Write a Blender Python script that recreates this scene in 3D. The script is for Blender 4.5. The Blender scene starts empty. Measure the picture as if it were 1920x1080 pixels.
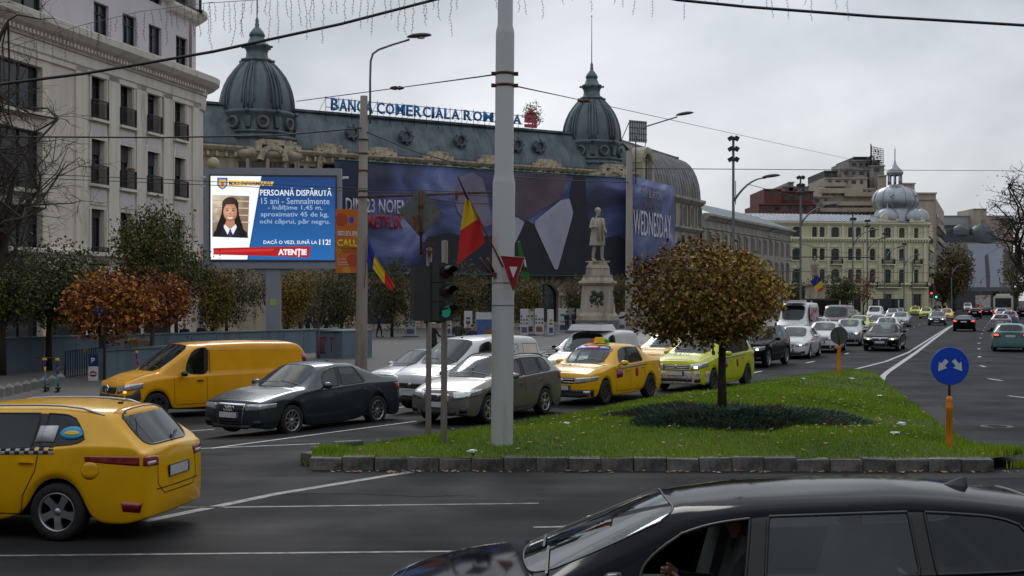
import bpy,bmesh,math,random
import numpy as np
from mathutils import Vector,Matrix
from mathutils.bvhtree import BVHTree
random.seed(7)
np.random.seed(7)
R=math.radians
SC=bpy.context.scene
COL=SC.collection
# -- camera
F=2300.0
HOR=560.0
CAMZ=2.7
cd=bpy.data.cameras.new("camera")
cam=bpy.data.objects.new("camera",cd)
COL.objects.link(cam)
cam.location=(0,0,CAMZ)
cam.rotation_euler=(R(90),0,0)
cd.sensor_width=36
cd.lens=36*F/1920
cd.shift_y=(HOR-540)/1920
cd.clip_start=0.1
cd.clip_end=3000
SC.camera=cam
# -- light
SUN_EL,SUN_AZ=38,-8
w=bpy.data.worlds.new("World")
SC.world=w
w.use_nodes=True
nt=w.node_tree
nt.nodes.clear()
N=nt.nodes.new
out=N("ShaderNodeOutputWorld")
bg=N("ShaderNodeBackground")
sky=N("ShaderNodeTexSky")
sky.sky_type='NISHITA'
sky.sun_disc=False
sky.sun_elevation=R(SUN_EL)
sky.sun_rotation=R(SUN_AZ)
bg.inputs[1].default_value=0.1
tc=N("ShaderNodeTexCoord")
sep=N("ShaderNodeSeparateXYZ")
nt.links.new(tc.outputs["Generated"],sep.inputs[0])
grad=N("ShaderNodeMapRange")
grad.inputs[1].default_value=-0.02
grad.inputs[2].default_value=1.0
grad.inputs[3].default_value=5.9
grad.inputs[4].default_value=13.5
nt.links.new(sep.outputs[2],grad.inputs[0])
mp=N("ShaderNodeMapping")
mp.inputs["Scale"].default_value=(1.3,1.3,2.6)
mp.inputs["Location"].default_value=(2.1,0.9,0.6)
nt.links.new(tc.outputs["Generated"],mp.inputs[0])
no=N("ShaderNodeTexNoise")
no.inputs["Scale"].default_value=1.9
no.inputs["Detail"].default_value=6
no.inputs["Roughness"].default_value=0.5
no.inputs["Distortion"].default_value=0.3
nt.links.new(mp.outputs[0],no.inputs[0])
cr=N("ShaderNodeMapRange")
cr.inputs[1].default_value=0.38
cr.inputs[2].default_value=0.62
cr.inputs[3].default_value=0.70
cr.inputs[4].default_value=1.26
nt.links.new(no.outputs[0],cr.inputs[0])
mu=N("ShaderNodeMath");mu.operation='MULTIPLY'
nt.links.new(grad.outputs[0],mu.inputs[0]);nt.links.new(cr.outputs[0],mu.inputs[1])
cc=N("ShaderNodeMix");cc.data_type='RGBA'
cc.inputs[6].default_value=(0.74,0.84,0.98,1)
cc.inputs[7].default_value=(1.03,1.01,1.0,1)
nt.links.new(no.outputs[0],cc.inputs[0])
dt=N("ShaderNodeVectorMath");dt.operation='DOT_PRODUCT'
dt.inputs[1].default_value=(math.sin(R(SUN_AZ))*math.cos(R(SUN_EL)),math.cos(R(SUN_AZ))*math.cos(R(SUN_EL)),math.sin(R(SUN_EL)))
nt.links.new(tc.outputs["Generated"],dt.inputs[0])
au=N("ShaderNodeMapRange");au.interpolation_type='SMOOTHSTEP'
au.inputs[1].default_value=0.6;au.inputs[2].default_value=1.0;au.inputs[3].default_value=0.74;au.inputs[4].default_value=1.0
nt.links.new(dt.outputs["Value"],au.inputs[0])
mu2=N("ShaderNodeMath");mu2.operation='MULTIPLY'
nt.links.new(mu.outputs[0],mu2.inputs[0]);nt.links.new(au.outputs[0],mu2.inputs[1]);mu=mu2
vm=N("ShaderNodeVectorMath");vm.operation='SCALE'
nt.links.new(cc.outputs[2],vm.inputs[0]);nt.links.new(mu.outputs[0],vm.inputs[3])
mx=N("ShaderNodeMix");mx.data_type='RGBA'
mx.inputs[0].default_value=0.93
nt.links.new(sky.outputs[0],mx.inputs[6]);nt.links.new(vm.outputs[0],mx.inputs[7])
nt.links.new(mx.outputs[2],bg.inputs[0])
nt.links.new(bg.outputs[0],out.inputs[0])
sd=bpy.data.lights.new("sun",'SUN')
sd.energy=0.7
sd.angle=R(20)
sd.color=(1,0.97,0.93)
sun=bpy.data.objects.new("sun",sd)
COL.objects.link(sun)
d=Vector((math.sin(R(SUN_AZ))*math.cos(R(SUN_EL)),math.cos(R(SUN_AZ))*math.cos(R(SUN_EL)),math.sin(R(SUN_EL))))
sun.rotation_euler=(-d).to_track_quat('-Z','Y').to_euler()
vs=SC.view_settings
vs.view_transform='Standard';vs.look='None';vs.exposure=0.2;vs.gamma=1.0
vs.use_curve_mapping=False
SC.cycles.max_bounces=6
SC.cycles.transparent_max_bounces=12
SC.cycles.caustics_reflective=False
SC.cycles.caustics_refractive=False
# -- helpers
SLINE=[(-22,0),(-8.0,17),(-.56,26.8),(2.36,31.7),(5.9,36.2),(10.1,48.5),(13.5,55.7),(16.2,61.5),(40,121),(94,260),(300,780)]
def sline(y):
 """x of the queue nearest the traffic island at depth y"""
 L=SLINE
 if y<=L[0][1]:return L[0][0]
 for(a,ya),(b,yb)in zip(L,L[1:]):
  if y<=yb:return a+(b-a)*(y-ya)/(yb-ya)
 return L[-1][0]
def sm(t):
 t=max(0.0,min(1.0,t));return t*t*(3-2*t)
def gh(x,y):
 """height of the ground: the carriageway falls away to the left of the queue"""
 n=(sline(y)-x)*0.85
 f=1-sm(x/8)*sm((y-50)/30)
 return-0.35*sm((n-1)/6)*f*sm((y-12)/10)
def at(px,py,Y=None,dz=0.0):
 """photo pixel -> point at depth Y (or on the ground when Y is None)"""
 if Y is None:
  z=0
  for _ in range(12):
   Y=(CAMZ-z-dz)*F/(py-HOR)
   z=gh((px-960)/F*Y,Y)
 return Vector(((px-960)/F*Y,Y,CAMZ-(py-HOR)/F*Y))
def tag(o,label=None,cat=None,group=None,kind=None):
 if label:o["label"]=label
 if cat:o["category"]=cat
 if group:o["group"]=group
 if kind:o["kind"]=kind
 return o
def empty(name,loc=(0,0,0),rz=0,label=None,cat=None,group=None,kind=None,parent=None):
 o=bpy.data.objects.new(name,None)
 COL.objects.link(o)
 o.location=loc
 o.rotation_euler=(0,0,rz)
 o.empty_display_size=0.2
 if parent:o.parent=parent
 return tag(o,label,cat,group,kind)
def link(name,me,parent=None,loc=None,rot=None,label=None,cat=None,group=None,kind=None):
 o=bpy.data.objects.new(name,me)
 COL.objects.link(o)
 if parent:o.parent=parent
 if loc is not None:o.location=loc
 if rot is not None:o.rotation_euler=rot
 return tag(o,label,cat,group,kind)
def kids(o):
 return[c for c in o.children]
def dup(o,parent=None):
 c=o.copy()
 COL.objects.link(c)
 c.parent=parent
 for ch in kids(o):
  dup(ch,c)
 return c
_M={}
def mat(name,col,rough=0.6,metal=0.0,noise=None,bump=None,coat=0.0,emit=None,spec=0.5,col2=None,thr=None,streak=False,coord="Object"):
 """procedural principled material; noise=(scale, amount) varies value; col2/thr mixes blotches"""
 if name in _M:return _M[name]
 m=bpy.data.materials.new(name)
 m.use_nodes=True
 t=m.node_tree
 b=t.nodes["Principled BSDF"]
 b.inputs["Roughness"].default_value=rough
 b.inputs["Metallic"].default_value=metal
 b.inputs["Specular IOR Level"].default_value=spec
 b.inputs["Coat Weight"].default_value=coat
 b.inputs["Coat Roughness"].default_value=0.05
 c=(*col,1)
 b.inputs["Base Color"].default_value=c
 tcn=t.nodes.new("ShaderNodeTexCoord")
 vec=tcn.outputs[coord]
 if streak:
  mpn=t.nodes.new("ShaderNodeMapping")
  mpn.inputs["Scale"].default_value=(1,1,0.12)
  t.links.new(vec,mpn.inputs[0]);vec2=mpn.outputs[0]
 else:
  vec2=vec
 cur=None
 if col2 is not None:
  n2=t.nodes.new("ShaderNodeTexNoise")
  n2.inputs["Scale"].default_value=thr[0];n2.inputs["Detail"].default_value=7
  n2.inputs["Roughness"].default_value=0.62
  t.links.new(vec2,n2.inputs[0])
  mr=t.nodes.new("ShaderNodeMapRange")
  mr.inputs[1].default_value=thr[1];mr.inputs[2].default_value=thr[2]
  t.links.new(n2.outputs[0],mr.inputs[0])
  mi=t.nodes.new("ShaderNodeMix");mi.data_type='RGBA'
  mi.inputs[6].default_value=c;mi.inputs[7].default_value=(*col2,1)
  t.links.new(mr.outputs[0],mi.inputs[0])
  cur=mi.outputs[2]
 if noise:
  n1=t.nodes.new("ShaderNodeTexNoise")
  n1.inputs["Scale"].default_value=noise[0];n1.inputs["Detail"].default_value=5
  t.links.new(vec2,n1.inputs[0])
  m1=t.nodes.new("ShaderNodeMapRange")
  m1.inputs[1].default_value=0.25;m1.inputs[2].default_value=0.75
  m1.inputs[3].default_value=1-noise[1];m1.inputs[4].default_value=1+noise[1]
  t.links.new(n1.outputs[0],m1.inputs[0])
  s1=t.nodes.new("ShaderNodeVectorMath");s1.operation='SCALE'
  if cur is None:s1.inputs[0].default_value=col
  else:t.links.new(cur,s1.inputs[0])
  t.links.new(m1.outputs[0],s1.inputs[3])
  cur=s1.outputs[0]
 if cur is not None:
  t.links.new(cur,b.inputs["Base Color"])
 if bump:
  nb=t.nodes.new("ShaderNodeTexNoise")
  nb.inputs["Scale"].default_value=bump[0];nb.inputs["Detail"].default_value=4
  t.links.new(vec,nb.inputs[0])
  bn=t.nodes.new("ShaderNodeBump")
  bn.inputs["Strength"].default_value=bump[1];bn.inputs["Distance"].default_value=bump[2]if len(bump)>2 else 0.01
  t.links.new(nb.outputs[0],bn.inputs["Height"])
  t.links.new(bn.outputs[0],b.inputs["Normal"])
 if emit:
  b.inputs["Emission Color"].default_value=(*emit[0],1)
  b.inputs["Emission Strength"].default_value=emit[1]
 _M[name]=m
 return m
def vary(m,lo,hi,hue=0.0):
 """vary base colour per object"""
 t=m.node_tree;b=t.nodes["Principled BSDF"]
 oi=t.nodes.new("ShaderNodeObjectInfo")
 mr=t.nodes.new("ShaderNodeMapRange");mr.inputs[3].default_value=lo;mr.inputs[4].default_value=hi
 t.links.new(oi.outputs["Random"],mr.inputs[0])
 s=t.nodes.new("ShaderNodeVectorMath");s.operation='SCALE'
 inp=b.inputs["Base Color"]
 if inp.is_linked:t.links.new(inp.links[0].from_socket,s.inputs[0])
 else:s.inputs[0].default_value=inp.default_value[:3]
 t.links.new(mr.outputs[0],s.inputs[3])
 t.links.new(s.outputs[0],inp)
 return m
class MB:
 """collects shapes, builds ONE mesh object"""
 def __init__(s):
  s.v=[];s.f=[];s.m=[];s.sm=[]
 def add(s,vs,fs,mi=0,smooth=False):
  o=len(s.v)
  s.v+=[tuple(v)for v in vs]
  s.f+=[tuple(i+o for i in f)for f in fs]
  s.m+=[mi]*len(fs);s.sm+=[smooth]*len(fs)
  return s
 def box(s,c,d,mi=0,rz=0,M=None,taper=1.0):
  x,y,z=d[0]/2,d[1]/2,d[2]/2
  t=taper
  vs=[(-x,-y,-z),(x,-y,-z),(x,y,-z),(-x,y,-z),(-x*t,-y*t,z),(x*t,-y*t,z),(x*t,y*t,z),(-x*t,y*t,z)]
  if rz:
   a,b=math.cos(rz),math.sin(rz)
   vs=[(p[0]*a-p[1]*b,p[0]*b+p[1]*a,p[2])for p in vs]
  if M is not None:vs=[tuple(M@Vector(p))for p in vs]
  vs=[(p[0]+c[0],p[1]+c[1],p[2]+c[2])for p in vs]
  return s.add(vs,[(0,3,2,1),(4,5,6,7),(0,1,5,4),(1,2,6,5),(2,3,7,6),(3,0,4,7)],mi)
 def tube(s,path,r,n=8,mi=0,cap=True,smooth=True):
  P=[Vector(p)for p in path]
  rs=r if isinstance(r,(list,tuple))else[r]*len(P)
  vs=[];fs=[]
  up=None
  for i,p in enumerate(P):
   t=(P[min(i+1,len(P)-1)]-P[max(i-1,0)])
   if t.length<1e-9:t=Vector((0,0,1))
   t.normalize()
   if up is None:
    a=Vector((0,0,1))if abs(t.z)<0.9 else Vector((1,0,0))
    up=t.cross(a).normalized()
   else:
    up=(up-t*up.dot(t))
    if up.length<1e-6:up=t.orthogonal()
    up.normalize()
   w_=t.cross(up)
   for k in range(n):
    a=2*math.pi*k/n
    vs.append(p+(up*math.cos(a)+w_*math.sin(a))*rs[i])
  for i in range(len(P)-1):
   for k in range(n):
    k2=(k+1)%n
    fs.append((i*n+k,i*n+k2,(i+1)*n+k2,(i+1)*n+k))
  s.add(vs,fs,mi,smooth)
  if cap:
   o=len(s.v)-len(vs)
   s.f.append(tuple(o+k for k in range(n))[::-1]);s.m.append(mi);s.sm.append(False)
   b=o+(len(P)-1)*n
   s.f.append(tuple(b+k for k in range(n)));s.m.append(mi);s.sm.append(False)
  return s
 def lathe(s,prof,c=(0,0,0),n=16,mi=0,axis='z',smooth=True,a0=0,a1=None,rot=0):
  full=a1 is None
  m=n if full else n+1
  a1_=2*math.pi if full else a1
  vs=[];fs=[]
  for(r,z)in prof:
   for k in range(m):
    a=a0+(a1_-(0 if full else a0))*k/n+rot
    x,y=r*math.cos(a),r*math.sin(a)
    if axis=='z':p=(x,y,z)
    elif axis=='y':p=(x,z,y)
    else:p=(z,x,y)
    vs.append((p[0]+c[0],p[1]+c[1],p[2]+c[2]))
  for i in range(len(prof)-1):
   for k in range(n):
    k2=(k+1)%m if full else k+1
    fs.append((i*m+k,i*m+k2,(i+1)*m+k2,(i+1)*m+k))
  return s.add(vs,fs,mi,smooth)
 def prism(s,poly,z0,z1,mi=0,M=None):
  """poly in xy extruded z0..z1, optional matrix"""
  n=len(poly)
  vs=[(p[0],p[1],z0)for p in poly]+[(p[0],p[1],z1)for p in poly]
  if M is not None:vs=[tuple(M@Vector(p))for p in vs]
  fs=[tuple(range(n))[::-1],tuple(range(n,2*n))]
  fs+=[(k,(k+1)%n,n+(k+1)%n,n+k)for k in range(n)]
  return s.add(vs,fs,mi)
 def ball(s,c,r,n=10,m=7,mi=0,sx=1,sy=1,sz=1):
  pr=[(max(1e-4,math.sin(math.pi*i/m))*r,-math.cos(math.pi*i/m)*r)for i in range(m+1)]
  b=len(s.v)
  s.lathe(pr,(0,0,0),n,mi)
  for i in range(b,len(s.v)):
   v=s.v[i];s.v[i]=(v[0]*sx+c[0],v[1]*sy+c[1],v[2]*sz+c[2])
  return s
 def mesh(s,name,mats):
  me=bpy.data.meshes.new(name)
  me.from_pydata(s.v,[],s.f)
  for m in(mats if isinstance(mats,(list,tuple))else[mats]):me.materials.append(m)
  me.polygons.foreach_set("material_index",s.m)
  me.polygons.foreach_set("use_smooth",s.sm)
  me.update()
  return me
 def build(s,name,mats,parent=None,fix=True,**kw):
  me=s.mesh(name,mats)
  if fix:
   bm=bmesh.new();bm.from_mesh(me)
   bmesh.ops.recalc_face_normals(bm,faces=bm.faces)
   bm.to_mesh(me);bm.free()
  return link(name,me,parent,**kw)
def fastmesh(name,V,Fq,mats,mi=None,smooth=False):
 """numpy verts (n,3), faces (m,k)"""
 V=np.asarray(V,dtype=np.float32);Fq=np.asarray(Fq,dtype=np.int32)
 me=bpy.data.meshes.new(name)
 me.vertices.add(len(V));me.vertices.foreach_set("co",V.ravel())
 k=Fq.shape[1]
 me.loops.add(Fq.size);me.loops.foreach_set("vertex_index",Fq.ravel())
 me.polygons.add(len(Fq))
 me.polygons.foreach_set("loop_start",np.arange(0,Fq.size,k,dtype=np.int32))
 me.polygons.foreach_set("loop_total",np.full(len(Fq),k,dtype=np.int32))
 for m in(mats if isinstance(mats,(list,tuple))else[mats]):me.materials.append(m)
 if mi is not None:me.polygons.foreach_set("material_index",np.asarray(mi,dtype=np.int32))
 me.polygons.foreach_set("use_smooth",np.full(len(Fq),smooth,dtype=bool))
 me.update(calc_edges=True)
 return me
_TX={}
def text_mesh(body,size=1.0,bold=0.0,ext=0.0,width=1.0,shear=0.0):
 key=(body,size,bold,ext,width,shear)
 if key in _TX:return _TX[key]
 cu=bpy.data.curves.new("lettering",'FONT')
 cu.body=body;cu.size=size;cu.offset=bold;cu.extrude=ext;cu.shear=shear
 cu.align_x='CENTER';cu.align_y='CENTER';cu.resolution_u=2
 o=bpy.data.objects.new("lettering",cu)
 COL.objects.link(o)
 dg=bpy.context.evaluated_depsgraph_get()
 dg.update()
 me=bpy.data.meshes.new_from_object(o.evaluated_get(dg))
 bpy.data.objects.remove(o)
 if width!=1.0 or True:
  n=len(me.vertices)
  co=np.empty(n*3,dtype=np.float32);me.vertices.foreach_get("co",co)
  co=co.reshape(-1,3);co[:,0]*=width
  me.vertices.foreach_set("co",co.ravel())
 me.materials.clear()
 me.name="lettering"
 _TX[key]=me
 return me
def text(body,w=None,h=None,m=None,M=None,parent=None,bold=0.0,ext=0.002,shear=0.0,name="lettering"):
 """text of total width w / height h placed with matrix M (text lies in local xy, faces +z)"""
 base=text_mesh(body,1.0,bold,0.0,1.0,shear)
 n=len(base.vertices)
 co=np.empty(n*3,dtype=np.float32);base.vertices.foreach_get("co",co);co=co.reshape(-1,3)
 mn,mxx=co.min(0),co.max(0)
 c=(mn+mxx)/2;dd=mxx-mn
 sx=(w/dd[0])if w else None;sy=(h/dd[1])if h else None
 if sx is None:sx=sy
 if sy is None:sy=sx
 me=base.copy()
 me.name=name
 co2=(co-c)*np.array([sx,sy,1]);co2[:,2]=0
 me.vertices.foreach_set("co",co2.astype(np.float32).ravel())
 me.materials.clear();me.materials.append(m)
 if ext>0:
  bm=bmesh.new();bm.from_mesh(me)
  r=bmesh.ops.extrude_face_region(bm,geom=bm.faces[:])
  vv=[g for g in r["geom"]if isinstance(g,bmesh.types.BMVert)]
  bmesh.ops.translate(bm,verts=vv,vec=(0,0,ext))
  bmesh.ops.recalc_face_normals(bm,faces=bm.faces)
  bm.to_mesh(me);bm.free()
 me.update()
 o=bpy.data.objects.new(name,me)
 COL.objects.link(o)
 if parent:o.parent=parent
 if M is not None:o.matrix_local=M
 return o
def frame(o,xdir,up=(0,0,1)):
 """matrix whose local x runs along xdir, local y is up, local z faces out"""
 x=Vector(xdir).normalized();y=Vector(up).normalized();z=x.cross(y).normalized();y=z.cross(x)
 M=Matrix((x,y,z)).transposed().to_4x4()
 M.translation=Vector(o)
 return M
# -- vehicle materials
def paint(name,col,metal=0.0,rough=0.2):
 m=mat("paint_"+name,col,rough=rough,metal=metal,coat=0.25,spec=.4,noise=(3.0,0.08))
 return m
def glass_mat(name,tint,a=0.55,rough=0.03):
 if name in _M:return _M[name]
 m=bpy.data.materials.new(name);m.use_nodes=True
 t=m.node_tree;t.nodes.clear()
 o=t.nodes.new("ShaderNodeOutputMaterial")
 tr=t.nodes.new("ShaderNodeBsdfTransparent");tr.inputs[0].default_value=(*tint,1)
 gl=t.nodes.new("ShaderNodeBsdfGlossy");gl.inputs["Roughness"].default_value=rough
 gl.inputs[0].default_value=(0.9,0.95,0.97,1)
 df=t.nodes.new("ShaderNodeBsdfDiffuse");df.inputs[0].default_value=(0.012,0.015,0.016,1)
 m1=t.nodes.new("ShaderNodeMixShader");m1.inputs[0].default_value=a
 t.links.new(df.outputs[0],m1.inputs[1]);t.links.new(tr.outputs[0],m1.inputs[2])
 fr=t.nodes.new("ShaderNodeFresnel");ge=t.nodes.new("ShaderNodeNewGeometry");ir=t.nodes.new("ShaderNodeMapRange")
 ir.inputs[3].default_value=1.5;ir.inputs[4].default_value=1/1.5
 t.links.new(ge.outputs["Backfacing"],ir.inputs[0]);t.links.new(ir.outputs[0],fr.inputs[0])
 m2=t.nodes.new("ShaderNodeMixShader")
 t.links.new(fr.outputs[0],m2.inputs[0]);t.links.new(m1.outputs[0],m2.inputs[1]);t.links.new(gl.outputs[0],m2.inputs[2])
 t.links.new(m2.outputs[0],o.inputs[0])
 _M[name]=m
 return m
G_CLEAR=glass_mat("car_glass",(0.50,0.58,0.56),0.82)
G_DARK=glass_mat("tinted_glass",(0.10,0.11,0.11),0.5)
TRIM=mat("black_trim",(0.012,0.012,0.013),rough=0.45)
TRIM2=mat("grey_plastic",(0.03,0.031,0.033),rough=0.6,noise=(8,0.15))
RUBBER=mat("tyre_rubber",(0.016,0.016,0.017),rough=0.85,noise=(20,0.25))
ALLOY=mat("wheel_alloy",(0.42,0.43,0.45),rough=0.35,metal=0.85)
ALLOY_D=mat("dark_alloy",(0.05,0.05,0.055),rough=0.4,metal=0.6)
CHROME=mat("chrome",(0.7,0.71,0.73),rough=0.12,metal=1.0)
INTERIOR=mat("car_interior",(0.04,0.04,0.043),rough=0.9)
SEATM=mat("seat_fabric",(0.08,0.08,0.085),rough=0.9)
LENS=mat("headlamp_lens",(0.50,0.52,0.54),rough=0.08,metal=0.7,coat=1.0,noise=(30,0.5))
LENS_ON=mat("lit_headlamp",(0.8,0.75,0.6),rough=0.1,emit=((1.0,0.86,0.6),3.0))
TAIL=mat("tail_lamp",(0.22,0.006,0.010),rough=0.12,coat=1.0,noise=(25,0.4))
TAIL_ON=mat("lit_brake_lamp",(0.5,0.02,0.01),rough=0.1,emit=((1.0,0.07,0.03),2.5))
TAILW=mat("lamp_white_insert",(0.45,0.40,0.42),rough=0.15,coat=1)
AMBER=mat("amber_lamp",(0.6,0.2,0.02),rough=0.2,emit=((1.0,0.45,0.08),1.5))
PLATE=mat("number_plate",(0.55,0.56,0.58),rough=0.35,noise=(14,0.12))
PLATEB=mat("plate_band",(0.01,0.04,0.30),rough=0.4)
SEAM=mat("panel_gap",(0.006,0.006,0.006),rough=0.8)
def smooth01(t):
 t=max(0.0,min(1.0,t));return t*t*(3-2*t)
def lerp(a,b,t):return a+(b-a)*t
def interp(x,pts):
 if x<=pts[0][0]:return pts[0][1]
 for(a,u),(b,v)in zip(pts,pts[1:]):
  if x<=b:return u+(v-u)*(x-a)/(b-a)
 return pts[-1][1]
_CAR={}
def car_shell(key,p,level=2):
 """builds the body cage, subdivides it and splits paint / glass panes. x: front 0 -> rear L"""
 if(key,level)in _CAR:return _CAR[(key,level)]
 L,W,H=p['L'],p['W']/2,p['H']
 gc=p.get('gc',0.19);fw,rw=p['fw'],p['rw'];ra=p.get('ra',0.37);r=p.get('r',0.32)
 hf,hfx,cx,cz,wx=p['hf']+.04,p.get('hfx',0.14),p['cx'],p['cz'],p['wx']
 rx,rz,gx,gz=p['rx'],p['rz'],p['gx'],p['gz']
 bx,bz=p.get('bx',L-0.08),p.get('bz',gz-0.02)
 belt=p['belt']
 Bx,Cx,Dx=p['B'],p['C'],p['D']
 Bt,Ct,Dt=p.get('Bt',Bx+0.03),p.get('Ct',Cx+0.04),p.get('Dt',Dx-0.15)
 roof=p['roof']
 tw=p.get('tw',0.75)
 ends=p.get('ends',1.0)
 hb=p.get('hood_bulge',0.35)
 def top(x):
  if x<cx:
   t=(x-hfx)/(cx-hfx)
   return lerp(hf,cz,t)+0.06*math.sin(math.pi*max(0,min(1,t)))*hb*2
  if x<wx:return lerp(cz,interp(wx,roof),(x-cx)/(wx-cx))
  if x<=rx:return interp(x,roof)
  if x<=gx:return lerp(interp(rx,roof),gz,(x-rx)/max(1e-3,gx-rx))
  return lerp(gz,bz,(x-gx)/max(1e-3,bx-gx))if bx>gx else gz
 def width(x):
  a=1.0
  fl=p.get('fl',0.8);rl=p.get('rl',0.7)
  if x<fl:a-=p.get('fn',0.17)*ends*((fl-x)/fl)**2.4
  if x>L-rl:a-=p.get('rn',0.12)*ends*((x-L+rl)/rl)**2.4
  return a*W
 cols=[(0.09,0.10,hfx,'deck'),(0.26,0.26,max(hfx+0.08,0.26),'deck'),(fw-ra,fw-ra,fw-ra,'deck'),(fw-.71*ra,fw-.71*ra,fw-.71*ra,'deck'),(fw,fw,fw,'deck'),(fw+.71*ra,fw+.71*ra,min(fw+.71*ra,cx-0.12),'deck'),(fw+ra,fw+ra,min(fw+ra,cx-0.05),'deck'),(max(cx+.05,fw+ra+.08),max(cx+0.05,fw+ra+.05),cx,'deck'),(max(cx+p.get('ap',.36),fw+ra+.2),cx+p.get('ap',.36),wx,'roof'),(Bx,Bx,Bt,'roof'),(Bx+.09,Bx+.09,Bt+.09,'roof'),(rw-ra,Cx,Ct,'roof'),(rw-.71*ra,Cx+.08,Ct+.08,'roof'),(rw,lerp(Cx+.08,Dx,.5),lerp(Ct+.08,Dt,.5),'roof'),(rw+.71*ra,Dx,Dt,'roof'),(rw+ra,max(Dx+.08,gx-p.get('dp',.10)),rx,'roof'),(max(rw+ra+.12,L-.42),max(L-.30,gx),gx,'deck'),(L-.24,L-.24 if L-.24>gx else gx+.02,max(bx-0.04,gx+.03),'deck'),(L-.08,L-.07,max(bx,gx+.05),'deck'),]
 NC=len(cols)
 verts=[];faces=[];tags=[];creases={}
 def V(x,y,z):verts.append((x,y,z));return len(verts)-1
 ring=[]
 archx={2:0,3:1,4:2,5:1,6:0,11:0,12:1,13:2,14:1,15:0}
 azs=[gc+.02,r+.75*ra,r+ra*1.06]
 for i,(xl,xb,xt,kd)in enumerate(cols):
  w0=width(xl);wb=width(xb)
  bz_=interp(xb,belt)
  tz=top(xt)
  if kd=='deck':bz_=min(bz_,top(xb)-0.045)if i<8 else min(bz_,max(top(xb),tz)-0.03)
  za=azs[archx[i]]if i in archx else gc+(0.06 if i in(0,NC-1)else 0.0)
  z3=max(gc+.2,za+.06)
  z4=max(lerp(gc,bz_,.55),z3+.07)
  if z4>bz_-.05:z4=bz_-.05
  if z3>z4-.03:z3=z4-.03
  if za>z3-.02:za=z3-.02
  xm=lerp(xl,xb,.5)
  rowsv=[]
  xin=0.0
  rowsv.append((xl,w0*.62,za+.03))
  rowsv.append((xl,w0*.955,za))
  rowsv.append((xl,w0*1.0,z3))
  rowsv.append((xm,width(xm)*.995,z4))
  rowsv.append((xb,wb*p.get('sh',.972),bz_-.012))
  if kd=='deck' and i<8:
   e=tz
   rowsv.append((lerp(xb,xt,.5),wb*.925,max(bz_,min(top(xt)-.025,bz_+.03))))
   rowsv.append((xt,wb*.86,e-.005))
   rowsv.append((xt,wb*.70,e+.008))
   rowsv.append((xt-(.05 if i==0 else 0),wb*.36,e+.022))
   rowsv.append((xt-(.07 if i==0 else 0),0,e+.026))
  elif kd=='roof':
   rowsv.append((xb,wb*.935,bz_+.012))
   wr=W*tw*(1-.04*(i==8)-p.get('rt',.05)*max(0,(i-13)/3))
   rowsv.append((xt,wr,tz-.075))
   rowsv.append((xt+(.0 if i!=8 else-.03),wr-.075,tz-.012))
   rowsv.append((xt+(.0 if i!=8 else-.06),wr*.5,tz+.018))
   rowsv.append((xt+(.0 if i!=8 else-.07),0,tz+.026))
  else:
   rowsv.append((lerp(xb,xt,.3),wb*.94,min(bz_+.02,tz)))
   q=p.get('tq',.84)
   rowsv.append((xt,wb*q,tz-.004))
   rowsv.append((xt,wb*q*.86,tz+.004))
   rowsv.append((xt+.03,wb*q*.45,tz+.012))
   rowsv.append((xt+.045,0,tz+.015))
  if i==7:
   rowsv[7]=(xt-.06,wb*.70,tz);rowsv[8]=(xt-.12,wb*.36,tz+.01);rowsv[9]=(xt-.14,0,tz+.014)
   rowsv[6]=(xt+.02,wb*.87,tz-.004)
  ring.append([[V(*q)for q in rowsv],None])
  ring[-1][1]=[V(q[0],-q[1],q[2])if q[1]>1e-6 else ring[-1][0][k]for k,q in enumerate(rowsv)]
 NR=10
 glass=p.get('glass',{'ws','sf','sr','rg'})
 def tg(i,j,side):
  if j==0:return 1
  if p.get('clad')and j==1:return 1
  if i==7 and j in(7,8):return 3
  if i==15 and j in(7,8)and 'rg' in glass:return 4
  if j==5:
   if i==8:return 5+side if 'sf' in glass else 0
   if i==9:return 2
   if i==10:return 7+side if 'sr' in glass else 0
   if i==11:return 2 if 'sr' in glass else 0
   if i in(12,13)and 'sq' in glass:return 9+side
  return 0
 ftag={}
 def face(f,t):
  f=[a for k,a in enumerate(f)if a!=f[k-1]]
  faces.append(tuple(f));tags.append(t)
 for i in range(NC-1):
  for j in range(NR-1):
   for s in(0,1):
    a=ring[i][s];b=ring[i+1][s]
    f=[a[j],b[j],b[j+1],a[j+1]]
    if s:f=f[::-1]
    face(f,tg(i,j,s))
 def cap(ri,front):
  P=ring[ri]
  colv=[P[0][5],P[0][6],P[0][7],P[0][8],P[0][9],P[1][8],P[1][7],P[1][6],P[1][5]]
  rows=[4,3,2,1,0]
  grid=[colv]
  for rj in rows:
   row=[P[0][rj]]
   z=verts[P[0][rj]][2];x0=verts[P[0][rj]][0];yw=verts[P[0][rj]][1]
   if rj==0:yw=verts[P[0][1]][1]
   for c in colv[1:-1]:
    y=verts[c][1]
    wside=verts[P[0][5]][1]
    yy=y/wside*verts[P[0][1 if rj==0 else rj]][1]if wside else y
    u=1-(abs(yy)/yw)**2.2
    if front:
     prof={4:p.get('f4',0.015),3:p.get('f3',0.0),2:0.0,1:0.035,0:0.25}[rj]
     x=lerp(x0,prof,min(1,u*1.15))
    else:
     prof={4:L-p.get('r4',.05),3:L-p.get('r3',.02),2:L,1:L-.03,0:L-.25}[rj]
     x=lerp(x0,prof,min(1,u*1.15))
    row.append(V(x,yy,z))
   row.append(P[1][rj])
   grid.append(row)
  for a in range(len(grid)-1):
   for b in range(8):
    f=[grid[a][b],grid[a][b+1],grid[a+1][b+1],grid[a+1][b]]
    if not front:f=f[::-1]
    face(f,1 if a==4 else(p.get('captag',0)if a==3 else 0))
  return grid
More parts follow.
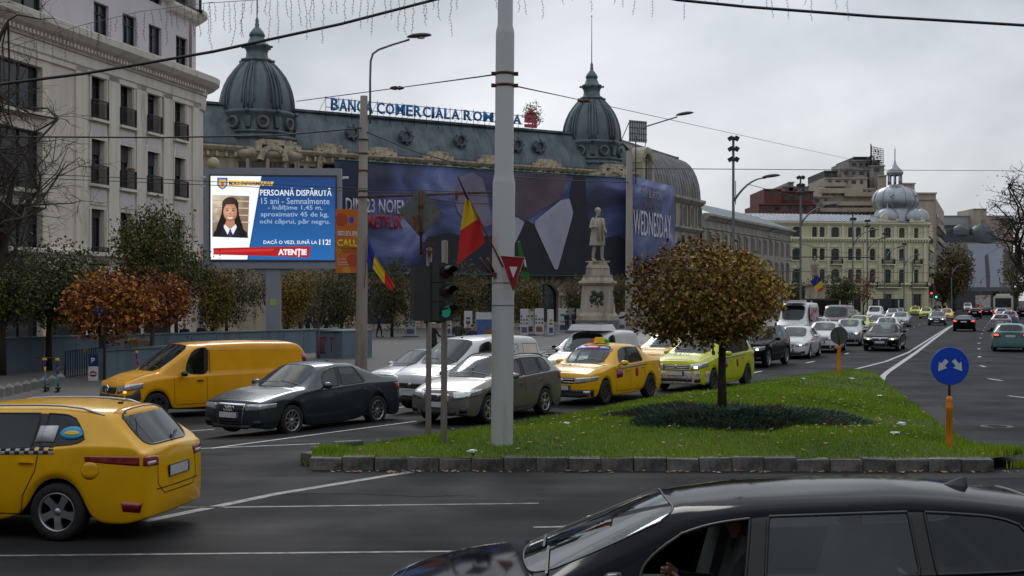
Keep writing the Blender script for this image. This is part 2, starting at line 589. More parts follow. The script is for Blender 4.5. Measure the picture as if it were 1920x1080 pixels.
 cap(0,True);cap(NC-1,False)
 me=bpy.data.meshes.new(key)
 me.from_pydata(verts,[],faces)
 me.polygons.foreach_set("material_index",tags)
 me.update()
 for k in range(12):me.materials.append(TRIM)
 et={}
 for f,t in zip(faces,tags):
  for k in range(len(f)):
   e=(min(f[k],f[k-1]),max(f[k],f[k-1]));et.setdefault(e,[]).append(t)
 cr_={}
 for e,ts in et.items():
  if len(ts)==2 and ts[0]!=ts[1]:
   g=max(ts)>=3
   cr_[e]=0.75 if g else(0.9 if 1 in ts else 0.6)
 cs=p.get('belt_crease',0.35)
 for i in range(NC-1):
  for s in(0,1):
   for j,c_ in((4,cs),(6 if i<7 else 6,p.get('hc',.15))):
    a,b=ring[i][s][j],ring[i+1][s][j];e=(min(a,b),max(a,b))
    cr_[e]=max(cr_.get(e,0),c_)
 for ri in(0,NC-1):
  P=ring[ri];cv=[P[0][5],P[0][6],P[0][7],P[0][8],P[0][9],P[1][8],P[1][7],P[1][6],P[1][5]]
  for a,b in zip(cv,cv[1:]):
   e=(min(a,b),max(a,b));cr_[e]=max(cr_.get(e,0),p.get('fc',.55)if ri==0 else p.get('rc',.35))
 at_=me.attributes.new("crease_edge",'FLOAT','EDGE')
 vals=np.zeros(len(me.edges),dtype=np.float32)
 for k,e in enumerate(me.edges):
  a,b=e.vertices;vals[k]=cr_.get((min(a,b),max(a,b)),0)
 at_.data.foreach_set("value",vals)
 o=bpy.data.objects.new(key,me);COL.objects.link(o)
 md=o.modifiers.new("s",'SUBSURF');md.levels=level;md.render_levels=level;md.subdivision_type='CATMULL_CLARK'
 dg=bpy.context.evaluated_depsgraph_get();dg.update()
 ev=bpy.data.meshes.new_from_object(o.evaluated_get(dg))
 bpy.data.objects.remove(o)
 bm=bmesh.new();bm.from_mesh(ev)
 bmesh.ops.recalc_face_normals(bm,faces=bm.faces)
 bm.normal_update()
 if sum(f.normal.z*f.calc_area()for f in bm.faces if f.calc_center_median().z>H*.8)<0:print("flip",key);bmesh.ops.reverse_faces(bm,faces=bm.faces)
 bm.to_mesh(ev)
 bvh=BVHTree.FromBMesh(bm)
 bm.free()
 nv=len(ev.vertices);co=np.empty(nv*3,dtype=np.float32);ev.vertices.foreach_get("co",co);co=co.reshape(-1,3)
 mi=np.empty(len(ev.polygons),dtype=np.int32);ev.polygons.foreach_get("material_index",mi)
 lv=np.empty(len(ev.loops),dtype=np.int32);ev.loops.foreach_get("vertex_index",lv);lv=lv.reshape(-1,4)
 co[:,0]-=L/2
 parts={}
 def sub(mask,name,mats,remap=None,inset=0.0,solid=0.0):
  fs=lv[mask]
  u,inv=np.unique(fs,return_inverse=True)
  me2=fastmesh(name,co[u],inv.reshape(-1,4),mats,remap[mi[mask]]if remap is not None else None,True)
  return me2
 names={3:'windscreen',4:'rear_window',5:'side_window',6:'side_window',7:'side_window',8:'side_window',9:'side_window',10:'side_window'}
 remap=np.zeros(12,dtype=np.int32);remap[1]=1;remap[2]=2
 parts['body']=(mi<=2,'body',remap)
 out_={'L':L,'bvh':bvh,'panes':[],'body':None,'p':p}
 out_['body_fn']=lambda mats:sub(mi<=2,'body',mats,remap)
 for t in range(3,11):
  if(mi==t).any():
   gm=G_DARK if(t in p.get('dark',()))else G_CLEAR
   out_['panes'].append((names[t],sub(mi==t,names[t],gm)))
 bpy.data.meshes.remove(ev)
 _CAR[(key,level)]=out_
 return out_
def decal(sh,name,top_,bot_,d,mats,nx=8,ny=4,off=0.004,depth=0.012,mi=0):
 """patch snapped on the body: top_/bot_ polylines of (x,y,z) in x-from-front coordinates, ray direction d"""
 L=sh['L'];D=Vector(d).normalized()
 def samp(pl,u):
  n=len(pl)-1;k=min(int(u*n),n-1);t=u*n-k
  return Vector(pl[k]).lerp(Vector(pl[k+1]),t)
 V=[];
 for j in range(ny+1):
  for i in range(nx+1):
   q=samp(top_,i/nx).lerp(samp(bot_,i/nx),j/ny)
   o=q-D*1.5
   hit=sh['bvh'].ray_cast(o,D)
   if hit[0]is not None and(hit[0]-q).length<0.6:
    h=hit[0]-D*off
   else:
    h=q
   V.append(Vector((h.x-L/2,h.y,h.z)))
 mb=MB();n0=len(V)
 fs=[(j*(nx+1)+i,j*(nx+1)+i+1,(j+1)*(nx+1)+i+1,(j+1)*(nx+1)+i)for j in range(ny)for i in range(nx)]
 border=[i for i in range(nx+1)]+[j*(nx+1)+nx for j in range(1,ny+1)]+[ny*(nx+1)+i for i in range(nx-1,-1,-1)]+[j*(nx+1)for j in range(ny-1,0,-1)]
 sk=[V[b]+D*depth for b in border]
 V+=sk
 m=len(border)
 fs+=[(border[k],n0+k,n0+(k+1)%m,border[(k+1)%m])for k in range(m)]
 mb.add(V,fs,0,True)
 me=mb.mesh(name,mats)
 bm=bmesh.new();bm.from_mesh(me);bmesh.ops.recalc_face_normals(bm,faces=bm.faces)
 bm.normal_update()
 s=sum((f.normal.dot(D)for f in list(bm.faces)[:nx*ny]))
 if s>0:bmesh.ops.reverse_faces(bm,faces=bm.faces)
 bm.to_mesh(me);bm.free()
 return me
def strip(sh,pts,d,wdt=0.011,off=0.003,mats=None,name="panel_seam",step=0.06):
 """thin seam following the body along pts (x,y,z)"""
 L=sh['L'];D=Vector(d).normalized();mb=MB()
 for A,B in zip(pts,pts[1:]):
  A=Vector(A);B=Vector(B);n=max(1,int((B-A).length/step))
  t=(B-A).normalized();s=t.cross(D).normalized()*wdt/2
  row=[]
  for k in range(n+1):
   q=A.lerp(B,k/n)
   for sg in(-1,1):
    qq=q+s*sg
    h=sh['bvh'].ray_cast(qq-D*1.5,D)[0]
    h=(h if h is not None and(h-qq).length<(.6 if abs(D.z)<.5 else 1.6)else qq)-D*off
    row.append((h.x-L/2,h.y,h.z))
  mb.add(row,[(2*k,2*k+1,2*k+3,2*k+2)for k in range(n)])
 return mb.mesh(name,mats or SEAM)
def wheel_meshes(r,wd,style,mrim):
 """mesh centred at the hub, axle along y, outer face towards -y"""
 t=MB()
 h=wd/2
 t.lathe([(r*.66,-h*.9),(r*.72,-h),(r*.93,-h),(r*.985,-h*.75),(r,-h*.3),(r,h*.3),(r*.985,h*.75),(r*.9,h),(r*.6,h)],n=28,axis='y')
 tm=t.mesh("wheel",RUBBER)
 q=MB()
 rr=r*.69
 q.lathe([(rr,-h*.86),(rr*.94,-h*.92),(rr*.9,-h*.5),(rr*.86,h*.3),(0.02,h*.35)],n=24,axis='y',mi=1 if style!='cap' else 0)
 q.lathe([(rr*1.0,-h*.84),(rr*.97,-h*.96),(rr*.90,-h*.9),(rr*.88,-h*.6)],n=28,axis='y')
 n={'five':5,'ten':10,'cap':7,'six':6,'twin':5}[style]
 for k in range(n):
  a=2*math.pi*k/n+.3
  ws={'five':.085,'ten':.034,'cap':.10,'six':.06,'twin':.03}[style]*r/.32
  offs=(-.045,.045)if style=='twin' else(0,)
  for o_ in offs:
   M=Matrix.Rotation(-a,3,'Y')
   pts=[]
   tw_=.06 if style=='five' else 0
   for(rad,wf,dep)in((.04,1.1,-h*.72),(rr*.5,.85,-h*.80),(rr*.95,1.0 if style!='five' else 1.25,-h*.86)):
    z=o_*(rad/rr)+tw_*(rad/rr)**2*.6
    pts.append((rad,dep,z-ws/2*wf));pts.append((rad,dep,z+ws/2*wf))
    pts.append((rad,dep+.035,z+ws/2*wf));pts.append((rad,dep+.035,z-ws/2*wf))
   vs=[M@Vector(p_)for p_ in pts]
   fs=[]
   for b in(0,4):
    fs+=[(b,b+1,b+5,b+4),(b+1,b+2,b+6,b+5),(b+3,b,b+4,b+7)]
   q.add(vs,fs,0,False)
 q.lathe([(.001,-h*.84),(.035,-h*.82),(.045,-h*.7),(.07,-h*.66),(.075,-h*.3)],n=12,axis='y')
 rm=q.mesh("rim",[mrim,TRIM])
 for me in(tm,rm):
  bm=bmesh.new();bm.from_mesh(me);bmesh.ops.recalc_face_normals(bm,faces=bm.faces);bm.to_mesh(me);bm.free()
 return tm,rm
_WH={}
def add_wheels(root,sh,style='five',mrim=None):
 p=sh['p'];r=p.get('r',.32);wd=p.get('wd',.215)
 mrim=mrim or ALLOY
 k=(round(r,3),style,mrim.name)
 if k not in _WH:_WH[k]=wheel_meshes(r,wd,style,mrim)
 tm,rm=_WH[k]
 for x in(p['fw'],p['rw']):
  for s in(-1,1):
   y=s*(p['W']/2-wd/2-.018)
   wo=link("wheel",tm,root,loc=(x-sh['L']/2,y,r),rot=(0,0,0 if s<0 else math.pi))
   wo.rotation_euler[1]=random.uniform(0,1)
   link("rim",rm,wo)
def seats_mesh(sh):
 p=sh['p'];L=sh['L'];mb=MB();W=p['W']/2
 cx=p['cx'];bz=interp(p['B'],p['belt'])
 x0=cx+.95-L/2
 hz=p['H']-1.46
 for y in(-.36,.36):
  mb.box((x0-.02,y,bz-.38),(.5,.5,.16))
  M=Matrix.Rotation(R(-16),3,'Y')
  M=Matrix.Rotation(R(14),3,'Y')
  mb.box((x0+.33,y,bz-.06),(.13,.48,.62),M=M,taper=.8)
  mb.box((x0+.42,y,bz+.29),(.09,.24,.16),M=M,taper=.8)
 if 'sr' in p.get('glass',{'sr'}):
  mb.box((x0+1.22,0,bz-.12),(.14,1.2,.5),M=Matrix.Rotation(R(16),3,'Y'))
  for y in(-.38,.38):mb.box((x0+1.3,y,bz+.17),(.08,.26,.13))
 mb.box((cx+.32-L/2,0,bz-.12),(.5,W*1.55,.2),1)
 mb.box((cx+1.0-L/2,0,gc_(p)+.12),(p['gx']-cx-.1,W*1.3,.1),1)
 mb.box((sh['L']/2-.55,0,bz-.35),(.5,W*1.3,.3),1)
 c=Vector((cx+.58-L/2,-.36,bz+.02))
 pts=[]
 for k in range(13):
  a=2*math.pi*k/12
  pts.append(c+Vector((.06*math.sin(a)*1.2,.19*math.cos(a),.17*math.sin(a))))
 mb.tube(pts,.014,5,1,cap=False)
 return mb.mesh("interior",[SEATM,INTERIOR])
def gc_(p):return p.get('gc',.19)
def both(sh,root,name,fn,mats):
 """fn(s) -> (top,bottom,dir,kw) for s = +-1"""
 for s in(-1,1):
  t,b,d_,kw=fn(s)
  link(name,decal(sh,name,t,b,d_,mats,**kw),root)
def side_z(p,x):return interp(x,p['belt'])
def make_car(key,p,level,pm,label,group=None,style='five',mrim=None,trim2=None,lit=False,brake=False,cat='car',name='parked_car',detail=2,plate=True):
 """returns the root Empty, front towards -x"""
 sh=car_shell(key,p,level)
 L,W,H=sh['L'],p['W']/2,p['H']
 root=empty(name,label=label,cat=cat,group=group)
 link("body",sh['body_fn']([pm,TRIM,p.get('pillar',TRIM)]),root)
 for k_,(nm,me)in enumerate(sh['panes']):
  if k_ not in p.get('open',()):link(nm,me,root)
 link("interior",seats_mesh(sh),root)
 ub=MB();ub.box((0,0,gc_(p)+.12),(L-.7,W*1.1,.22));ub.box((0,0,.5),(L-.9,W*.9,.4))
 link("underbody",ub.mesh("underbody",TRIM),root)
 add_wheels(root,sh,style,mrim)
 X=lambda x:x-L/2
 hf,hfx=p['hf'],p.get('hfx',.14)
 hl=p.get('hl',dict(z0=hf-.20,z1=hf-.045,y0=.40,y1=.98,sweep=.42,rise=.03))
 m=LENS
 def f(s):
  n=7;T=[];B=[]
  for k in range(n):
   u=k/(n-1)
   y=lerp(hl['y0'],hl['y1'],min(1,u*1.12))*W*s
   x=hl['sweep']*u**2.2
   zt=lerp(hl['z1'],hl['z1']+hl['rise'],u);zb=lerp(hl['z0'],hl.get('z0e',lerp(hl['z0'],hl['z1'],.45)+hl['rise']*.6),u**1.3)
   T.append((x,y,zt));B.append((x,y,zb))
  return T,B,(1,-s*.55,0),dict(nx=12,ny=4,off=.006)
 both(sh,root,"headlight",f,m)
 if lit:
  for s in(-1,1):
   yy=lerp(hl['y0'],hl['y1'],.42)*W*s;zc=(hl['z0']+hl['z1'])/2+.005
   me=decal(sh,"lamp_beam",[(0,yy-.055,zc+.035),(0,yy+.055,zc+.035)],[(0,yy-.055,zc-.03),(0,yy+.055,zc-.03)],(1,-s*.4,0),LENS_ON,nx=3,ny=2,off=.012)
   link("lamp_beam",me,root)
 g=p.get('gr',dict(y=.36,z0=hf-.20,z1=hf-.06,yb=None))
 yt=g['y']*W;yb=(g.get('yb')or g['y'])*W
 pt=lambda y,z:(0,y,z)
 if g.get('frame'):
  e=.03
  link("grille_frame",decal(sh,"grille_frame",[pt(-yt-e,g['z1']+e),pt(yt+e,g['z1']+e)],[pt(-yb-e,g['z0']-e),pt(yb+e,g['z0']-e)],(1,0,0),CHROME,nx=10,ny=6,off=.004),root)
 go=link("grille",decal(sh,"grille",[pt(-yt,g['z1']),pt(yt,g['z1'])],[pt(-yb,g['z0']),pt(yb,g['z0'])],(1,0,0),TRIM,nx=10,ny=4,off=.009),root)
 if detail>=2:
  nb=g.get('bars',3)
  for k in range(nb):
   z=lerp(g['z0'],g['z1'],(k+.5)/nb)
   y=lerp(yb,yt,(k+.5)/nb)*.97
   link("grille_bar",decal(sh,"grille_bar",[pt(-y,z+.007),pt(y,z+.007)],[pt(-y,z-.007),pt(y,z-.007)],(1,0,0),g.get('barm',TRIM2),nx=8,ny=1,off=.016,depth=.01),go)
 li=p.get('li',dict(y=.62,z0=gc_(p)+.07,z1=gc_(p)+.17))
 link("lower_intake",decal(sh,"lower_intake",[pt(-li['y']*W,li['z1']),pt(li['y']*W,li['z1'])],[pt(-li['y']*W*.9,li['z0']),pt(li['y']*W*.9,li['z0'])],(1,0,0),TRIM,nx=12,ny=2,off=.006),root)
 if detail>=2 and p.get('fog',True):
  def f(s):
   y0,y1=.66*W*s,.86*W*s
   z0=gc_(p)+.09
   return[(0,y0,z0+.10),(.05,y1,z0+.12)],[(0,y0,z0),(.05,y1,z0+.01)],(1,-s*.35,0),dict(nx=4,ny=2,off=.007)
  both(sh,root,"fog_lamp_recess",f,TRIM)
 bz_=g['z1']-.045 if not p.get('badge_z')else p['badge_z']
 mbb=MB();mbb.lathe([(.001,-.006),(.045,-.006),(.055,0),(.05,.02)],axis='x',n=16)
 h=sh['bvh'].ray_cast(Vector((-1,0,bz_)),Vector((1,0,0)))[0]
 link("badge",mbb.mesh("badge",CHROME),root,loc=(X(h.x)-.018,0,bz_))
 if plate:
  pz=p.get('pz',gc_(p)+.25)
  for(fx,sgn,z)in((0,1,pz),(L,-1,p.get('rpz',.80 if p.get('hatch',True)else .68))):
   h=sh['bvh'].ray_cast(Vector((-1 if sgn>0 else L+1,0,z)),Vector((sgn,0,0)))[0]
   nrm=sh['bvh'].ray_cast(Vector((-1 if sgn>0 else L+1,0,z)),Vector((sgn,0,0)))[1]
   mbp=MB();mbp.box((0,0,0),(.02,.54,.13),2);mbp.box((-.006*sgn,0.0,0),(.016,.52,.112),0);mbp.box((-.008*sgn,-.235*sgn,0),(.014,.045,.108),1)
   po=link("number_plate",mbp.mesh("number_plate",[PLATE,PLATEB,TRIM]),root,loc=(X(h.x)-sgn*.012,0,z))
 tl=p.get('tl',dict(z0=.78,z1=.95,y0=.62,y1=.98,sweep=.28))
 def f(s):
  n=7;T=[];B=[]
  for k in range(n):
   u=k/(n-1)
   y=lerp(tl['y0'],tl['y1'],min(1,u*1.1))*W*s
   x=L-tl['sweep']*u**2.0
   zt=lerp(tl.get('z1i',tl['z1']),tl['z1'],min(1,u*1.6));zb=lerp(tl.get('z0i',tl['z0']),tl.get('z0e',tl['z0']+.02),u**2.2)
   T.append((x,y,zt));B.append((x,y,zb))
  return T,B,(-1,-s*.55,0),dict(nx=12,ny=5,off=.006)
 both(sh,root,"tail_light",f,TAIL)
 if detail>=2:
  def f(s):
   ya,yb2=lerp(tl['y0'],tl['y1'],.15)*W*s,lerp(tl['y0'],tl['y1'],.6)*W*s
   zc=(tl['z0']+tl['z1'])/2-.015
   return[(L,ya,zc+.022),(L-.05,yb2,zc+.025)],[(L,ya,zc-.02),(L-.05,yb2,zc-.02)],(-1,-s*.4,0),dict(nx=4,ny=1,off=.011)
  both(sh,root,"reversing_lamp",f,TAILW)
 if brake:
  def f(s):
   ya,yb2=lerp(tl['y0'],tl['y1'],.3)*W*s,lerp(tl['y0'],tl['y1'],.85)*W*s
   zc=(tl['z0']+tl['z1'])/2+.02
   return[(L,ya,zc+.05),(L-.05,yb2,zc+.05)],[(L,ya,zc-.03),(L-.05,yb2,zc-.03)],(-1,-s*.4,0),dict(nx=4,ny=1,off=.013)
  both(sh,root,"brake_lamp",f,TAIL_ON)
 if detail>=1:
  Bx,cx=p['B']+.05,p['cx']+.16
  zt=lambda x:side_z(p,x)-.0
  zs=gc_(p)+.10
  fwx=p['fw']+p.get('ra',.37)+.06
  dx0=max(cx,fwx)
  rb=min(p['C']+.06,p['rw']-.12)
  lines=[[(dx0,1,zt(dx0)),(dx0,1,zs+.08),(dx0+.05,1,zs),(Bx,1,zs),(Bx,1,zt(Bx))]]
  if 'sr' in p.get('glass',{'sr'}):
   ra=p.get('ra',.37)
   a1=p['rw']-ra*1.02
   lines.append([(Bx,1,zs),(a1-.03,1,zs),(a1+.0,1,zs+.2),(min(rb,p['rw']-.05),1,p.get('r',.32)+ra*1.05+.05),(rb+.04,1,zt(rb+.04))])
  for s in(-1,1):
   for ln in lines:
    me=strip(sh,[(x,s*W,z)for x,_,z in ln],(0,-s,0))
    link("door_seam",me,root)
   zl=gc_(p)+.03
  for s in(-1,1):
   me=strip(sh,[(hfx+.16,s*.70*W,H),(p['cx']-.12,s*.82*W,H)],(0,0,-1))
   link("hood_seam",me,root)
  me=strip(sh,[(hfx+.05,-.55*W,H),(hfx+.02,0,H),(hfx+.05,.55*W,H)],(0,0,-1))
  link("hood_seam",me,root)
 if detail>=1:
  hm=MB()
  hm.box((0,0,0),(.19,.035,.028),taper=.8)
  hme=hm.mesh("door_handle",p.get('handle',pm))
  hx=[p['B']-.14]+([min(p['C']-.05,p['rw']-.15)]if 'sr' in p.get('glass',{'sr'})else[])
  for x in hx:
   for s in(-1,1):
    z=side_z(p,x)-p.get('hdz',.13)
    h=sh['bvh'].ray_cast(Vector((x,s*2,z)),Vector((0,-s,0)))[0]
    if h:link("door_handle",hme,root,loc=(X(x),h.y+s*.015,z))
 mm=MB()
 mm.lathe([(.001,-.075),(.055,-.065),(.085,-.02),(.09,.03),(.088,.055)],axis='x',n=10)
 for i,v in enumerate(mm.v):mm.v[i]=(v[0],v[1]*1.25,v[2]*.8)
 mm.tube([(.0,.06,-.03),(.03,.19,-.075)],.018,6,1)
 mx0=p['cx']+p.get('ap',.36)+.02
 for s in(-1,1):
  z=side_z(p,mx0)+.075
  mo=link("wing_mirror",mm.mesh("wing_mirror",[p.get('mirror',pm),TRIM]),root,loc=(X(mx0),s*(W+.10),z))
  mo.scale=(1,-s,1)
 if detail>=2:
  for(y0,y1)in((-.62,-.05),(.0,.55)):
   me=strip(sh,[(p['cx']+.03,y0*W/.9,H),(p['cx']+.06,y1*W/.9,H)],(0,0,-1),.018,.012,TRIM,"wiper")
   link("wiper",me,root)
 if level>=3:seals(root,sh)
 return root,sh
def rails(root,sh,m,x0,x1,name="roof_rail"):
 p=sh['p'];L=sh['L']
 for s in(-1,1):
  pts=[]
  for k in range(9):
   x=lerp(x0,x1,k/8);y=s*(p['W']/2*p.get('tw',.75)-.075)
   h=sh['bvh'].ray_cast(Vector((x,y,4)),Vector((0,0,-1)))[0]
   pts.append((x-L/2,y,h.z+(.035 if 0<k<8 else-.005)))
  mb=MB();mb.tube(pts,.014,6);mb.build(name,m,root)
def seals(root,sh):
 """rubber seals round every pane"""
 for k_,(nm,me)in enumerate(sh['panes']):
  cnt={}
  for p_ in me.polygons:
   for e in p_.edge_keys:cnt[e]=cnt.get(e,0)+1
  mb=MB()
  for(a,b),n in cnt.items():
   if n==1 and(me.vertices[a].co-me.vertices[b].co).length>.003:mb.tube([me.vertices[a].co,me.vertices[b].co],.012 if nm!='windscreen' else .008,4,cap=False)
  mb.build("window_seal",TRIM,root,fix=False)
def antenna(root,sh,x,lean=.25,ln=.35,fin=False):
 h=sh['bvh'].ray_cast(Vector((x,0,4)),Vector((0,0,-1)))[0]
 mb=MB();X0=x-sh['L']/2
 if fin:
  V_=[(X0-.17,0,h.z-.01)]
  mb.add([(X0-.14,0,h.z),(X0-.02,-.035,h.z-.01),(X0-.02,.035,h.z-.01),(X0+.05,-.025,h.z-.01),(X0+.05,.025,h.z-.01),(X0+.0,-.008,h.z+.055),(X0+.0,.008,h.z+.055),(X0+.05,0,h.z+.06)],[(0,1,5),(0,5,6),(0,6,2),(1,3,7,5),(2,6,7,4),(5,7,6),(3,4,7)],0,True)
 else:
  mb.box((X0,0,h.z+.01),(.05,.04,.025));mb.tube([(X0,0,h.z+.01),(X0+ln*math.sin(lean*4),0,h.z+ln*math.cos(lean*4))],.004,4)
 mb.build("antenna",TRIM,root)
def side_text(root,sh,s,body,x,z,w=None,h=None,m=None,bold=.0,shear=0):
 hh=sh['bvh'].ray_cast(Vector((x,s*2,z)),Vector((0,-s,0)))
 M=frame((x-sh['L']/2,hh[0].y+s*.006,z),(1 if s<0 else-1,0,0))
 return text(body,w,h,m,M,root,bold=bold,ext=.001,shear=shear)
def place(root,loc,heading):
 """heading: direction (radians, world xy) the front (-x) points to"""
 root.location=(loc[0],loc[1],gh(loc[0],loc[1]))
 root.rotation_euler=(0,0,heading-math.pi)
 return root
def place_wheel(root,sh,px,py,ang,which='fl'):
 """ground contact pixel of a wheel; ang = heading in degrees (0 = +x, 90 = away)"""
 p=sh['p'];h=R(ang)
 g=at(px,py)
 lx=(p['fw']if which[0]=='f' else p['rw'])-sh['L']/2
 ly=(-1 if which[1]=='l' else 1)*(p['W']/2-.11)
 a=h-math.pi
 ox=lx*math.cos(a)-ly*math.sin(a);oy=lx*math.sin(a)+ly*math.cos(a)
 return place(root,(g.x-ox,g.y-oy),h)
# -- vehicle shapes (metres, x from the front bumper)
SEDAN=dict(L=4.70,W=1.83,H=1.43,gc=.17,fw=.90,rw=3.71,ra=.375,r=.325,hf=.70,hfx=.13,cx=1.40,cz=.95,wx=2.12,rx=3.25,rz=1.38,gx=3.98,gz=1.06,bx=4.60,bz=1.03,belt=[(0,.70),(1.4,.90),(3.4,.97),(4.7,.93)],roof=[(2.1,1.375),(2.6,1.42),(3.0,1.415),(3.25,1.37)],B=2.42,Bt=2.50,C=3.28,Ct=3.10,D=3.62,Dt=3.22,tw=.70,rt=.04,glass={'ws','sf','sr','rg'},hatch=False,dp=.22,tq=.86,rn=.14,r4=.02,gr=dict(y=.40,z0=.27,z1=.675,yb=.32,frame=True,bars=7),li=dict(y=.6,z0=.2,z1=.27),pz=.47,badge_z=.60,hl=dict(z0=.555,z1=.69,y0=.47,y1=.97,sweep=.42,rise=.02),tl=dict(z0=.74,z1=.90,y0=.55,y1=.98,sweep=.28),ap=.40)
EST=dict(L=4.24,W=1.69,H=1.45,gc=.17,fw=.82,rw=3.28,ra=.36,r=.31,hf=.68,hfx=.14,cx=1.20,cz=.96,wx=1.98,rx=3.86,rz=1.36,gx=4.12,gz=1.02,bx=4.16,bz=.98,belt=[(0,.68),(1.3,.90),(3.4,1.00),(4.2,1.02)],roof=[(1.95,1.38),(2.5,1.435),(3.2,1.42),(3.86,1.35)],B=2.28,Bt=2.33,C=3.10,Ct=3.12,D=3.62,Dt=3.50,tw=.72,rt=.05,glass={'ws','sf','sr','sq','rg'},gr=dict(y=.30,z0=.52,z1=.64,bars=4,frame=True),li=dict(y=.55,z0=.21,z1=.32),pz=.44,badge_z=.60,hl=dict(z0=.54,z1=.70,y0=.46,y1=.98,sweep=.50,rise=.07),tl=dict(z0=.80,z1=1.0,y0=.62,y1=.98,sweep=.30),ap=.42,dp=.16,dark=(7,8,9,10))
I30=dict(EST,L=4.60,W=1.80,H=1.52,fw=.88,rw=3.53,r=.325,ra=.39,cx=1.25,wx=2.05,rx=4.10,gx=4.44,gz=1.03,bx=4.48,bz=1.0,belt=[(0,.70),(1.3,.92),(3.4,1.03),(4.05,1.10),(4.4,1.06)],roof=[(2.0,1.40),(2.6,1.485),(3.4,1.48),(4.10,1.42)],B=2.38,Bt=2.42,C=3.22,Ct=3.24,D=3.90,Dt=3.62,tl=dict(z0=.80,z1=.955,z1i=.93,z0i=.83,y0=.56,y1=.97,sweep=.74,z0e=.90),tw=.72,rpz=.73,dp=.02,rn=.15,rl=.9,dark=(7,8,9,10,4),gc=.2)
BLK=dict(EST,L=4.80,W=1.82,H=1.44,fw=.85,rw=3.75,r=.33,ra=.38,hf=.66,cx=1.14,cz=.89,wx=2.08,rx=4.46,gx=4.68,gz=1.0,bx=4.72,bz=.97,open=(3,),belt=[(0,.64),(1.2,.87),(3.4,.95),(4.5,.99)],roof=[(2.0,1.31),(2.6,1.39),(3.2,1.425),(3.8,1.41),(4.46,1.335)],B=2.42,Bt=2.48,C=3.52,Ct=3.50,D=4.36,Dt=4.2,tw=.72,ap=.40,dark=(4,))
LOGAN=dict(L=4.36,W=1.73,H=1.52,gc=.20,fw=.84,rw=3.47,ra=.37,r=.315,hf=.76,hfx=.13,cx=1.20,cz=1.0,wx=1.88,rx=3.05,rz=1.46,gx=3.72,gz=1.10,bx=4.27,bz=1.10,belt=[(0,.74),(1.2,.94),(3.3,1.02),(4.36,1.0)],roof=[(1.85,1.455),(2.4,1.51),(2.8,1.50),(3.05,1.45)],B=2.16,Bt=2.22,C=3.0,Ct=2.92,D=3.35,Dt=3.0,tw=.74,glass={'ws','sf','sr','rg'},hatch=False,dp=.22,tq=.86,pillar=None,gr=dict(y=.42,z0=.56,z1=.70,bars=2,barm=None),li=dict(y=.72,z0=.21,z1=.33),pz=.45,badge_z=.63,hl=dict(z0=.56,z1=.70,y0=.46,y1=.98,sweep=.42,rise=.04),tl=dict(z0=.74,z1=.98,y0=.74,y1=.98,sweep=.26),ap=.38)
LODGY=dict(L=4.50,W=1.75,H=1.68,gc=.19,fw=.86,rw=3.67,ra=.375,r=.32,hf=.84,hfx=.14,cx=1.18,cz=1.08,wx=1.98,rx=4.12,rz=1.60,gx=4.38,gz=1.10,bx=4.42,bz=1.05,belt=[(0,.80),(1.2,.98),(3.3,1.05),(4.5,1.08)],roof=[(1.95,1.60),(2.6,1.665),(3.4,1.65),(4.12,1.58)],B=2.30,Bt=2.34,C=3.20,Ct=3.20,D=3.95,Dt=3.82,tw=.76,glass={'ws','sf','sr','sq','rg'},gr=dict(y=.46,z0=.63,z1=.78,bars=3,barm=None),li=dict(y=.60,z0=.26,z1=.40),pz=.54,badge_z=.74,hl=dict(z0=.62,z1=.80,y0=.52,y1=.99,sweep=.40,rise=.07),tl=dict(z0=.85,z1=1.25,y0=.80,y1=.99,sweep=.25,z0e=.9),ap=.44,dp=.14,dark=(7,8,9,10))
VITO=dict(L=5.37,W=1.93,H=1.91,gc=.24,fw=.90,rw=4.33,ra=.40,r=.335,hf=.90,hfx=.16,cx=1.05,cz=1.18,wx=1.92,rx=5.15,rz=1.86,gx=5.29,gz=1.30,bx=5.32,bz=1.2,belt=[(0,.86),(1.0,1.04),(2.4,1.08),(5.37,1.12)],roof=[(1.9,1.84),(2.4,1.89),(3.6,1.90),(5.15,1.86)],B=2.20,Bt=2.22,C=3.6,Ct=3.6,D=4.6,Dt=4.6,tw=.86,rt=.02,glass={'ws','sf'},gr=dict(y=.50,z0=.66,z1=.82,bars=3,yb=.42),li=dict(y=.78,z0=.28,z1=.48),pz=.48,fog=False,hl=dict(z0=.66,z1=.84,y0=.56,y1=.99,sweep=.50,rise=.10),tl=dict(z0=.95,z1=1.55,y0=.90,y1=.99,sweep=.1,z0e=.95),ap=.50,dp=.02,rn=.05,handle=TRIM,mirror=TRIM)
KANGOO=dict(L=4.28,W=1.83,H=1.83,gc=.20,fw=.86,rw=3.56,ra=.375,r=.32,hf=.86,hfx=.14,cx=1.02,cz=1.14,wx=1.78,rx=4.08,rz=1.76,gx=4.20,gz=1.25,bx=4.22,bz=1.2,belt=[(0,.82),(1.0,1.04),(2.2,1.10),(4.3,1.12)],roof=[(1.75,1.73),(2.3,1.81),(3.2,1.82),(4.08,1.78)],B=2.08,Bt=2.10,C=3.1,Ct=3.1,D=3.85,Dt=3.85,tw=.80,rt=.02,glass={'ws','sf'},gr=dict(y=.42,z0=.60,z1=.72,bars=2),li=dict(y=.7,z0=.24,z1=.40),pz=.48,hl=dict(z0=.64,z1=.86,y0=.55,y1=.99,sweep=.42,rise=.08),tl=dict(z0=.85,z1=1.35,y0=.88,y1=.99,sweep=.12,z0e=.88),ap=.50,dp=.02,rn=.06,mirror=TRIM,handle=TRIM)
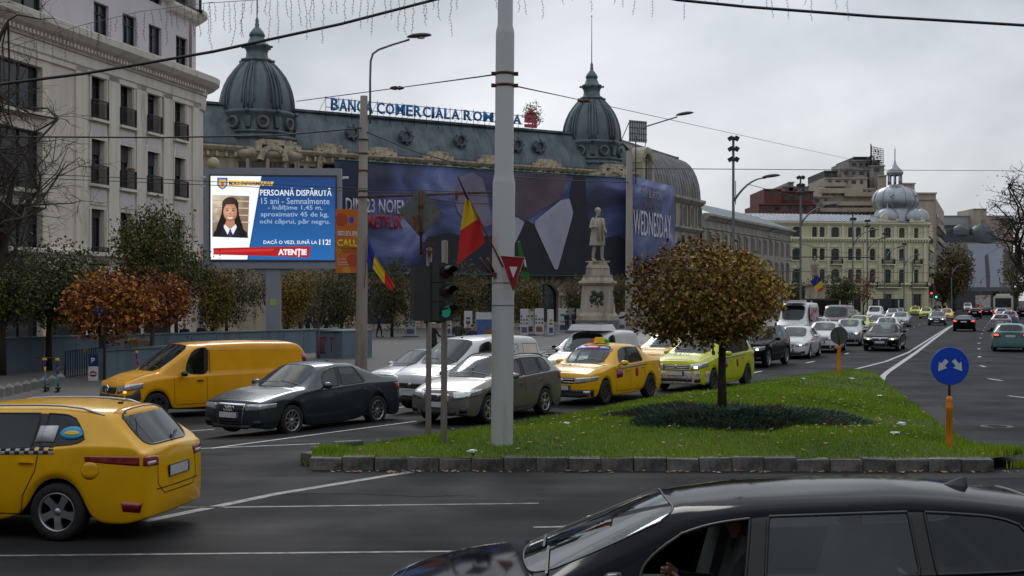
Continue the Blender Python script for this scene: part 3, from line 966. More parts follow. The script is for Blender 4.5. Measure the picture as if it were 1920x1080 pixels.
HATCH=dict(L=4.29,W=1.78,H=1.43,gc=.16,fw=.88,rw=3.58,ra=.37,r=.32,hf=.71,hfx=.13,cx=1.25,cz=.95,wx=2.02,rx=3.70,rz=1.36,gx=4.12,gz=1.02,bx=4.19,bz=.98,belt=[(0,.70),(1.3,.90),(3.4,1.00),(4.3,1.03)],roof=[(2.0,1.37),(2.5,1.42),(3.1,1.41),(3.70,1.34)],B=2.30,Bt=2.36,C=3.12,Ct=3.08,D=3.55,Dt=3.32,tw=.72,rt=.06,glass={'ws','sf','sr','rg'},gr=dict(y=.34,z0=.52,z1=.66,bars=2,yb=.28,barm=None),li=dict(y=.70,z0=.19,z1=.32),pz=.40,badge_z=.59,hl=dict(z0=.54,z1=.70,y0=.42,y1=.98,sweep=.46,rise=.05),tl=dict(z0=.74,z1=.92,y0=.58,y1=.98,sweep=.30),ap=.42,dp=.10)
COROLLA=dict(HATCH,L=4.18,W=1.71,H=1.47,roof=[(1.98,1.41),(2.5,1.46),(3.1,1.45),(3.6,1.39)],rx=3.6,gx=4.0,bx=4.08,rw=3.42,fw=.85,cx=1.15,wx=1.95,D=3.45,Dt=3.3,B=2.22,Bt=2.28,C=3.02,Ct=3.0,hl=dict(z0=.50,z1=.70,y0=.52,y1=.96,sweep=.36,rise=.05,z0e=.58),gr=dict(y=.36,z0=.56,z1=.64,bars=2,barm=CHROME),badge_z=.60)
SUV=dict(L=4.52,W=1.84,H=1.67,gc=.23,fw=.86,rw=3.62,ra=.41,r=.355,hf=.88,hfx=.12,cx=1.30,cz=1.08,wx=1.95,rx=4.12,rz=1.60,gx=4.38,gz=1.15,bx=4.42,bz=1.1,belt=[(0,.86),(1.3,1.02),(3.4,1.08),(4.5,1.12)],roof=[(1.9,1.59),(2.5,1.65),(3.3,1.65),(4.12,1.58)],B=2.25,Bt=2.28,C=3.15,Ct=3.15,D=3.90,Dt=3.78,tw=.77,glass={'ws','sf','sr','sq','rg'},gr=dict(y=.46,z0=.60,z1=.80,bars=3,barm=None),li=dict(y=.6,z0=.28,z1=.42),pz=.50,badge_z=.70,hl=dict(z0=.62,z1=.82,y0=.54,y1=.98,sweep=.34,rise=.03),tl=dict(z0=.85,z1=1.1,y0=.70,y1=.98,sweep=.26),ap=.36,dp=.14,dark=(7,8,9,10))
BIGVAN=dict(L=5.6,W=2.0,H=2.45,gc=.25,fw=.95,rw=4.5,ra=.41,r=.35,hf=1.0,hfx=.16,cx=1.02,cz=1.32,wx=1.75,rx=5.42,rz=2.4,gx=5.52,gz=1.5,bx=5.55,bz=1.3,belt=[(0,.95),(1.0,1.2),(2.2,1.28),(5.6,1.28)],roof=[(1.7,2.25),(2.2,2.42),(3.8,2.45),(5.42,2.42)],B=2.15,Bt=2.15,C=3.6,Ct=3.6,D=5.0,Dt=5.0,tw=.88,rt=.02,glass={'ws','sf'},gr=dict(y=.5,z0=.66,z1=.86,bars=3),li=dict(y=.7,z0=.3,z1=.5),pz=.52,hl=dict(z0=.72,z1=1.0,y0=.62,y1=.99,sweep=.36,rise=.08),tl=dict(z0=.9,z1=1.5,y0=.92,y1=.99,sweep=.08,z0e=.9),ap=.46,dp=.02,rn=.04,mirror=TRIM,handle=TRIM)
# -- ground, roads, island
ASPH=mat("asphalt",(0.025,0.0255,0.027),rough=0.62,noise=(0.35,0.10),bump=(120,0.35,0.004),col2=(0.016,0.0165,0.018),thr=(0.7,0.40,0.66),spec=.06)
def asphalt_detail():
 """fine aggregate, tyre-polished tracks and small light spots on the asphalt"""
 t=ASPH.node_tree;b=t.nodes["Principled BSDF"]
 src=b.inputs["Base Color"].links[0].from_socket
 tcn=t.nodes.new("ShaderNodeTexCoord")
 n=t.nodes.new("ShaderNodeTexNoise");n.inputs["Scale"].default_value=60;n.inputs["Detail"].default_value=3
 t.links.new(tcn.outputs["Object"],n.inputs[0])
 m=t.nodes.new("ShaderNodeMapRange");m.inputs[1].default_value=.3;m.inputs[2].default_value=.75;m.inputs[3].default_value=.55;m.inputs[4].default_value=1.7
 t.links.new(n.outputs[0],m.inputs[0])
 s=t.nodes.new("ShaderNodeVectorMath");s.operation='SCALE'
 t.links.new(src,s.inputs[0]);t.links.new(m.outputs[0],s.inputs[3])
 mp_=t.nodes.new("ShaderNodeMapping");mp_.inputs["Scale"].default_value=(.10,1.5,1);n3=t.nodes.new("ShaderNodeTexNoise");n3.inputs["Scale"].default_value=1.2;n3.inputs["Detail"].default_value=4
 t.links.new(tcn.outputs["Object"],mp_.inputs[0]);t.links.new(mp_.outputs[0],n3.inputs[0]);m3=t.nodes.new("ShaderNodeMapRange");m3.inputs[1].default_value=.35;m3.inputs[2].default_value=.65;m3.inputs[3].default_value=.78;m3.inputs[4].default_value=1.25
 t.links.new(n3.outputs[0],m3.inputs[0]);s3=t.nodes.new("ShaderNodeVectorMath");s3.operation='SCALE';t.links.new(s.outputs[0],s3.inputs[0]);t.links.new(m3.outputs[0],s3.inputs[3])
 t.links.new(s3.outputs[0],b.inputs["Base Color"])
 n2=t.nodes.new("ShaderNodeTexNoise");n2.inputs["Scale"].default_value=.5;n2.inputs["Detail"].default_value=5
 t.links.new(tcn.outputs["Object"],n2.inputs[0])
 m2=t.nodes.new("ShaderNodeMapRange");m2.inputs[1].default_value=.3;m2.inputs[2].default_value=.7;m2.inputs[3].default_value=.60;m2.inputs[4].default_value=.85
 t.links.new(n2.outputs[0],m2.inputs[0]);t.links.new(m2.outputs[0],b.inputs["Roughness"])
asphalt_detail()
PAVE=mat("pale_paving",(0.30,0.285,0.26),rough=0.85,noise=(1.2,0.15),col2=(0.20,0.19,0.175),thr=(.5,.45,.65))
PLAZA=mat("plaza_cobbles",(0.085,0.083,0.08),rough=0.85,noise=(9,0.35),bump=(14,.5,.03))
PAINTW=mat("road_paint",(0.42,0.42,0.41),rough=0.6,col2=(0.13,0.13,0.13),thr=(9,0.50,0.72))
PAINTF=mat("faded_road_paint",(0.22,0.22,0.215),rough=0.6,col2=(0.06,0.06,0.062),thr=(6,0.42,0.64))
KERB=mat("kerb_concrete",(0.15,0.145,0.135),rough=0.9,noise=(7,0.35),bump=(40,.5,.01),col2=(0.05,0.05,0.046),thr=(4,.46,.62))
vary(KERB,.75,1.25)
SOIL=mat("lawn_soil",(0.035,0.055,0.012),rough=0.95,noise=(5,0.5))
GRASSM=[mat("grass_green",(0.21,0.34,0.010),rough=0.55),mat("grass_dark",(0.11,0.21,0.010),rough=0.6),mat("grass_lime",(0.28,0.38,0.02),rough=0.55),mat("grass_dry",(0.17,0.15,0.05),rough=0.7)]
def sheet(name,xs,ys,fz,m,**kw):
 V=[];Fq=[]
 for y in ys:
  for x in xs:V.append((x,y,fz(x,y)))
 n=len(xs)
 for j in range(len(ys)-1):
  for i in range(n-1):Fq.append((j*n+i,j*n+i+1,(j+1)*n+i+1,(j+1)*n+i))
 me=fastmesh(name,V,Fq,m,None,True)
 return link(name,me,**kw)
xs=[-900,-400,-150]+[-80+4*k for k in range(10)]+[-40+1.0*k for k in range(81)]+[44+6*k for k in range(12)]+[150,400,900]
ys=[-60,0,8]+[12+1.0*k for k in range(90)]+[104+5*k for k in range(40)]+[400,700,1500]
sheet("road",xs,ys,gh,ASPH,kind="structure")
def ribbon(name,pts,wd,m,z=0.004,step=0.7,parent=None,**kw):
 V=[];Fq=[]
 P=[Vector((p[0],p[1]))for p in pts]
 Q=[]
 for a,b in zip(P,P[1:]):
  n=max(1,int((b-a).length/step))
  for k in range(n):Q.append(a.lerp(b,k/n))
 Q.append(P[-1])
 for i,q in enumerate(Q):
  t=(Q[min(i+1,len(Q)-1)]-Q[max(0,i-1)]).normalized();s=Vector((-t.y,t.x))*wd/2
  for sg in(1,-1):
   r=q+s*sg;V.append((r.x,r.y,gh(r.x,r.y)+z))
 Fq=[(2*i,2*i+1,2*i+3,2*i+2)for i in range(len(Q)-1)]
 return link(name,fastmesh(name,V,Fq,m),parent,**kw)
G2=lambda px,py:tuple(at(px,py)[:2])
mk=empty("road_markings",kind="structure")
for pts,wd,m in[([(-60,1043),(870,1034)],.07,PAINTF),([(300,953),(1010,944)],.07,PAINTF),([(1000,989),(1100,987)],.09,PAINTF),([(270,978),(520,926),(770,885)],.16,PAINTF),([(240,953),(420,951)],.08,PAINTF),([(395,841),(780,790)],.09,PAINTW),([(340,843),(600,832)],.12,PAINTF),([(350,809),(402,805)],.1,PAINTW),([(728,767),(765,762)],.1,PAINTW),([(1602,692.7),(1661,677.8),(1703,661),(1745.6,634),(1779,613),(1800,603)],.14,PAINTW),([(1653,713),(1656,705),(1664,697.5),(1689,680.6),(1717.5,661),(1751,635.6),(1782,613),(1803,603)],.2,PAINTW),([(1899,598),(1919,618),(1960,660)],.12,PAINTW)]:
 ribbon("painted_line",[G2(*p)for p in pts],wd,m,parent=mk)
dash=[(1418,698),(1519,679),(1588,663),(1640,646),(1672,632),(1701.6,617.6),(1713.8,613),(1724,609),(1733,606),(1741,603),(1748,600)]
dash+=[(1915.7,745),(1866,712),(1843,686.8),(1836.6,669),(1835.6,654),(1835.6,643.5),(1838.5,633.7),(1841,625.9),(1844,619.5),(1847,614),(1850,609.5),(1853,605.5),(1856,602)]
for i,(px,py)in enumerate(dash):
 c=Vector(G2(px,py))
 dv=Vector((math.sin(R(26 if i<2 else 21.5)),math.cos(R(26 if i<2 else 21.5))))
 if 10<i<14:dv=Vector((math.sin(R(12-14*(13-i))),math.cos(R(12-14*(13-i)))))if i<13 else Vector((math.sin(R(12)),math.cos(R(12))))
 ln=1.5 if i<11 else 1.1
 ribbon("painted_dash",[c-dv*ln*.5,c+dv*ln*.5],.14,PAINTW,parent=mk)
def lx(y):return sline(y)-9.6-max(0,30-y)*.25
K=[(lx(y),y)for y in(30,34,38,42,48,55,62,70,80,92,105,125,150,200)]
def area(name,left,right,ys_,z,m,**kw):
 V=[];Fq=[];n=26
 for y in ys_:
  a,b=left(y),right(y)
  for i in range(n+1):
   x=a+(b-a)*i/n;V.append((x,y,gh(x,y)+z))
 for j in range(len(ys_)-1):
  for i in range(n):Fq.append((j*(n+1)+i,j*(n+1)+i+1,(j+1)*(n+1)+i+1,(j+1)*(n+1)+i))
 return link(name,fastmesh(name,V,Fq,m,None,True),**kw)
YY=[34+2*k for k in range(40)]+[116,125,140,160,200]
area("plaza",lambda y:lx(y)-60,lambda y:lx(y)-.3,YY,.115,PLAZA,kind="structure")
def pv_left(y):return max(lx(y)-60,min(lx(y)-4.5,lx(y)-3.5-max(0,y-44)*.28))if y<78 else lx(y)-16
area("pavement",lambda y:lx(y)-5.5-max(0,min(y,70)-46)*.16,lambda y:lx(y)-.3,YY,.119,PAVE,kind="structure")
kb=MB()
kp=[(lx(y)-.15,y)for y in YY]
for a,b in zip(kp,kp[1:]):
 L_=math.hypot(b[0]-a[0],b[1]-a[1]);rz=math.atan2(b[1]-a[1],b[0]-a[0])
 cx_,cy_=(a[0]+b[0])/2,(a[1]+b[1])/2
 kb.box((cx_,cy_,gh(cx_,cy_)+.0),(L_,.3,.27),rz=rz)
kb.build("plaza_kerb",KERB,kind="structure")
area("left_pavement",lambda y:-60,lambda y:-13.6+(y-36.5)*.38,[36.8,38,40,42,44,46,50,56,62],.09,mat("grey_paving",(.10,.10,.10),rough=.8,noise=(5,.25),bump=(20,.4,.02)),kind="structure")
area("right_pavement",lambda y:sline(y)+22.5,lambda y:sline(y)+60,[70+10*k for k in range(30)],.12,PAVE,kind="structure")
ISL=[G2(583,879),G2(700,881),G2(1000,881.5),G2(1300,882),G2(1600,882),G2(1858,882),(8.35,19.9),G2(1800,822),G2(1752,788),G2(1700,748),G2(1660,716),G2(1643,702),G2(1618,694),G2(1592,693.5),G2(1530,701),G2(1450,712),G2(1350,727),G2(1250,742),G2(1130,766),G2(1060,779),G2(950,795),G2(840,812),G2(740,826),G2(680,838),G2(620,852),G2(588,866)]
isl=np.array(ISL)
def inside(P):
 x,y=P[:,0],P[:,1];r=np.zeros(len(P),bool);n=len(isl)
 for i in range(n):
  x1,y1=isl[i];x2,y2=isl[i-1]
  c=((y1>y)!=(y2>y))&(x<(x2-x1)*(y-y1)/(y2-y1+1e-12)+x1)
  r^=c
 return r
def edist(P):
 d=np.full(len(P),1e9);n=len(isl)
 for i in range(n):
  a=isl[i-1];b=isl[i];ab=b-a;t=np.clip(((P-a)@ab)/(ab@ab),0,1)
  d=np.minimum(d,np.linalg.norm(P-(a+t[:,None]*ab),axis=1))
 return d
def isl_z(P):
 d=edist(P);t=np.clip(d/3.2,0,1);t=t*t*(3-2*t)
 base=0.02+.17*np.clip((22-P[:,1])/2,0,1)
 return base+.30*t+.02*np.sin(P[:,0]*2.1)*np.cos(P[:,1]*1.7)*t
def isl_h(x,y):return float(isl_z(np.array([[x,y]]))[0])
gx_=np.arange(-5,15.5,.3);gy_=np.arange(18.6,50,.3)
GX,GY=np.meshgrid(gx_,gy_);PP=np.stack([GX.ravel(),GY.ravel()],1)
ins=inside(PP)
dd=edist(PP);near=(~ins)&(dd<.32)
for k in np.nonzero(near)[0]:
 best=None
 for i in range(len(isl)):
  a=isl[i-1];b=isl[i];ab=b-a;t=np.clip(((PP[k]-a)@ab)/(ab@ab),0,1);q=a+t*ab
  dq=np.linalg.norm(PP[k]-q)
  if best is None or dq<best[0]:best=(dq,q)
 PP[k]=best[1]
ok=ins|near
Z=isl_z(PP)
nx_=len(gx_);Fq=[]
for j in range(len(gy_)-1):
 for i in range(nx_-1):
  q=(j*nx_+i,j*nx_+i+1,(j+1)*nx_+i+1,(j+1)*nx_+i)
  if all(ok[list(q)]):Fq.append(q)
link("island_lawn",fastmesh("island_lawn",np.column_stack([PP,Z]),Fq,SOIL,None,True),kind="structure")
def blades(name,P,Zb,hgt,wid,mats,seed=1,label=None,cat="grass",lean=.5):
 rg=np.random.RandomState(seed);n=len(P)
 a=rg.uniform(0,2*np.pi,n);h=hgt*rg.uniform(.5,1.3,n);w_=wid*rg.uniform(.7,1.3,n)
 la=rg.uniform(0,2*np.pi,n);l=h*lean*rg.uniform(0,1,n)
 dx,dy=np.cos(a)*w_/2,np.sin(a)*w_/2
 V=np.empty((n,3,3))
 V[:,0]=np.stack([P[:,0]-dx,P[:,1]-dy,Zb-.005],1)
 V[:,1]=np.stack([P[:,0]+dx,P[:,1]+dy,Zb-.005],1)
 V[:,2]=np.stack([P[:,0]+np.cos(la)*l,P[:,1]+np.sin(la)*l,Zb+h],1)
 nz=np.sin(P[:,0]*1.3+1)*np.cos(P[:,1]*1.1)+rg.normal(0,.6,n)
 mi=np.where(nz>.9,2,np.where(nz<-.7,1,0));mi[rg.uniform(size=n)<.05]=3
 me=fastmesh(name,V.reshape(-1,3),np.arange(n*3).reshape(-1,3),mats,mi)
 return link(name,me,label=label,cat=cat,kind="stuff")
rg=np.random.RandomState(3)
cand=[]
for(n,ylo,yhi)in((150000,19,25),(110000,25,34),(60000,34,49)):
 P=np.stack([rg.uniform(-4.5,14.5,n),rg.uniform(ylo,yhi,n)],1);cand.append(P[inside(P)])
P=np.concatenate(cand)
far=P[:,1]>27
for sel,hg,wd_,nm in((~far,.055,.014,1),(far,.06,.03,2)):
 blades("lawn_grass",P[sel],isl_z(P[sel]),hg,wd_,GRASSM,seed=nm,label="short green grass covering the traffic island" if nm==1 else "green grass at the far narrow end of the traffic island")
tP=np.concatenate([rg.normal((8.05,19.85),(.16,.14),(1300,2)),rg.normal((-3.0,20.0),(.14,.14),(700,2)),rg.normal((7.9,22.1),(.25,.6),(900,2)),rg.normal((-1.3,20.9),(.15,.15),(250,2)),rg.normal((-1.55,22.3),(.15,.2),(300,2))])
blades("weed_tuft",tP,np.where(inside(tP),isl_z(tP),.0),.13,.022,GRASSM,seed=5,label="longer weeds sprouting at the island corners",cat="weeds")
A0=Vector(ISL[0]);A1=Vector(ISL[5])
nst=21;ks=empty("island_kerb",(A0.x,A0.y,0),label="worn concrete kerb along the front of the grassy island",cat="kerb")
rk=random.Random(4)
def rough_box(L_,W_,H_,sd,b=.018):
 bm=bmesh.new();bmesh.ops.create_cube(bm,size=1)
 bmesh.ops.scale(bm,verts=bm.verts,vec=(L_,W_,H_))
 bmesh.ops.bevel(bm,geom=bm.edges[:],offset=b,segments=1,affect='EDGES')
 r_=random.Random(sd)
 for v in bm.verts:v.co+=Vector((r_.uniform(-1,1),r_.uniform(-1,1),r_.uniform(-1,1)))*.008
 me=bpy.data.meshes.new("kerb_stone");bm.to_mesh(me);bm.free();me.materials.append(KERB);return me
stl=(A1-A0).length/nst
kv=[rough_box(stl-.010,.24,.29,s,.012)for s in range(6)]
dirk=(A1-A0).normalized();rz=math.atan2(dirk.y,dirk.x)
for i in range(nst):
 q=A0+dirk*stl*(i+.5)
 o=link("kerb_stone",kv[i%6],ks,loc=(q.x-A0.x,q.y-A0.y-.02+rk.uniform(-.02,.02),.055+rk.uniform(-.015,.012)),rot=(rk.uniform(-.04,.04),rk.uniform(-.02,.02),rz+(math.pi if rk.random()<.5 else 0)+rk.uniform(-.02,.02)))
for k,(px,py,a)in enumerate([(590,868,60),(610,857,30),(650,846,22)]):
 q=at(px,py)
 link("kerb_stone",kv[k],ks,loc=(q.x-A0.x+.02,q.y-A0.y,.04),rot=(0,0,R(a)))
JUN=[mat("juniper_green",(0.026,0.062,0.030),rough=.7),mat("juniper_blue",(0.035,0.065,0.05),rough=.7),mat("juniper_brown",(0.045,0.035,0.016),rough=.8)]
n=42000
TREE=at(1355,778,25.0);TREE=(TREE.x,25.0)
a=rg.uniform(0,2*np.pi,n);rr=np.sqrt(rg.uniform(0,1,n))
wob=1+.14*np.sin(a*3+1)+.09*np.sin(a*7)
jx=TREE[0]+.05+np.cos(a)*rr*2.45*wob;jy=TREE[1]-.55+np.sin(a)*rr*2.2*wob
JP=np.stack([jx,jy],1)
jh=.15*(1-rr**4)*(1+.5*np.sin(jx*5)*np.cos(jy*4.3))*rg.uniform(.3,1,n)
dirs=np.stack([np.cos(a+rg.normal(0,.6,n)),np.sin(a+rg.normal(0,.6,n)),rg.uniform(.1,.9,n)],1)
dirs/=np.linalg.norm(dirs,axis=1)[:,None]
ln=rg.uniform(.06,.14,n)[:,None]
base=np.column_stack([JP,isl_z(JP)+jh])
side=np.cross(dirs,rg.normal(size=(n,3)));side/=np.linalg.norm(side,axis=1)[:,None]
V=np.stack([base-side*.011,base+side*.011,base+dirs*ln],1).reshape(-1,3)
mi=np.where(rg.uniform(size=n)<.25,1,0);mi[(np.sin(jx*2.2)*np.sin(jy*3)>.45)&(rg.uniform(size=n)<.7)]=2
link("juniper_bed",fastmesh("juniper_bed",V,np.arange(3*n).reshape(-1,3),JUN,mi),label="low dark juniper ground cover under the round tree",cat="ground cover",kind="stuff")
LEAFM=[mat("leaf_rust",(.16,.055,.015),rough=.7),mat("leaf_ochre",(.30,.17,.04),rough=.7),mat("leaf_tan",(.28,.19,.11),rough=.7)]
LP=np.concatenate([np.stack([rg.uniform(-3,12,640),rg.uniform(19.3,36,640)],1),rg.normal((TREE[0],TREE[1]-.8),(1.7,1.5),(320,2))])
LP=LP[inside(LP)]
KP=np.stack([rg.uniform(-3.2,8.3,190),19.15+np.abs(rg.normal(0,.1,190))*-1],1)
z=np.concatenate([isl_z(LP)+.05,np.full(len(KP),.012)])
LP=np.concatenate([LP,KP]);n=len(LP)
sz=rg.uniform(.018,.055,n);an=rg.uniform(0,6.28,n)
V=[]
for k in range(n):
 c,s=math.cos(an[k])*sz[k],math.sin(an[k])*sz[k]
 x,y=LP[k]
 V+=[(x+c,y+s,z[k]+rg.uniform(0,.03)),(x-s*.7,y+c*.7,z[k]),(x-c,y-s,z[k]+rg.uniform(0,.02)),(x+s*.7,y-c*.7,z[k]+.005)]
link("fallen_leaves",fastmesh("fallen_leaves",V,np.arange(4*n).reshape(-1,4),LEAFM,rg.randint(0,3,n)),label="brown and ochre fallen leaves scattered on lawn and kerb",cat="leaves",kind="stuff")
LIT=mat("white_litter",(.55,.57,.6),rough=.6)
def crumple(loc,s,m,label,sd,flat=.35):
 bm=bmesh.new();bmesh.ops.create_icosphere(bm,subdivisions=2,radius=s)
 r_=random.Random(sd)
 for v in bm.verts:v.co*=r_.uniform(.55,1.15);v.co.z*=flat
 me=bpy.data.meshes.new("litter");bm.to_mesh(me);bm.free();me.materials.append(m)
 return link("litter",me,loc=loc,rot=(0,0,r_.uniform(0,6)),label=label,cat="litter",group="litter on the island lawn")
for i,(px,py,s,m,lb)in enumerate([(1597,652+48,.10,LIT,"small scrap of white paper near the far tip of the lawn"),(1690,777,.12,LIT,"crumpled pale plastic bag on the lawn left of the orange post"),(1678,801,.10,LIT,"larger torn white plastic sheet nearest the orange post"),(1505,709,.09,mat("blue_litter",(.2,.35,.6)),"light blue scrap on the lawn behind the juniper bed"),(1650,727,.08,LIT,"white scrap on the lawn below the far round sign"),(885,837,.08,LIT,"flattened white and red wrapper at the foot of the thick white pole"),(1062,797,.07,LIT,"white paper scrap just right of the thick white pole")]):
 q=at(px,py,dz=.33)
 crumple((q.x,q.y,isl_h(q.x,q.y)+.055),s,m,lb,i)
PATCH=mat("asphalt_patch",(0.024,0.0245,0.026),rough=.8,noise=(2,.15),spec=.2);SEALM=mat("crack_sealant",(.014,.014,.015),rough=.9,spec=0)
for k,c in enumerate([[(150,905),(330,897),(345,880),(190,884)],[(1700,900),(1920,896),(1920,880),(1705,884)],[(1720,800),(1800,795),(1765,760),(1705,764)]]):
 V=[(*G2(*q),.0025+.0002*k)for q in c];link("asphalt_patch",fastmesh("asphalt_patch",V,[(0,1,2,3)],PATCH),kind="structure")
rl=random.Random(8)
crk=empty("sealed_cracks",kind="structure")
for(x0,y0,x1,y1)in[(500,925,900,932),(60,880,390,872),(1690,870,1915,850)]:
 pts=[]
 for k in range(9):t_=k/8;pts.append(G2(x0+(x1-x0)*t_+rl.uniform(-9,9),y0+(y1-y0)*t_+rl.uniform(-3,3)))
 ribbon("crack_line",pts,rl.uniform(.012,.022),SEALM,z=.0032,step=.25,parent=crk)
for px,py,lb in((1870,800,"round iron manhole cover right of the island"),):
 x,y=G2(px,py);mb=MB();mb.lathe([(.001,.006),(.27,.006),(.28,.012),(.33,.012),(.34,.002)],(0,0,0),28)
 for k in range(7):mb.box((0,-.21+.07*k,.009),(.4-abs(k-3)*.06,.02,.008))
 mb.build("manhole_cover",mat("cast_iron",(.035,.032,.03),rough=.6,metal=.4,noise=(12,.4)),loc=(x,y,0),label=lb,cat="manhole cover")
# -- buildings
STONE_L=mat("cream_stucco",(0.66,0.60,0.51),rough=0.85,noise=(.5,.08),streak=True,col2=(0.46,0.41,0.345),thr=(.8,.48,.75))
STONE_LT=mat("cream_trim",(0.66,0.61,0.53),rough=0.8,noise=(2,.1),col2=(0.30,0.27,0.23),thr=(1.5,.55,.8),streak=True)
LILAC=mat("lilac_stucco",(0.58,0.54,0.56),rough=0.85,noise=(.6,.08),streak=True)
STONE_B=mat("bank_stone",(0.38,0.325,0.245),rough=0.9,noise=(1.2,.2),col2=(0.14,0.12,0.095),thr=(1.1,.46,.72),streak=True)
STONE_BT=mat("bank_carved_stone",(0.44,0.375,0.27),rough=0.9,noise=(3,.25),col2=(0.12,0.10,0.08),thr=(2.2,.48,.7))
ZINC=mat("blue_grey_zinc",(0.095,0.130,0.145),rough=0.5,metal=.15,noise=(1.5,.18),col2=(0.036,0.052,0.064),thr=(1.0,.4,.7),streak=True)
ZINC_L=mat("pale_zinc",(0.16,0.19,0.21),rough=0.5,metal=.2,noise=(2,.2))
ZINC_R=mat("rusty_roof",(0.17,0.17,0.17),rough=0.6,metal=.2,noise=(2,.2),col2=(0.07,0.055,0.047),thr=(1.3,.46,.66),streak=True)
DARKWIN=mat("dark_frame",(0.02,0.019,0.021),rough=0.5)
BROWNWIN=mat("brown_frame",(0.10,0.065,0.04),rough=0.6)
PANE=vary(mat("window_pane",(0.010,0.012,0.014),rough=0.06,spec=.6,noise=(1.2,.5)),.6,4.5)
CURT=mat("curtain",(0.16,0.15,0.14),rough=.8,noise=(3,.3))
SHUT=mat("roller_shutter",(0.045,0.04,0.042),rough=.7)
IRON=mat("wrought_iron",(0.016,0.015,0.016),rough=.55)
GREYS=mat("grey_stone",(0.31,0.29,0.255),rough=.9,noise=(1,.15),col2=(0.13,.12,.105),thr=(.9,.45,.7),streak=True)
YEL=mat("pale_yellow_stucco",(0.52,0.49,0.315),rough=.85,noise=(.6,.07),col2=(0.42,.40,.26),thr=(.6,.5,.7),streak=True)
YELT=mat("cream_yellow_trim",(0.60,0.575,0.41),rough=.85,noise=(1.5,.07))
SILVER=mat("silver_dome",(0.30,0.32,0.35),rough=.36,metal=.6,noise=(1.4,.15),streak=True)
CONC=mat("aged_concrete",(0.36,0.31,0.25),rough=.9,noise=(.7,.15),col2=(0.24,.21,.175),thr=(.5,.45,.75),streak=True)
CONC2=mat("grey_concrete",(0.27,0.25,0.225),rough=.9,noise=(.7,.2),col2=(0.10,.092,.085),thr=(.5,.42,.7),streak=True)
BRICKM=mat("red_brown_render",(0.115,0.040,0.032),rough=.9,noise=(.8,.15),streak=True)
class Fac:
 """a flat wall: local x along it, local -y outward, z up; openings cut for real"""
 def __init__(s,root):s.root=root
 def fp(s,px,py=None,y=0.0):
  """photo pixel -> (u, z) on the plane y of this facade (world maths from the root)"""
  rz=s.root.rotation_euler.z;o=s.root.location
  c,sn=math.cos(rz),math.sin(rz)
  k=(px-960)/F
  ox,oy=o.x-sn*y,o.y+c*y
  u=(k*oy-ox)/(c-k*sn)
  Y=oy+sn*u
  return(u,(CAMZ-(py-HOR)/F*Y-o.z)if py is not None else None)
 def wall(s,name,u0,u1,z0,z1,ops,m,y=0.0,depth=.3,mr=None,thick=.4,parent=None):
  us=sorted({u0,u1,*[o[0]for o in ops],*[o[1]for o in ops]});zs=sorted({z0,z1,*[o[2]for o in ops],*[o[3]for o in ops]})
  us=[u for u in us if u0<=u<=u1];zs=[z for z in zs if z0<=z<=z1]
  mb=MB()
  for a,b in zip(us,us[1:]):
   for c,d_ in zip(zs,zs[1:]):
    mu_,mz=(a+b)/2,(c+d_)/2
    if any(o[0]<mu_<o[1]and o[2]<mz<o[3]for o in ops):continue
    mb.add([(a,y,c),(b,y,c),(b,y,d_),(a,y,d_)],[(0,1,2,3)])
  for o in ops:
   a,b,c,d_=o[:4];q=y+depth
   mb.add([(a,y,c),(b,y,c),(b,y,d_),(a,y,d_),(a,q,c),(b,q,c),(b,q,d_),(a,q,d_)],[(0,1,5,4),(1,2,6,5),(2,3,7,6),(3,0,4,7)],1 if mr else 0)
  t=y+thick
  mb.add([(u0,y,z0),(u0,y,z1),(u0,t,z1),(u0,t,z0),(u1,y,z0),(u1,y,z1),(u1,t,z1),(u1,t,z0)],[(0,1,2,3),(5,4,7,6),(1,5,6,2)])
  return mb.build(name,[m,mr or m],parent or s.root,fix=False)
_WIN={}
def window(root,u,z,w_,h_,y=.25,fm=None,kind="plain",pm=None,arch=False,nm=None):
 """window centred at u, bottom z: frame part with pane children"""
 fm=fm or DARKWIN
 w_,h_=round(w_,2),round(h_,2)
 key=(w_,h_,fm.name,kind,arch,(pm or PANE).name)
 if key not in _WIN:
  f=MB();p=MB();t=min(.07,w_*.08);b=MB()
  if kind=="far":
   f.box((0,.03,h_/2),(t,.05,h_))
   f.box((0,.03,h_*.62),(w_,.05,t))
  else:
   for x in(-w_/2+t/2,w_/2-t/2):f.box((x,0,h_/2),(t,.08,h_))
   for zz in(t/2,h_-t/2):f.box((0,0.002,zz),(w_-2*t,.075,t))
   f.box((0,.004,h_/2),(t,.07,h_-2*t));
   if kind!="wide":f.box((0,.008,h_*.7),(w_-2*t,.05,t*.8))
   if kind=="wide":
    for x in(-w_/4,w_/4):f.box((x,.004,h_/2),(t,.07,h_-2*t))
  p.add([(-w_/2,.05,0),(w_/2,.05,0),(w_/2,.05,h_),(-w_/2,.05,h_)],[(0,1,2,3)])
  if arch:
   n=10;pts=[(-w_/2-.02,h_+.02)]+[(-w_/2*math.cos(math.pi*k/n)*1.0,h_-w_/2*.9+w_/2*.9*math.sin(math.pi*k/n))for k in range(n+1)]+[(w_/2+.02,h_+.02)]
   M=Matrix(((1,0,0),(0,0,1),(0,1,0))).to_4x4()
  _WIN[key]=(f.mesh("window",fm),p.mesh("pane",pm or PANE))
 a,b=_WIN[key]
 o=link(nm or "window",a,root,loc=(u,y,z))
 link("pane",b,o)
 return o
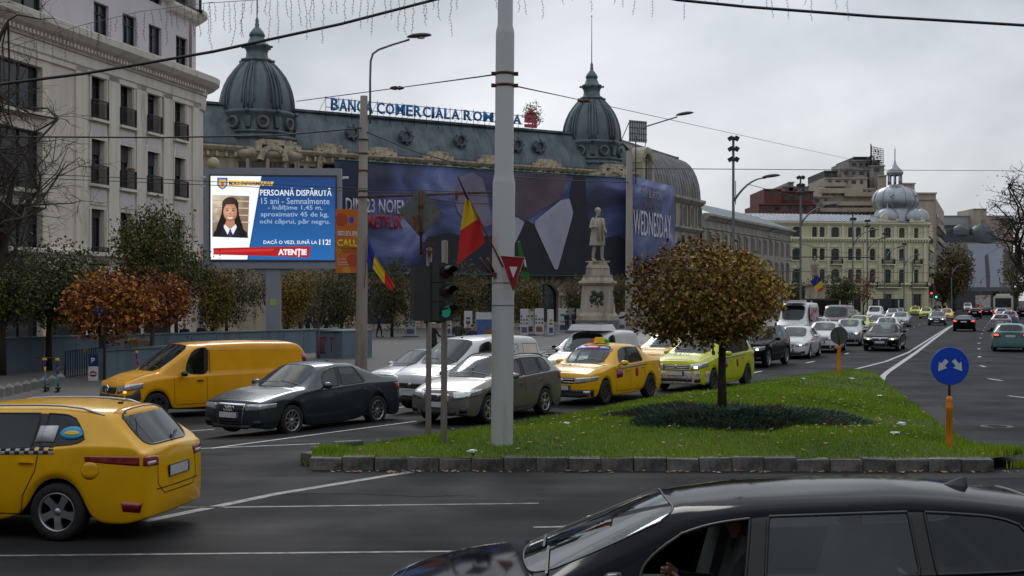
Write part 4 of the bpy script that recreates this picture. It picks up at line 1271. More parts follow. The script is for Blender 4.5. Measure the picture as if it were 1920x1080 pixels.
def arch_spandrel(mb,u,z,w_,h_,y,depth,n=8,mi=0,flat=.9):
 """fills the corners of a rectangular opening to make a round head"""
 r=w_/2;ry=r*flat;zc=z+h_-ry
 for sg in(-1,1):
  pts=[(u+sg*r,z+h_)]+[(u+sg*r*math.cos(math.pi/2*k/n),zc+ry*math.sin(math.pi/2*k/n))for k in range(n+1)]
  V=[(p[0],y,p[1])for p in pts]+[(p[0],y+depth,p[1])for p in pts]
  m_=len(pts)
  fs=[(0,k,k+1)for k in range(1,m_-1)]+[(k,k+1,m_+k+1,m_+k)for k in range(1,m_-1)]
  mb.add(V,fs,mi)
def railing(root,u,z,w_,h_=.95,y=-.18,m=None,d_=.16,n=None,nm="balcony_railing"):
 key=("rail",round(w_,2),h_,d_,(m or IRON).name)
 if key not in _WIN:
  mb=MB();n=n or max(5,int(w_/.11))
  mb.box((0,0,h_),(w_,.05,.05));mb.box((0,0,.08),(w_,.04,.04));mb.box((0,0,h_*.8),(w_,.03,.03))
  for k in range(n+1):mb.box((-w_/2+w_*k/n,0.003,h_/2),(.022,.022,h_))
  for x in(-w_/2,w_/2):mb.box((x,d_/2,h_/2),(.03,d_,h_*.96))
  _WIN[key]=mb.mesh(nm,m or IRON)
 return link(nm,_WIN[key],root,loc=(u,y,z))
def cornice(mb,u0,u1,z,prof,y=0.0,mi=0):
 """moulding: prof list of (out, dz); extruded along u"""
 V=[]
 for u in(u0,u1):
  for(o,dz)in prof:V.append((u,y-o,z+dz))
 n=len(prof)
 fs=[(k,k+1,n+k+1,n+k)for k in range(n-1)]+[tuple(range(n)),tuple(range(n,2*n))[::-1]]
 mb.add(V,fs,mi)
# ---- left corner building
Lb=empty("corner_building",(-29.66,40,-.35),math.atan2(1,.2415),label="cream stone corner apartment block with tall narrow windows and black balconies",cat="building")
fa=Fac(Lb)
UE=fa.fp(372)[0]
cols=[fa.fp(px)[0]for px in(184,237,287,337)]
bigs=[(fa.fp(-60)[0],fa.fp(80)[0])]
zrow=lambda py,px=237:fa.fp(px,py)[1]
rows=[(zrow(236),zrow(152)),(zrow(353),zrow(262)),(zrow(500),zrow(399))]
toprow=[(zrow(84),zrow(22))]
W1=1.30
ops=[]
for(zb,zt)in rows:
 for i,c in enumerate(cols):ops.append((c-W1/2,c+W1/2,zb,zt))
for zb,zt in[(fa.fp(40,205)[1],fa.fp(40,115)[1]),(fa.fp(40,352)[1],fa.fp(40,240)[1]),(fa.fp(40,487)[1],fa.fp(40,384)[1]),(.5,3.6)]:
 ops.append((bigs[0][0],bigs[0][1],zb,zt))
ZC=zrow(95)-1.2
ub=fa.fp(97)[0]
fa.wall("wall",-14,UE,0,ZC,ops,STONE_L,y=0,depth=.45)
for o in ops:
 big=o[1]-o[0]>2.5
 rw_=random.Random(int(o[0]*7+o[2]*3))
 if rw_.random()<.75:
  mb=MB();cw_=rw_.uniform(.12,.4)*(o[1]-o[0]);n_=max(3,int(cw_/.07))
  for k_ in range(n_):mb.box((o[0]+.06+cw_*(k_+.5)/n_,.415+.006*(k_%2),(o[2]+o[3])/2),(cw_/n_,.01,o[3]-o[2]-.1))
  mb.build("curtain",CURT,Lb)
 window(Lb,(o[0]+o[1])/2,o[2],o[1]-o[0],o[3]-o[2],y=.38,kind="wide" if big else "plain")
tr=MB()
for(zb,zt)in rows:
 for i,c in enumerate(cols):
  tr.box((c,-.10,zb-.12),(W1+.5,.35,.14))
  tr.box((c+W1/2+.16,-.035,(zb+zt)/2),(.14,.07,zt-zb));tr.box((c-W1/2-.16,-.035,(zb+zt)/2),(.14,.07,zt-zb))
  tr.box((c,-.03,zb-.75),(W1+.2,.06,.85));tr.box((c,-.05,zb-.75),(W1-.15,.06,.6),1)
for i in range(5):
 pu=[cols[0]-1.75]+[(cols[k]+cols[k+1])/2 for k in range(3)]+[UE-.5]
 tr.box((pu[i],-.06,(rows[2][0]+ZC)/2),(1.05 if i<4 else .8,.12,ZC-rows[2][0]+1.2))
for c,d_ in ops and[(o[2],o[3])for o in ops if o[1]-o[0]>2.5]:
 tr.box(((bigs[0][0]+bigs[0][1])/2,-.12,c-.12),(bigs[0][1]-bigs[0][0]+.6,.4,.2))
cornice(tr,-14,UE,ZC-.9,[(0,0),(.12,.05),(.12,.3),(.2,.38),(.2,.9),(.0,.9)],y=0)
cornice(tr,-14,UE+.3,ZC,[(0,0),(.25,.05),(.3,.35),(.75,.55),(1.05,.8),(1.1,1.15),(.9,1.25),(0,1.35)],y=0)
zs_=fa.fp(375,505)[1]
cornice(tr,-14,UE,zs_,[(0,0),(.15,.03),(.2,.3),(.45,.45),(.45,.62),(0,.7)],y=0)
tr.build("stone_trim",[STONE_LT,LILAC],Lb)
dn=MB()
k=-14.0
while k<UE:dn.box((k,-.42,ZC+.28),(.14,.3,.2));k+=.32
dn.build("dentils",STONE_LT,Lb,kind="stuff")
for(zb,zt)in rows:
 for i,c in enumerate(cols):
  railing(Lb,c,zb-.02,W1+.26,1.0,y=-.2)
for(ri,ci,fr)in((0,2,.22),(1,0,.42),(1,1,.46),(1,2,.42),(1,3,.52),(0,3,.1),(2,0,.15),(2,2,.2)):
 zb,zt=rows[ri];h_=(zt-zb)*fr
 mb=MB();n=int(h_/.09)
 for k in range(n):mb.box((0,0,-h_*(k+.5)/n),(W1-.1,.03+.015*(k%2),h_/n))
 mb.build("roller_shutter",SHUT,Lb,loc=(cols[ci],.30,zt))
gm=MB()
rl=random.Random(2)
for k in range(60):gm.ball((cols[1]+rl.uniform(-.5,.5),-.22+rl.uniform(-.06,.06),rows[1][0]+1.0+rl.uniform(0,.16)),.035,5,3,0 if rl.random()<.4 else 1)
gm.build("flower_box",[mat("geranium_red",(.35,.01,.02)),mat("geranium_leaf",(.04,.09,.02))],Lb)
ops2=[]
zb2,zt2=toprow[0]
for px in(190,243,291,341):
 c=fa.fp(px,y=.3)[0];ops2.append((c-.75,c+.75,zb2,zt2));ops2.append((c-.75,c+.75,zb2+3.3,zt2+3.3))
ops2.append((fa.fp(-40,y=.3)[0],fa.fp(80,y=.3)[0],zb2,zt2));
Z2=zb2+2.75+.55
UE2=fa.fp(362)[0]
fa.wall("upper_wall",-14,UE2,ZC+1.2,Z2+4.6,ops2,LILAC,y=.3,depth=.3)
for o in ops2:window(Lb,(o[0]+o[1])/2,o[2],o[1]-o[0],o[3]-o[2],y=.52,kind="wide" if o[1]-o[0]>2.5 else "plain",fm=DARKWIN)
t2=MB()
cornice(t2,fa.fp(322)[0],UE2+1.0,Z2-.15,[(0,0),(.3,.1),(.5,.4),(.5,.6),(0,.65)],y=.3)
cornice(t2,fa.fp(262)[0],fa.fp(322)[0],Z2+.3,[(0,0),(.2,.1),(.4,.4),(.4,.55),(0,.6)],y=.3)
t2.build("upper_string_course",STONE_LT,Lb)
railing(Lb,fa.fp(345)[0],Z2+.5,4.2,1.0,y=-.1)
rc=MB();RC=2.6
rc.lathe([(RC,0),(RC,ZC)],(UE,RC,0),14,0,a0=-math.pi/2,a1=math.pi/2.2)
rc.build("rounded_corner",STONE_L,Lb)
rc=MB()
rc.lathe([(RC,ZC),(RC+.25,ZC+.05),(RC+.3,ZC+.35),(RC+.75,ZC+.55),(RC+1.05,ZC+.8),(RC+1.1,ZC+1.15),(RC+.9,ZC+1.25),(RC-.3,ZC+1.35)],(UE,RC,0),16,0,a0=-math.pi/2,a1=math.pi/2.2,smooth=False)
rc.lathe([(RC,ZC-.9),(RC+.12,ZC-.85),(RC+.2,ZC-.52),(RC+.2,ZC),(RC,ZC)],(UE,RC,0),16,0,a0=-math.pi/2,a1=math.pi/2.2,smooth=False)
rc.lathe([(RC,zs_),(RC+.15,zs_),(RC+.2,zs_+.3),(RC+.45,zs_+.45),(RC+.45,zs_+.62),(RC,zs_+.7)],(UE,RC,0),16,0,a0=-math.pi/2,a1=math.pi/2.2,smooth=False)
rc.build("corner_cornice",STONE_LT,Lb)
rc=MB();R2=2.2
rc.lathe([(R2,ZC+1.2),(R2,Z2+4.6)],(UE2+.4,R2+.3,0),14,0,a0=-math.pi/2,a1=math.pi/2.2)
rc.lathe([(R2,Z2-.15),(R2+.35,Z2+.05),(R2+.75,Z2+.35),(R2+.75,Z2+.6),(R2,Z2+.7)],(UE2+.4,R2+.3,0),14,1,a0=-math.pi/2,a1=math.pi/2.2,smooth=False)
rc.build("upper_corner",[LILAC,STONE_LT],Lb)
rb=MB();rb.box((UE/2-7,7.0,(Z2+4.2)/2),(UE+12,12,Z2+4.2));rb.build("rear_mass",STONE_L,Lb)
sp=MB();
for(a,b)in((90,150),(215,262),(270,318)):
 ua,ub_=fa.fp(a)[0],fa.fp(b)[0]
 sp.box(((ua+ub_)/2,-.03,1.9),(ub_-ua,.08,3.0))
sp.build("shop_window",PANE,Lb)
# ---- bank building with two domes
Bk=empty("bank_building",(-23.9,115,-.35),math.atan2(20,32.7),label="long stone bank palace with blue grey mansard roof and two ribbed domes",cat="building")
fb=Fac(Bk)
YF=-3.0
EZ=16.6;RZ=20.9;U0,U1=-16,42
wins=[];ops=[]
ub=MB()
u=-12.0
pit=4.15
dorm=[fb.fp(px,y=YF)[0]for px in(618,713,820,921,1024,1146)]
bays=[-13.6,-10.2]+[dorm[0]-4.6]+dorm
mid=[]
for a,b in zip(bays[2:],bays[3:]):mid+=[a+(b-a)/3,a+2*(b-a)/3]
for c in bays:ops.append((c-.75,c+.75,12.9,15.9,'a'))
for c in mid:ops.append((c-.5,c+.5,13.2,15.4,'r'))
for c in bays+mid:
 ops.append((c-.65,c+.65,7.4,10.6,'r'))
for c in bays:ops.append((c-1.5,c+1.5,.6,4.6,'A'))
fb.wall("wall",U0,U1,0,EZ,ops,STONE_B,y=YF,depth=.45)
sp=MB();trm=MB()
for o in ops:
 w_,h_=o[1]-o[0],o[3]-o[2];c=(o[0]+o[1])/2
 window(Bk,c,o[2],w_,h_,y=YF+.4,fm=BROWNWIN if o[4]!='A' else DARKWIN)
 if o[4]in 'aA':arch_spandrel(sp,c,o[2],w_,h_,YF+.003,.4)
 if o[4]=='A':
  for k in range(9):
   a=math.pi*(k+.5)/9;r=w_/2+.45
   M=Matrix.Rotation(-a+math.pi/2,3,'Y')
   trm.box((c-math.cos(a)*r*-1,YF-.06,o[3]-w_/2*.9+math.sin(a)*r),(.42,.2,.85),0,M=M)
 if o[4]=='a':
  for sg in(-1,1):trm.box((c+sg*1.05,YF-.12,o[2]+1.5),(.28,.3,3.0));trm.box((c+sg*1.05,YF-.2,o[3]-.15),(.4,.45,.3))
sp.build("arch_head",STONE_B,Bk)
for k in range(14):
 z=.35+k*.48
 for a,b in zip([U0]+[c+1.95 for c in bays],[c-1.95 for c in bays]+[U1]):
  if b-a>.2:trm.box(((a+b)/2,YF-.05,z),(b-a,.12,.40))
cornice(trm,U0,U1,11.7,[(0,0),(.2,.1),(.35,.35),(.35,.5),(0,.6)],y=YF)
cornice(trm,U0,U1,6.6,[(0,0),(.2,.1),(.4,.35),(.4,.5),(0,.6)],y=YF)
cornice(trm,U0,U1,EZ-.9,[(0,0),(.15,.1),(.2,.5),(.55,.7),(.75,.95),(.75,1.1),(0,1.15)],y=YF)
trm.build("stone_trim",STONE_BT,Bk)
cb=MB();k=U0
while k<U1:cb.box((k,YF-.3,EZ-.55),(.22,.5,.42));k+=.85
cb.build("brackets",STONE_BT,Bk,kind="stuff")
dm=MB()
for c in bays:
 for sg in(-1,1):dm.box((c+sg*1.15,YF-.05,15.4),(.45,.8,2.6));dm.box((c+sg*1.35,YF-.1,16.9),(.5,.7,.6))
 n=9
 for k in range(n):
  a=math.pi*(k+.5)/n
  M=Matrix.Rotation(-a+math.pi/2,3,'Y')
  dm.box((c+math.cos(a)*1.15,YF-.1,15.75+math.sin(a)*1.15),(.45,.8,.5),0,M=M)
 dm.box((c,YF-.05,17.15),(2.2,.7,.42));dm.box((c,YF-.02,17.45),(1.5,.6,.35));dm.box((c,YF-.3,17.0),(.4,.5,.7))
 for sg in(-1,1):dm.box((c+sg*.98,YF-.1,17.38),(.35,.6,.3))
dm.build("dormer_surrounds",STONE_BT,Bk)
ms=MB()
def mansard(mb,u0,u1,y0,z0,z1,back,mi=0,n=6):
 pr=[]
 for k in range(n+1):
  t=k/n;pr.append((y0+back*(t**1.25),z0+(z1-z0)*(t**.9)))
 V=[]
 for u in(u0,u1):V+=[(u,y,z)for y,z in pr]
 m_=len(pr)
 mb.add(V,[(k,k+1,m_+k+1,m_+k)for k in range(n)],mi)
mansard(ms,U0,U1-.2,YF+.3,EZ+.2,RZ,2.2)
ms.add([(U0,YF+2.5,RZ),(U1-.2,YF+2.5,RZ),(U1-1,YF+9,RZ+1.3),(U0,YF+9,RZ+1.3)],[(0,1,2,3)],1)
ms.box(((U0+U1)/2,YF+9.2,(RZ+1.2)/2),(U1-U0-3,.4,RZ+1.2),0)
ms.build("mansard_roof",[ZINC,ZINC_L],Bk)
rg_=MB()
rg_.box(((U0+U1)/2-.2,YF+2.4,RZ+.05),(U1-U0-.4,.35,.22));rg_.box(((U0+U1)/2,YF+.32,EZ+.35),(U1-U0,.3,.3))
k=U0+.5
while k<U1:
 for j in range(5):
  t0,t1=j/5,(j+1)/5
  f=lambda t:(YF+.29+2.2*(t**1.25),EZ+.2+(RZ-EZ-.2)*(t**.9))
  a,b=f(t0),f(t1)
  rg_.tube([(k,*a),(k,*b)],.014,4,0,cap=False,smooth=False)
 k+=1.05
rg_.build("roof_seams",ZINC,Bk)
for px in(660,760,862,968,1010):
 c=fb.fp(px,y=YF+1)[0]
 mb=MB();mb.lathe([(.35,0),(.38,-.5),(.62,-.55),(.66,-.35),(.66,.2)],axis='y',n=14);mb.lathe([(.001,-.3),(.36,-.3)],axis='y',n=12,mi=1)
 for q in range(8):mb.box((math.cos(q*.785)*.66,-.4,math.sin(q*.785)*.66),(.18,.3,.18))
 mb.build("oculus",[ZINC,PANE],Bk,loc=(c,YF+1.1,19.0))
def dome(u,R_,z0,name="dome"):
 e=MB();c=(0,0,0)
 k=R_/3.75
 e.lathe([(R_*1.06,-.6),(R_*1.1,-.2),(R_*1.04,.3),(R_*1.02,.9)],c,40,0)
 e.lathe([(R_*1.02,.9),(R_*1.08,1.0),(R_*1.08,1.25),(R_*.99,1.35),(R_*.99,1.5),(R_*1.03,1.55),(R_*1.03,1.7),(R_*.965,1.8),(R_*.955,3.2),(R_*1.0,3.35),(R_*1.0,3.6),(R_*.94,3.7)],c,40,0)
 prof=[(.94,3.7),(.945,4.3),(.93,4.9),(.89,5.6),(.82,6.3),(.73,6.95),(.62,7.5),(.5,8.0),(.40,8.35),(.36,8.45)]
 e.lathe([(R_*a,b)for a,b in prof],c,40,0)
 lz=8.45
 e.lathe([(R_*.36,lz),(R_*.41,lz+.12),(R_*.38,lz+.3),(R_*.29,lz+.45),(R_*.27,lz+.9),(R_*.30,lz+1.25),(R_*.36,lz+1.45),(R_*.34,lz+1.65),(R_*.25,lz+1.8),(R_*.19,lz+2.3),(R_*.18,lz+2.45),(R_*.21,lz+2.5),(R_*.185,lz+2.8),(R_*.11,lz+3.15),(R_*.05,lz+3.4),(R_*.06,lz+3.6),(R_*.04,lz+3.75),(R_*.05,lz+3.95),(R_*.015,lz+4.3)],c,24,0)
 o=e.build(name,ZINC,Bk,loc=(u,0,z0))
 ribs=MB()
 for q in range(8):
  a=q*math.pi/4+.2
  for off in(-.11,.11,0):
   pts=[(math.cos(a+off)*R_*(x+.012),math.sin(a+off)*R_*(x+.012),z)for x,z in prof]
   ribs.tube(pts,.09 if off else .14,5,0)
  for sg in(-1,1):
   pts=[]
   for j in range(9):
    t=j/8;i0=min(int(t*7),7)+1;x,z=prof[i0]
    aa=a+math.pi/8*2*(.5+sg*.29*(1-.25*t));pts.append((math.cos(aa)*R_*(x+.008),math.sin(aa)*R_*(x+.008),z))
   ribs.tube(pts,.055,4,0)
  for dz,rr_,s_ in((3.5,1.03,.2),(8.55,.43,.16),(9.95,.38,.14)):
   ribs.ball((math.cos(a)*R_*rr_,math.sin(a)*R_*rr_,dz),s_,6,4)
  ribs.box((math.cos(a)*R_*.99,math.sin(a)*R_*.99,2.5),(.2,.5,1.0),rz=a,taper=1.4)
 ribs.build("dome_ribs",ZINC,o)
 for q in range(8):
  a=q*math.pi/4+.2+math.pi/8
  mb=MB()
  mb.lathe([(.32,0),(.34,.25),(.58,.3),(.62,.1),(.62,-.2)],axis='x',n=14);mb.lathe([(.001,.15),(.34,.15)],axis='x',n=12,mi=1)
  mb.build("oculus",[ZINC,mat("oculus_rust",(.05,.03,.025))],o,loc=(math.cos(a)*R_*.97,math.sin(a)*R_*.97,2.45),rot=(0,0,a))
 mb=MB();mb.tube([(0,0,12.6),(0,0,17.8)],[.055,.03],5);mb.ball((0,0,17.9),.09,6,4)
 mb.build("finial_mast",ZINC,o)
 return o
dome(0,3.62,16.7)
dome(38.3,3.28,16.6).scale=(1,1,.98)
for(u_,r_)in((0,4.1),(38.3,3.9)):
 mb=MB();mb.lathe([(r_,0),(r_,15.6),(r_+.3,15.8),(r_+.6,16.1),(r_+.6,16.4),(r_+.1,16.7)],(0,0,0),28,0)
 for a in(-2.5,-2.1,-1.7,-1.3,-.9,-.5):mb.box((math.cos(a)*(r_+.12),math.sin(a)*(r_+.12),13.8),(.5,.3,3.8),rz=a)
 mb.build("bow_wall",STONE_B,Bk,loc=(u_,0,0))
 for a in(-2.3,-1.9+.0,-1.5,-1.1,-.7):
  M=a+math.pi/2
  o=window(Bk,0,0,1.0,2.9,fm=BROWNWIN,y=0)
  o.location=(u_+math.cos(a)*(r_+.06),math.sin(a)*(r_+.06),12.6);o.rotation_euler=(0,0,M)
 a=-1.9+.3
 mb=MB()
 for k in range(9):
  b=math.pi*(k+.5)/9;Mx=Matrix.Rotation(-b+math.pi/2,3,'Y')
  mb.box((math.cos(b)*1.15,0,math.sin(b)*1.15),(.45,.9,.5),M=Mx)
 mb.box((0,0,1.6),(2.3,.7,.5));mb.box((-1.3,0,1.2),(.5,.7,.9));mb.box((1.3,0,1.2),(.5,.7,.9))
 mb.build("arched_pediment",STONE_BT,Bk,loc=(u_+math.cos(a)*(r_+.2),math.sin(a)*(r_+.2),15.6),rot=(0,0,a+math.pi/2))
Bw=empty("bank_side_wing",(*(Matrix.Rotation(math.atan2(20,32.7),3,'Z')@Vector((42,-3,0))+Vector((-23.9,115,0)))[:2],-.2),math.atan2(21.7,10.9),label="stained stone wing of the bank with rust streaked curved roof",cat="building")
fw_=Fac(Bw)
UW=fw_.fp(1312)[0]
cw=[fw_.fp(px)[0]for px in(1215,1278,1296,1308)]
cw=[3,6,9,12]+[fw_.fp(px)[0]for px in(1281,1295,1308)]
ops=[]
for c in cw:
 ops.append((c-.55,c+.55,12.0,14.0));ops.append((c-.55,c+.55,7.6,10.6));ops.append((c-.55,c+.55,2.0,5.0))
fw_.wall("wall",0,UW,0,15.0,ops,GREYS,y=0,depth=.4)
for o in ops:window(Bw,(o[0]+o[1])/2,o[2],1.1,o[3]-o[2],y=.35)
t=MB()
cornice(t,0,UW+.4,11.0,[(0,0),(.2,.1),(.6,.4),(.6,.6),(0,.7)])
cornice(t,0,UW+.4,14.4,[(0,0),(.2,.1),(.7,.5),(.7,.8),(0,.9)])
for c in cw:
 for sg in(-1,1):t.box((c+sg*.85,-.12,12.9),(.3,.3,2.8))
t.build("stone_trim",GREYS,Bw)
t=MB();n=8
pr=[(-.1+3.4*(k/n)**1.9,15.3+5.3*math.sin(k/n*math.pi/2)**1.0)for k in range(n+1)]
V=[(u_,y_,z_)for u_ in(1.0,UW)for y_,z_ in pr];m_=n+1
t.add(V,[(k,k+1,m_+k+1,m_+k)for k in range(n)]+[tuple(range(m_,2*m_))+()],0)
t.add([(UW,y_,z_)for y_,z_ in pr]+[(UW,9,pr[-1][1]),(UW,9,0),(UW,-.0,0)],[tuple(range(m_+3))],1)
t.add([(1.0,pr[-1][0],pr[-1][1]),(UW,pr[-1][0],pr[-1][1]),(UW,9,pr[-1][1]),(1,9,pr[-1][1])],[(0,1,2,3)])
t.box((UW/2,3.2,20.75),(UW,.4,.35));t.box((UW-.1,3.5,20.5),(.5,1.4,.8))
k=1.6
while k<UW:
 for j in range(n):t.tube([(k,pr[j][0]-.03,pr[j][1]),(k,pr[j+1][0]-.03,pr[j+1][1])],.022,4,cap=False)
 k+=1.0
t.build("curved_roof",[ZINC_R,GREYS],Bw)
t=MB();cu=fw_.fp(1213,y=-.5)[0]
t.box((cu-1.5,.1,16.4),(.7,1.6,4));t.box((cu+1.5,.1,16.4),(.7,1.6,4));t.box((cu,.1,14.9),(3.6,1.6,.7));t.box((cu,.3,16.6),(2.4,1.0,3.5),0)
for k in range(11):
 b=math.pi*(k+.5)/11;Mx=Matrix.Rotation(-b+math.pi/2,3,'Y')
 t.box((cu+math.cos(b)*1.55,.1,17.9+math.sin(b)*1.45),(.55,1.6,.7),M=Mx)
t.build("stone_dormer",mat("pale_weathered_stone",(.36,.33,.26),rough=.9,noise=(2,.2)),Bw)
o=window(Bw,cu,15.5,1.5,2.9,y=-.27,fm=mat("cream_frame",(.42,.38,.3)))
def banner_mat():
 m=bpy.data.materials.new("banner_print");m.use_nodes=True;t_=m.node_tree;b=t_.nodes["Principled BSDF"]
 b.inputs["Roughness"].default_value=.6
 tcn=t_.nodes.new("ShaderNodeTexCoord");mpn=t_.nodes.new("ShaderNodeMapping");mpn.inputs["Scale"].default_value=(.10,.3,.17)
 t_.links.new(tcn.outputs["Object"],mpn.inputs[0])
 n1=t_.nodes.new("ShaderNodeTexNoise");n1.inputs["Scale"].default_value=1.3;n1.inputs["Detail"].default_value=5;n1.inputs["Distortion"].default_value=.6
 t_.links.new(mpn.outputs[0],n1.inputs[0])
 rp=t_.nodes.new("ShaderNodeValToRGB");e=rp.color_ramp.elements
 e[0].position=.33;e[0].color=(.010,.013,.035,1);e[1].position=.70;e[1].color=(.32,.34,.52,1)
 x=e.new(.48);x.color=(.04,.055,.15,1);x=e.new(.58);x.color=(.10,.125,.29,1)
 t_.links.new(n1.outputs[0],rp.inputs[0]);t_.links.new(rp.outputs[0],b.inputs["Base Color"])
 return m
BAN=banner_mat()
YB=YF-1.75
ub0,ub1=fb.fp(628,y=YB)[0],fb.fp(1188,y=YB)[0]
zb0,zb1=fb.fp(1100,517,y=YB)[1],fb.fp(660,301,y=YB)[1]
bn=empty("facade_banner",Bk.location,Bk.rotation_euler.z,label="huge dark blue film advertising banner hung across the bank facade",cat="banner")
fbn=Fac(bn)
def panelmesh(u0,u1,z0,z1,y,m,nx=24):
 V=[];Fq=[]
 for j in range(7):
  for i in range(nx+1):
   uu=u0+(u1-u0)*i/nx;zz=z0+(z1-z0)*j/6
   V.append((uu,y+.04*math.sin(i*1.9)*math.cos(j*1.3),zz))
 for j in range(6):
  for i in range(nx):Fq.append((j*(nx+1)+i,j*(nx+1)+i+1,(j+1)*(nx+1)+i+1,(j+1)*(nx+1)+i))
 return fastmesh("printed_sheet",V,Fq,m,None,True)
so=link("printed_sheet",panelmesh(ub0,ub1,zb0,zb1,YB,BAN),bn);so.modifiers.new("t",'SOLIDIFY').thickness=.03
BW2=fw_.fp(1265,y=-1.3)[0]
bn2=empty("facade_banner",Bw.location,Bw.rotation_euler.z,label="narrow dark blue banner with tall pale series title on the bank side wing",cat="banner")
so=link("printed_sheet",panelmesh(fw_.fp(1186,y=-1.3)[0],BW2,zb0,zb1-.1,-1.3,BAN,8),bn2);so.modifiers.new("t",'SOLIDIFY').thickness=.03
fb2=Fac(bn2)
bt=MB();bt.tube([(ub0,YB,zb0),(ub1,YB,zb0)],.07,5);bt.tube([(ub0,YB,zb1),(ub1,YB,zb1)],.06,5);bt.build("green_edge_rope",mat("green_rope",(.03,.12,.09)),bn)
def shape(root_f,name,pxs,y,m,parent):
 for _ in range(2):pxs=[q_ for a_,b_ in zip(pxs,pxs[1:]+pxs[:1])for q_ in((a_[0]*.93+b_[0]*.07,a_[1]*.93+b_[1]*.07),(a_[0]*.07+b_[0]*.93,a_[1]*.07+b_[1]*.93))]
 pts=[root_f.fp(px,py,y=y)for px,py in pxs]
 mb=MB();M=Matrix(((1,0,0,0),(0,0,1,0),(0,1,0,0),(0,0,0,1)))
 mb.prism(pts,y,y+.02,0,M=M)
 return mb.build(name,m,parent)
P_DK=mat("print_black",(.008,.008,.02),rough=.6,noise=(.6,.4));P_PL=mat("print_lavender",(.33,.33,.42),rough=.6,noise=(.25,.35));P_MV=mat("print_mauve",(.085,.06,.085),rough=.6,noise=(.35,.45))
P_LT=mat("print_grey_lavender",(.15,.13,.2),rough=.6,noise=(.4,.3))
ys_=YB-.07
shape(fbn,"printed_shape",[(575+60,305),(690,303),(692,420),(640,470),(634,512)],ys_,mat("print_navy",(.012,.017,.05),rough=.6,noise=(.3,.3)),bn)
shape(fbn,"printed_shape",[(940,513),(975,405),(1000,420),(1060,418),(1075,330),(1098,330),(1100,400),(1118,450),(1160,440),(1178,455),(1184,508),(1172,516)],ys_,P_DK,bn)
shape(fbn,"printed_shape",[(945,323),(1064,327),(1052,372),(1010,396),(985,415),(965,402),(940,400)],ys_-.03,P_MV,bn)
shape(fbn,"printed_shape",[(1000,417),(1052,375),(1068,372),(1075,400),(1046,505),(1040,505)],ys_-.06,P_PL,bn)
shape(fbn,"printed_shape",[(966,405),(984,416),(966,456),(950,452)],ys_-.06,P_PL,bn)
shape(fbn,"printed_shape",[(862,332),(885,322),(905,335),(915,372),(925,420),(900,428),(880,420),(860,400),(850,370)],ys_,P_LT,bn)
shape(fbn,"printed_shape",[(800,445),(840,436),(880,445),(940,440),(940,511),(785,509)],ys_,P_DK,bn)
TXW=mat("print_white",(.42,.43,.50),rough=.6);TXR=mat("print_red",(.32,.012,.02),rough=.6);TXG=mat("print_grey",(.10,.10,.15),rough=.6)
def wtext(root_f,body,x0,x1,y0,y1,y,m,parent,bold=.02,px_mid=None):
 a=root_f.fp(x0,(y0+y1)/2,y=y);b=root_f.fp(x1,(y0+y1)/2,y=y);c=root_f.fp((x0+x1)/2,y0,y=y);d_=root_f.fp((x0+x1)/2,y1,y=y)
 M=frame(((a[0]+b[0])/2,y,(c[1]+d_[1])/2),(1,0,0))
 return text(body,b[0]-a[0],c[1]-d_[1],m,M,parent,bold=bold,ext=.01)
wtext(fbn,"DIN 23 NOIEMBRIE",648,800,374,401,ys_-.1,TXW,bn,.02)
wtext(fbn,"NETFLIX",690,755,404,428,ys_-.1,TXR,bn,.03)
wtext(fb2,"SCORNIT DE IMAGINAȚIA LUI",1195,1248,350,357,-1.42,TXG,bn2,.0)
wtext(fb2,"TIM BURTON",1204,1241,358,372,-1.42,mat("print_pale",(.28,.27,.33)),bn2,.0)
wtext(fb2,"UN SERIAL NETFLIX",1198,1244,382,391,-1.42,TXG,bn2,.0)
wtext(fb2,"WEDNESDAY",1188,1258,398,444,-1.42,mat("print_title",(.5,.5,.55)),bn2,.0)
SG=mat("blue_sign_letters",(.004,.15,.40),rough=.4);SGR=mat("red_sign",(.38,.03,.07),rough=.4)
sg=empty("rooftop_sign",Bk.location,Bk.rotation_euler.z,label="blue rooftop letters spelling the bank's name on a frame above the mansard",cat="sign")
fs_=Fac(sg)
words_=[("BANCA",619,700,183,210),("COMERCIALA",705,862,195,224),("ROMANA",868,978,208,234)]
for body,x0,x1,y0,y1 in words_:
 n=len(body);adv=[{'I':.38,'M':1.08,'L':.74,'E':.78,'O':1.0}.get(c_,.9)for c_ in body];kx=(x1-x0)/sum(adv)
 for i,chh in enumerate(body):
  a=x0+kx*(sum(adv[:i])+.05);b=a+kx*(adv[i]-.10);ww=(a-x0)/max(i,1)if i else 0
  yo=(y1-y0-22)*(i/max(1,n-1))+y0
  yy0=183+(i*ww+x0-619)*(33/359.);hh=25-(x0+i*ww-619)/359.*6
  A=fs_.fp(a,yy0,y=YF+1.2);B_=fs_.fp(b,yy0+hh,y=YF+1.2)
  M=frame(((A[0]+B_[0])/2,YF+1.2,(A[1]+B_[1])/2),(1,0,0))
  o=text(chh,B_[0]-A[0],A[1]-B_[1],SG,M,sg,bold=.028,ext=.08,name="letter")
sf=MB()
ua,ubb=fs_.fp(612,y=YF+1.4)[0],fs_.fp(982,y=YF+1.4)[0]
for z in(RZ+.45,RZ+1.3):sf.tube([(ua,YF+1.55,z),(ubb,YF+1.55,z)],.035,4)
k=ua
while k<ubb:
 sf.tube([(k,YF+1.55,RZ-.7),(k,YF+1.55,RZ+1.5)],.03,4);sf.tube([(k,YF+1.6,RZ+1.3),(k,YF+3.4,RZ+.1)],.025,4);k+=1.35
sf.build("sign_frame",IRON,sg)
a=fs_.fp(984,239,y=YF+1.2);b=fs_.fp(1006,216,y=YF+1.2)
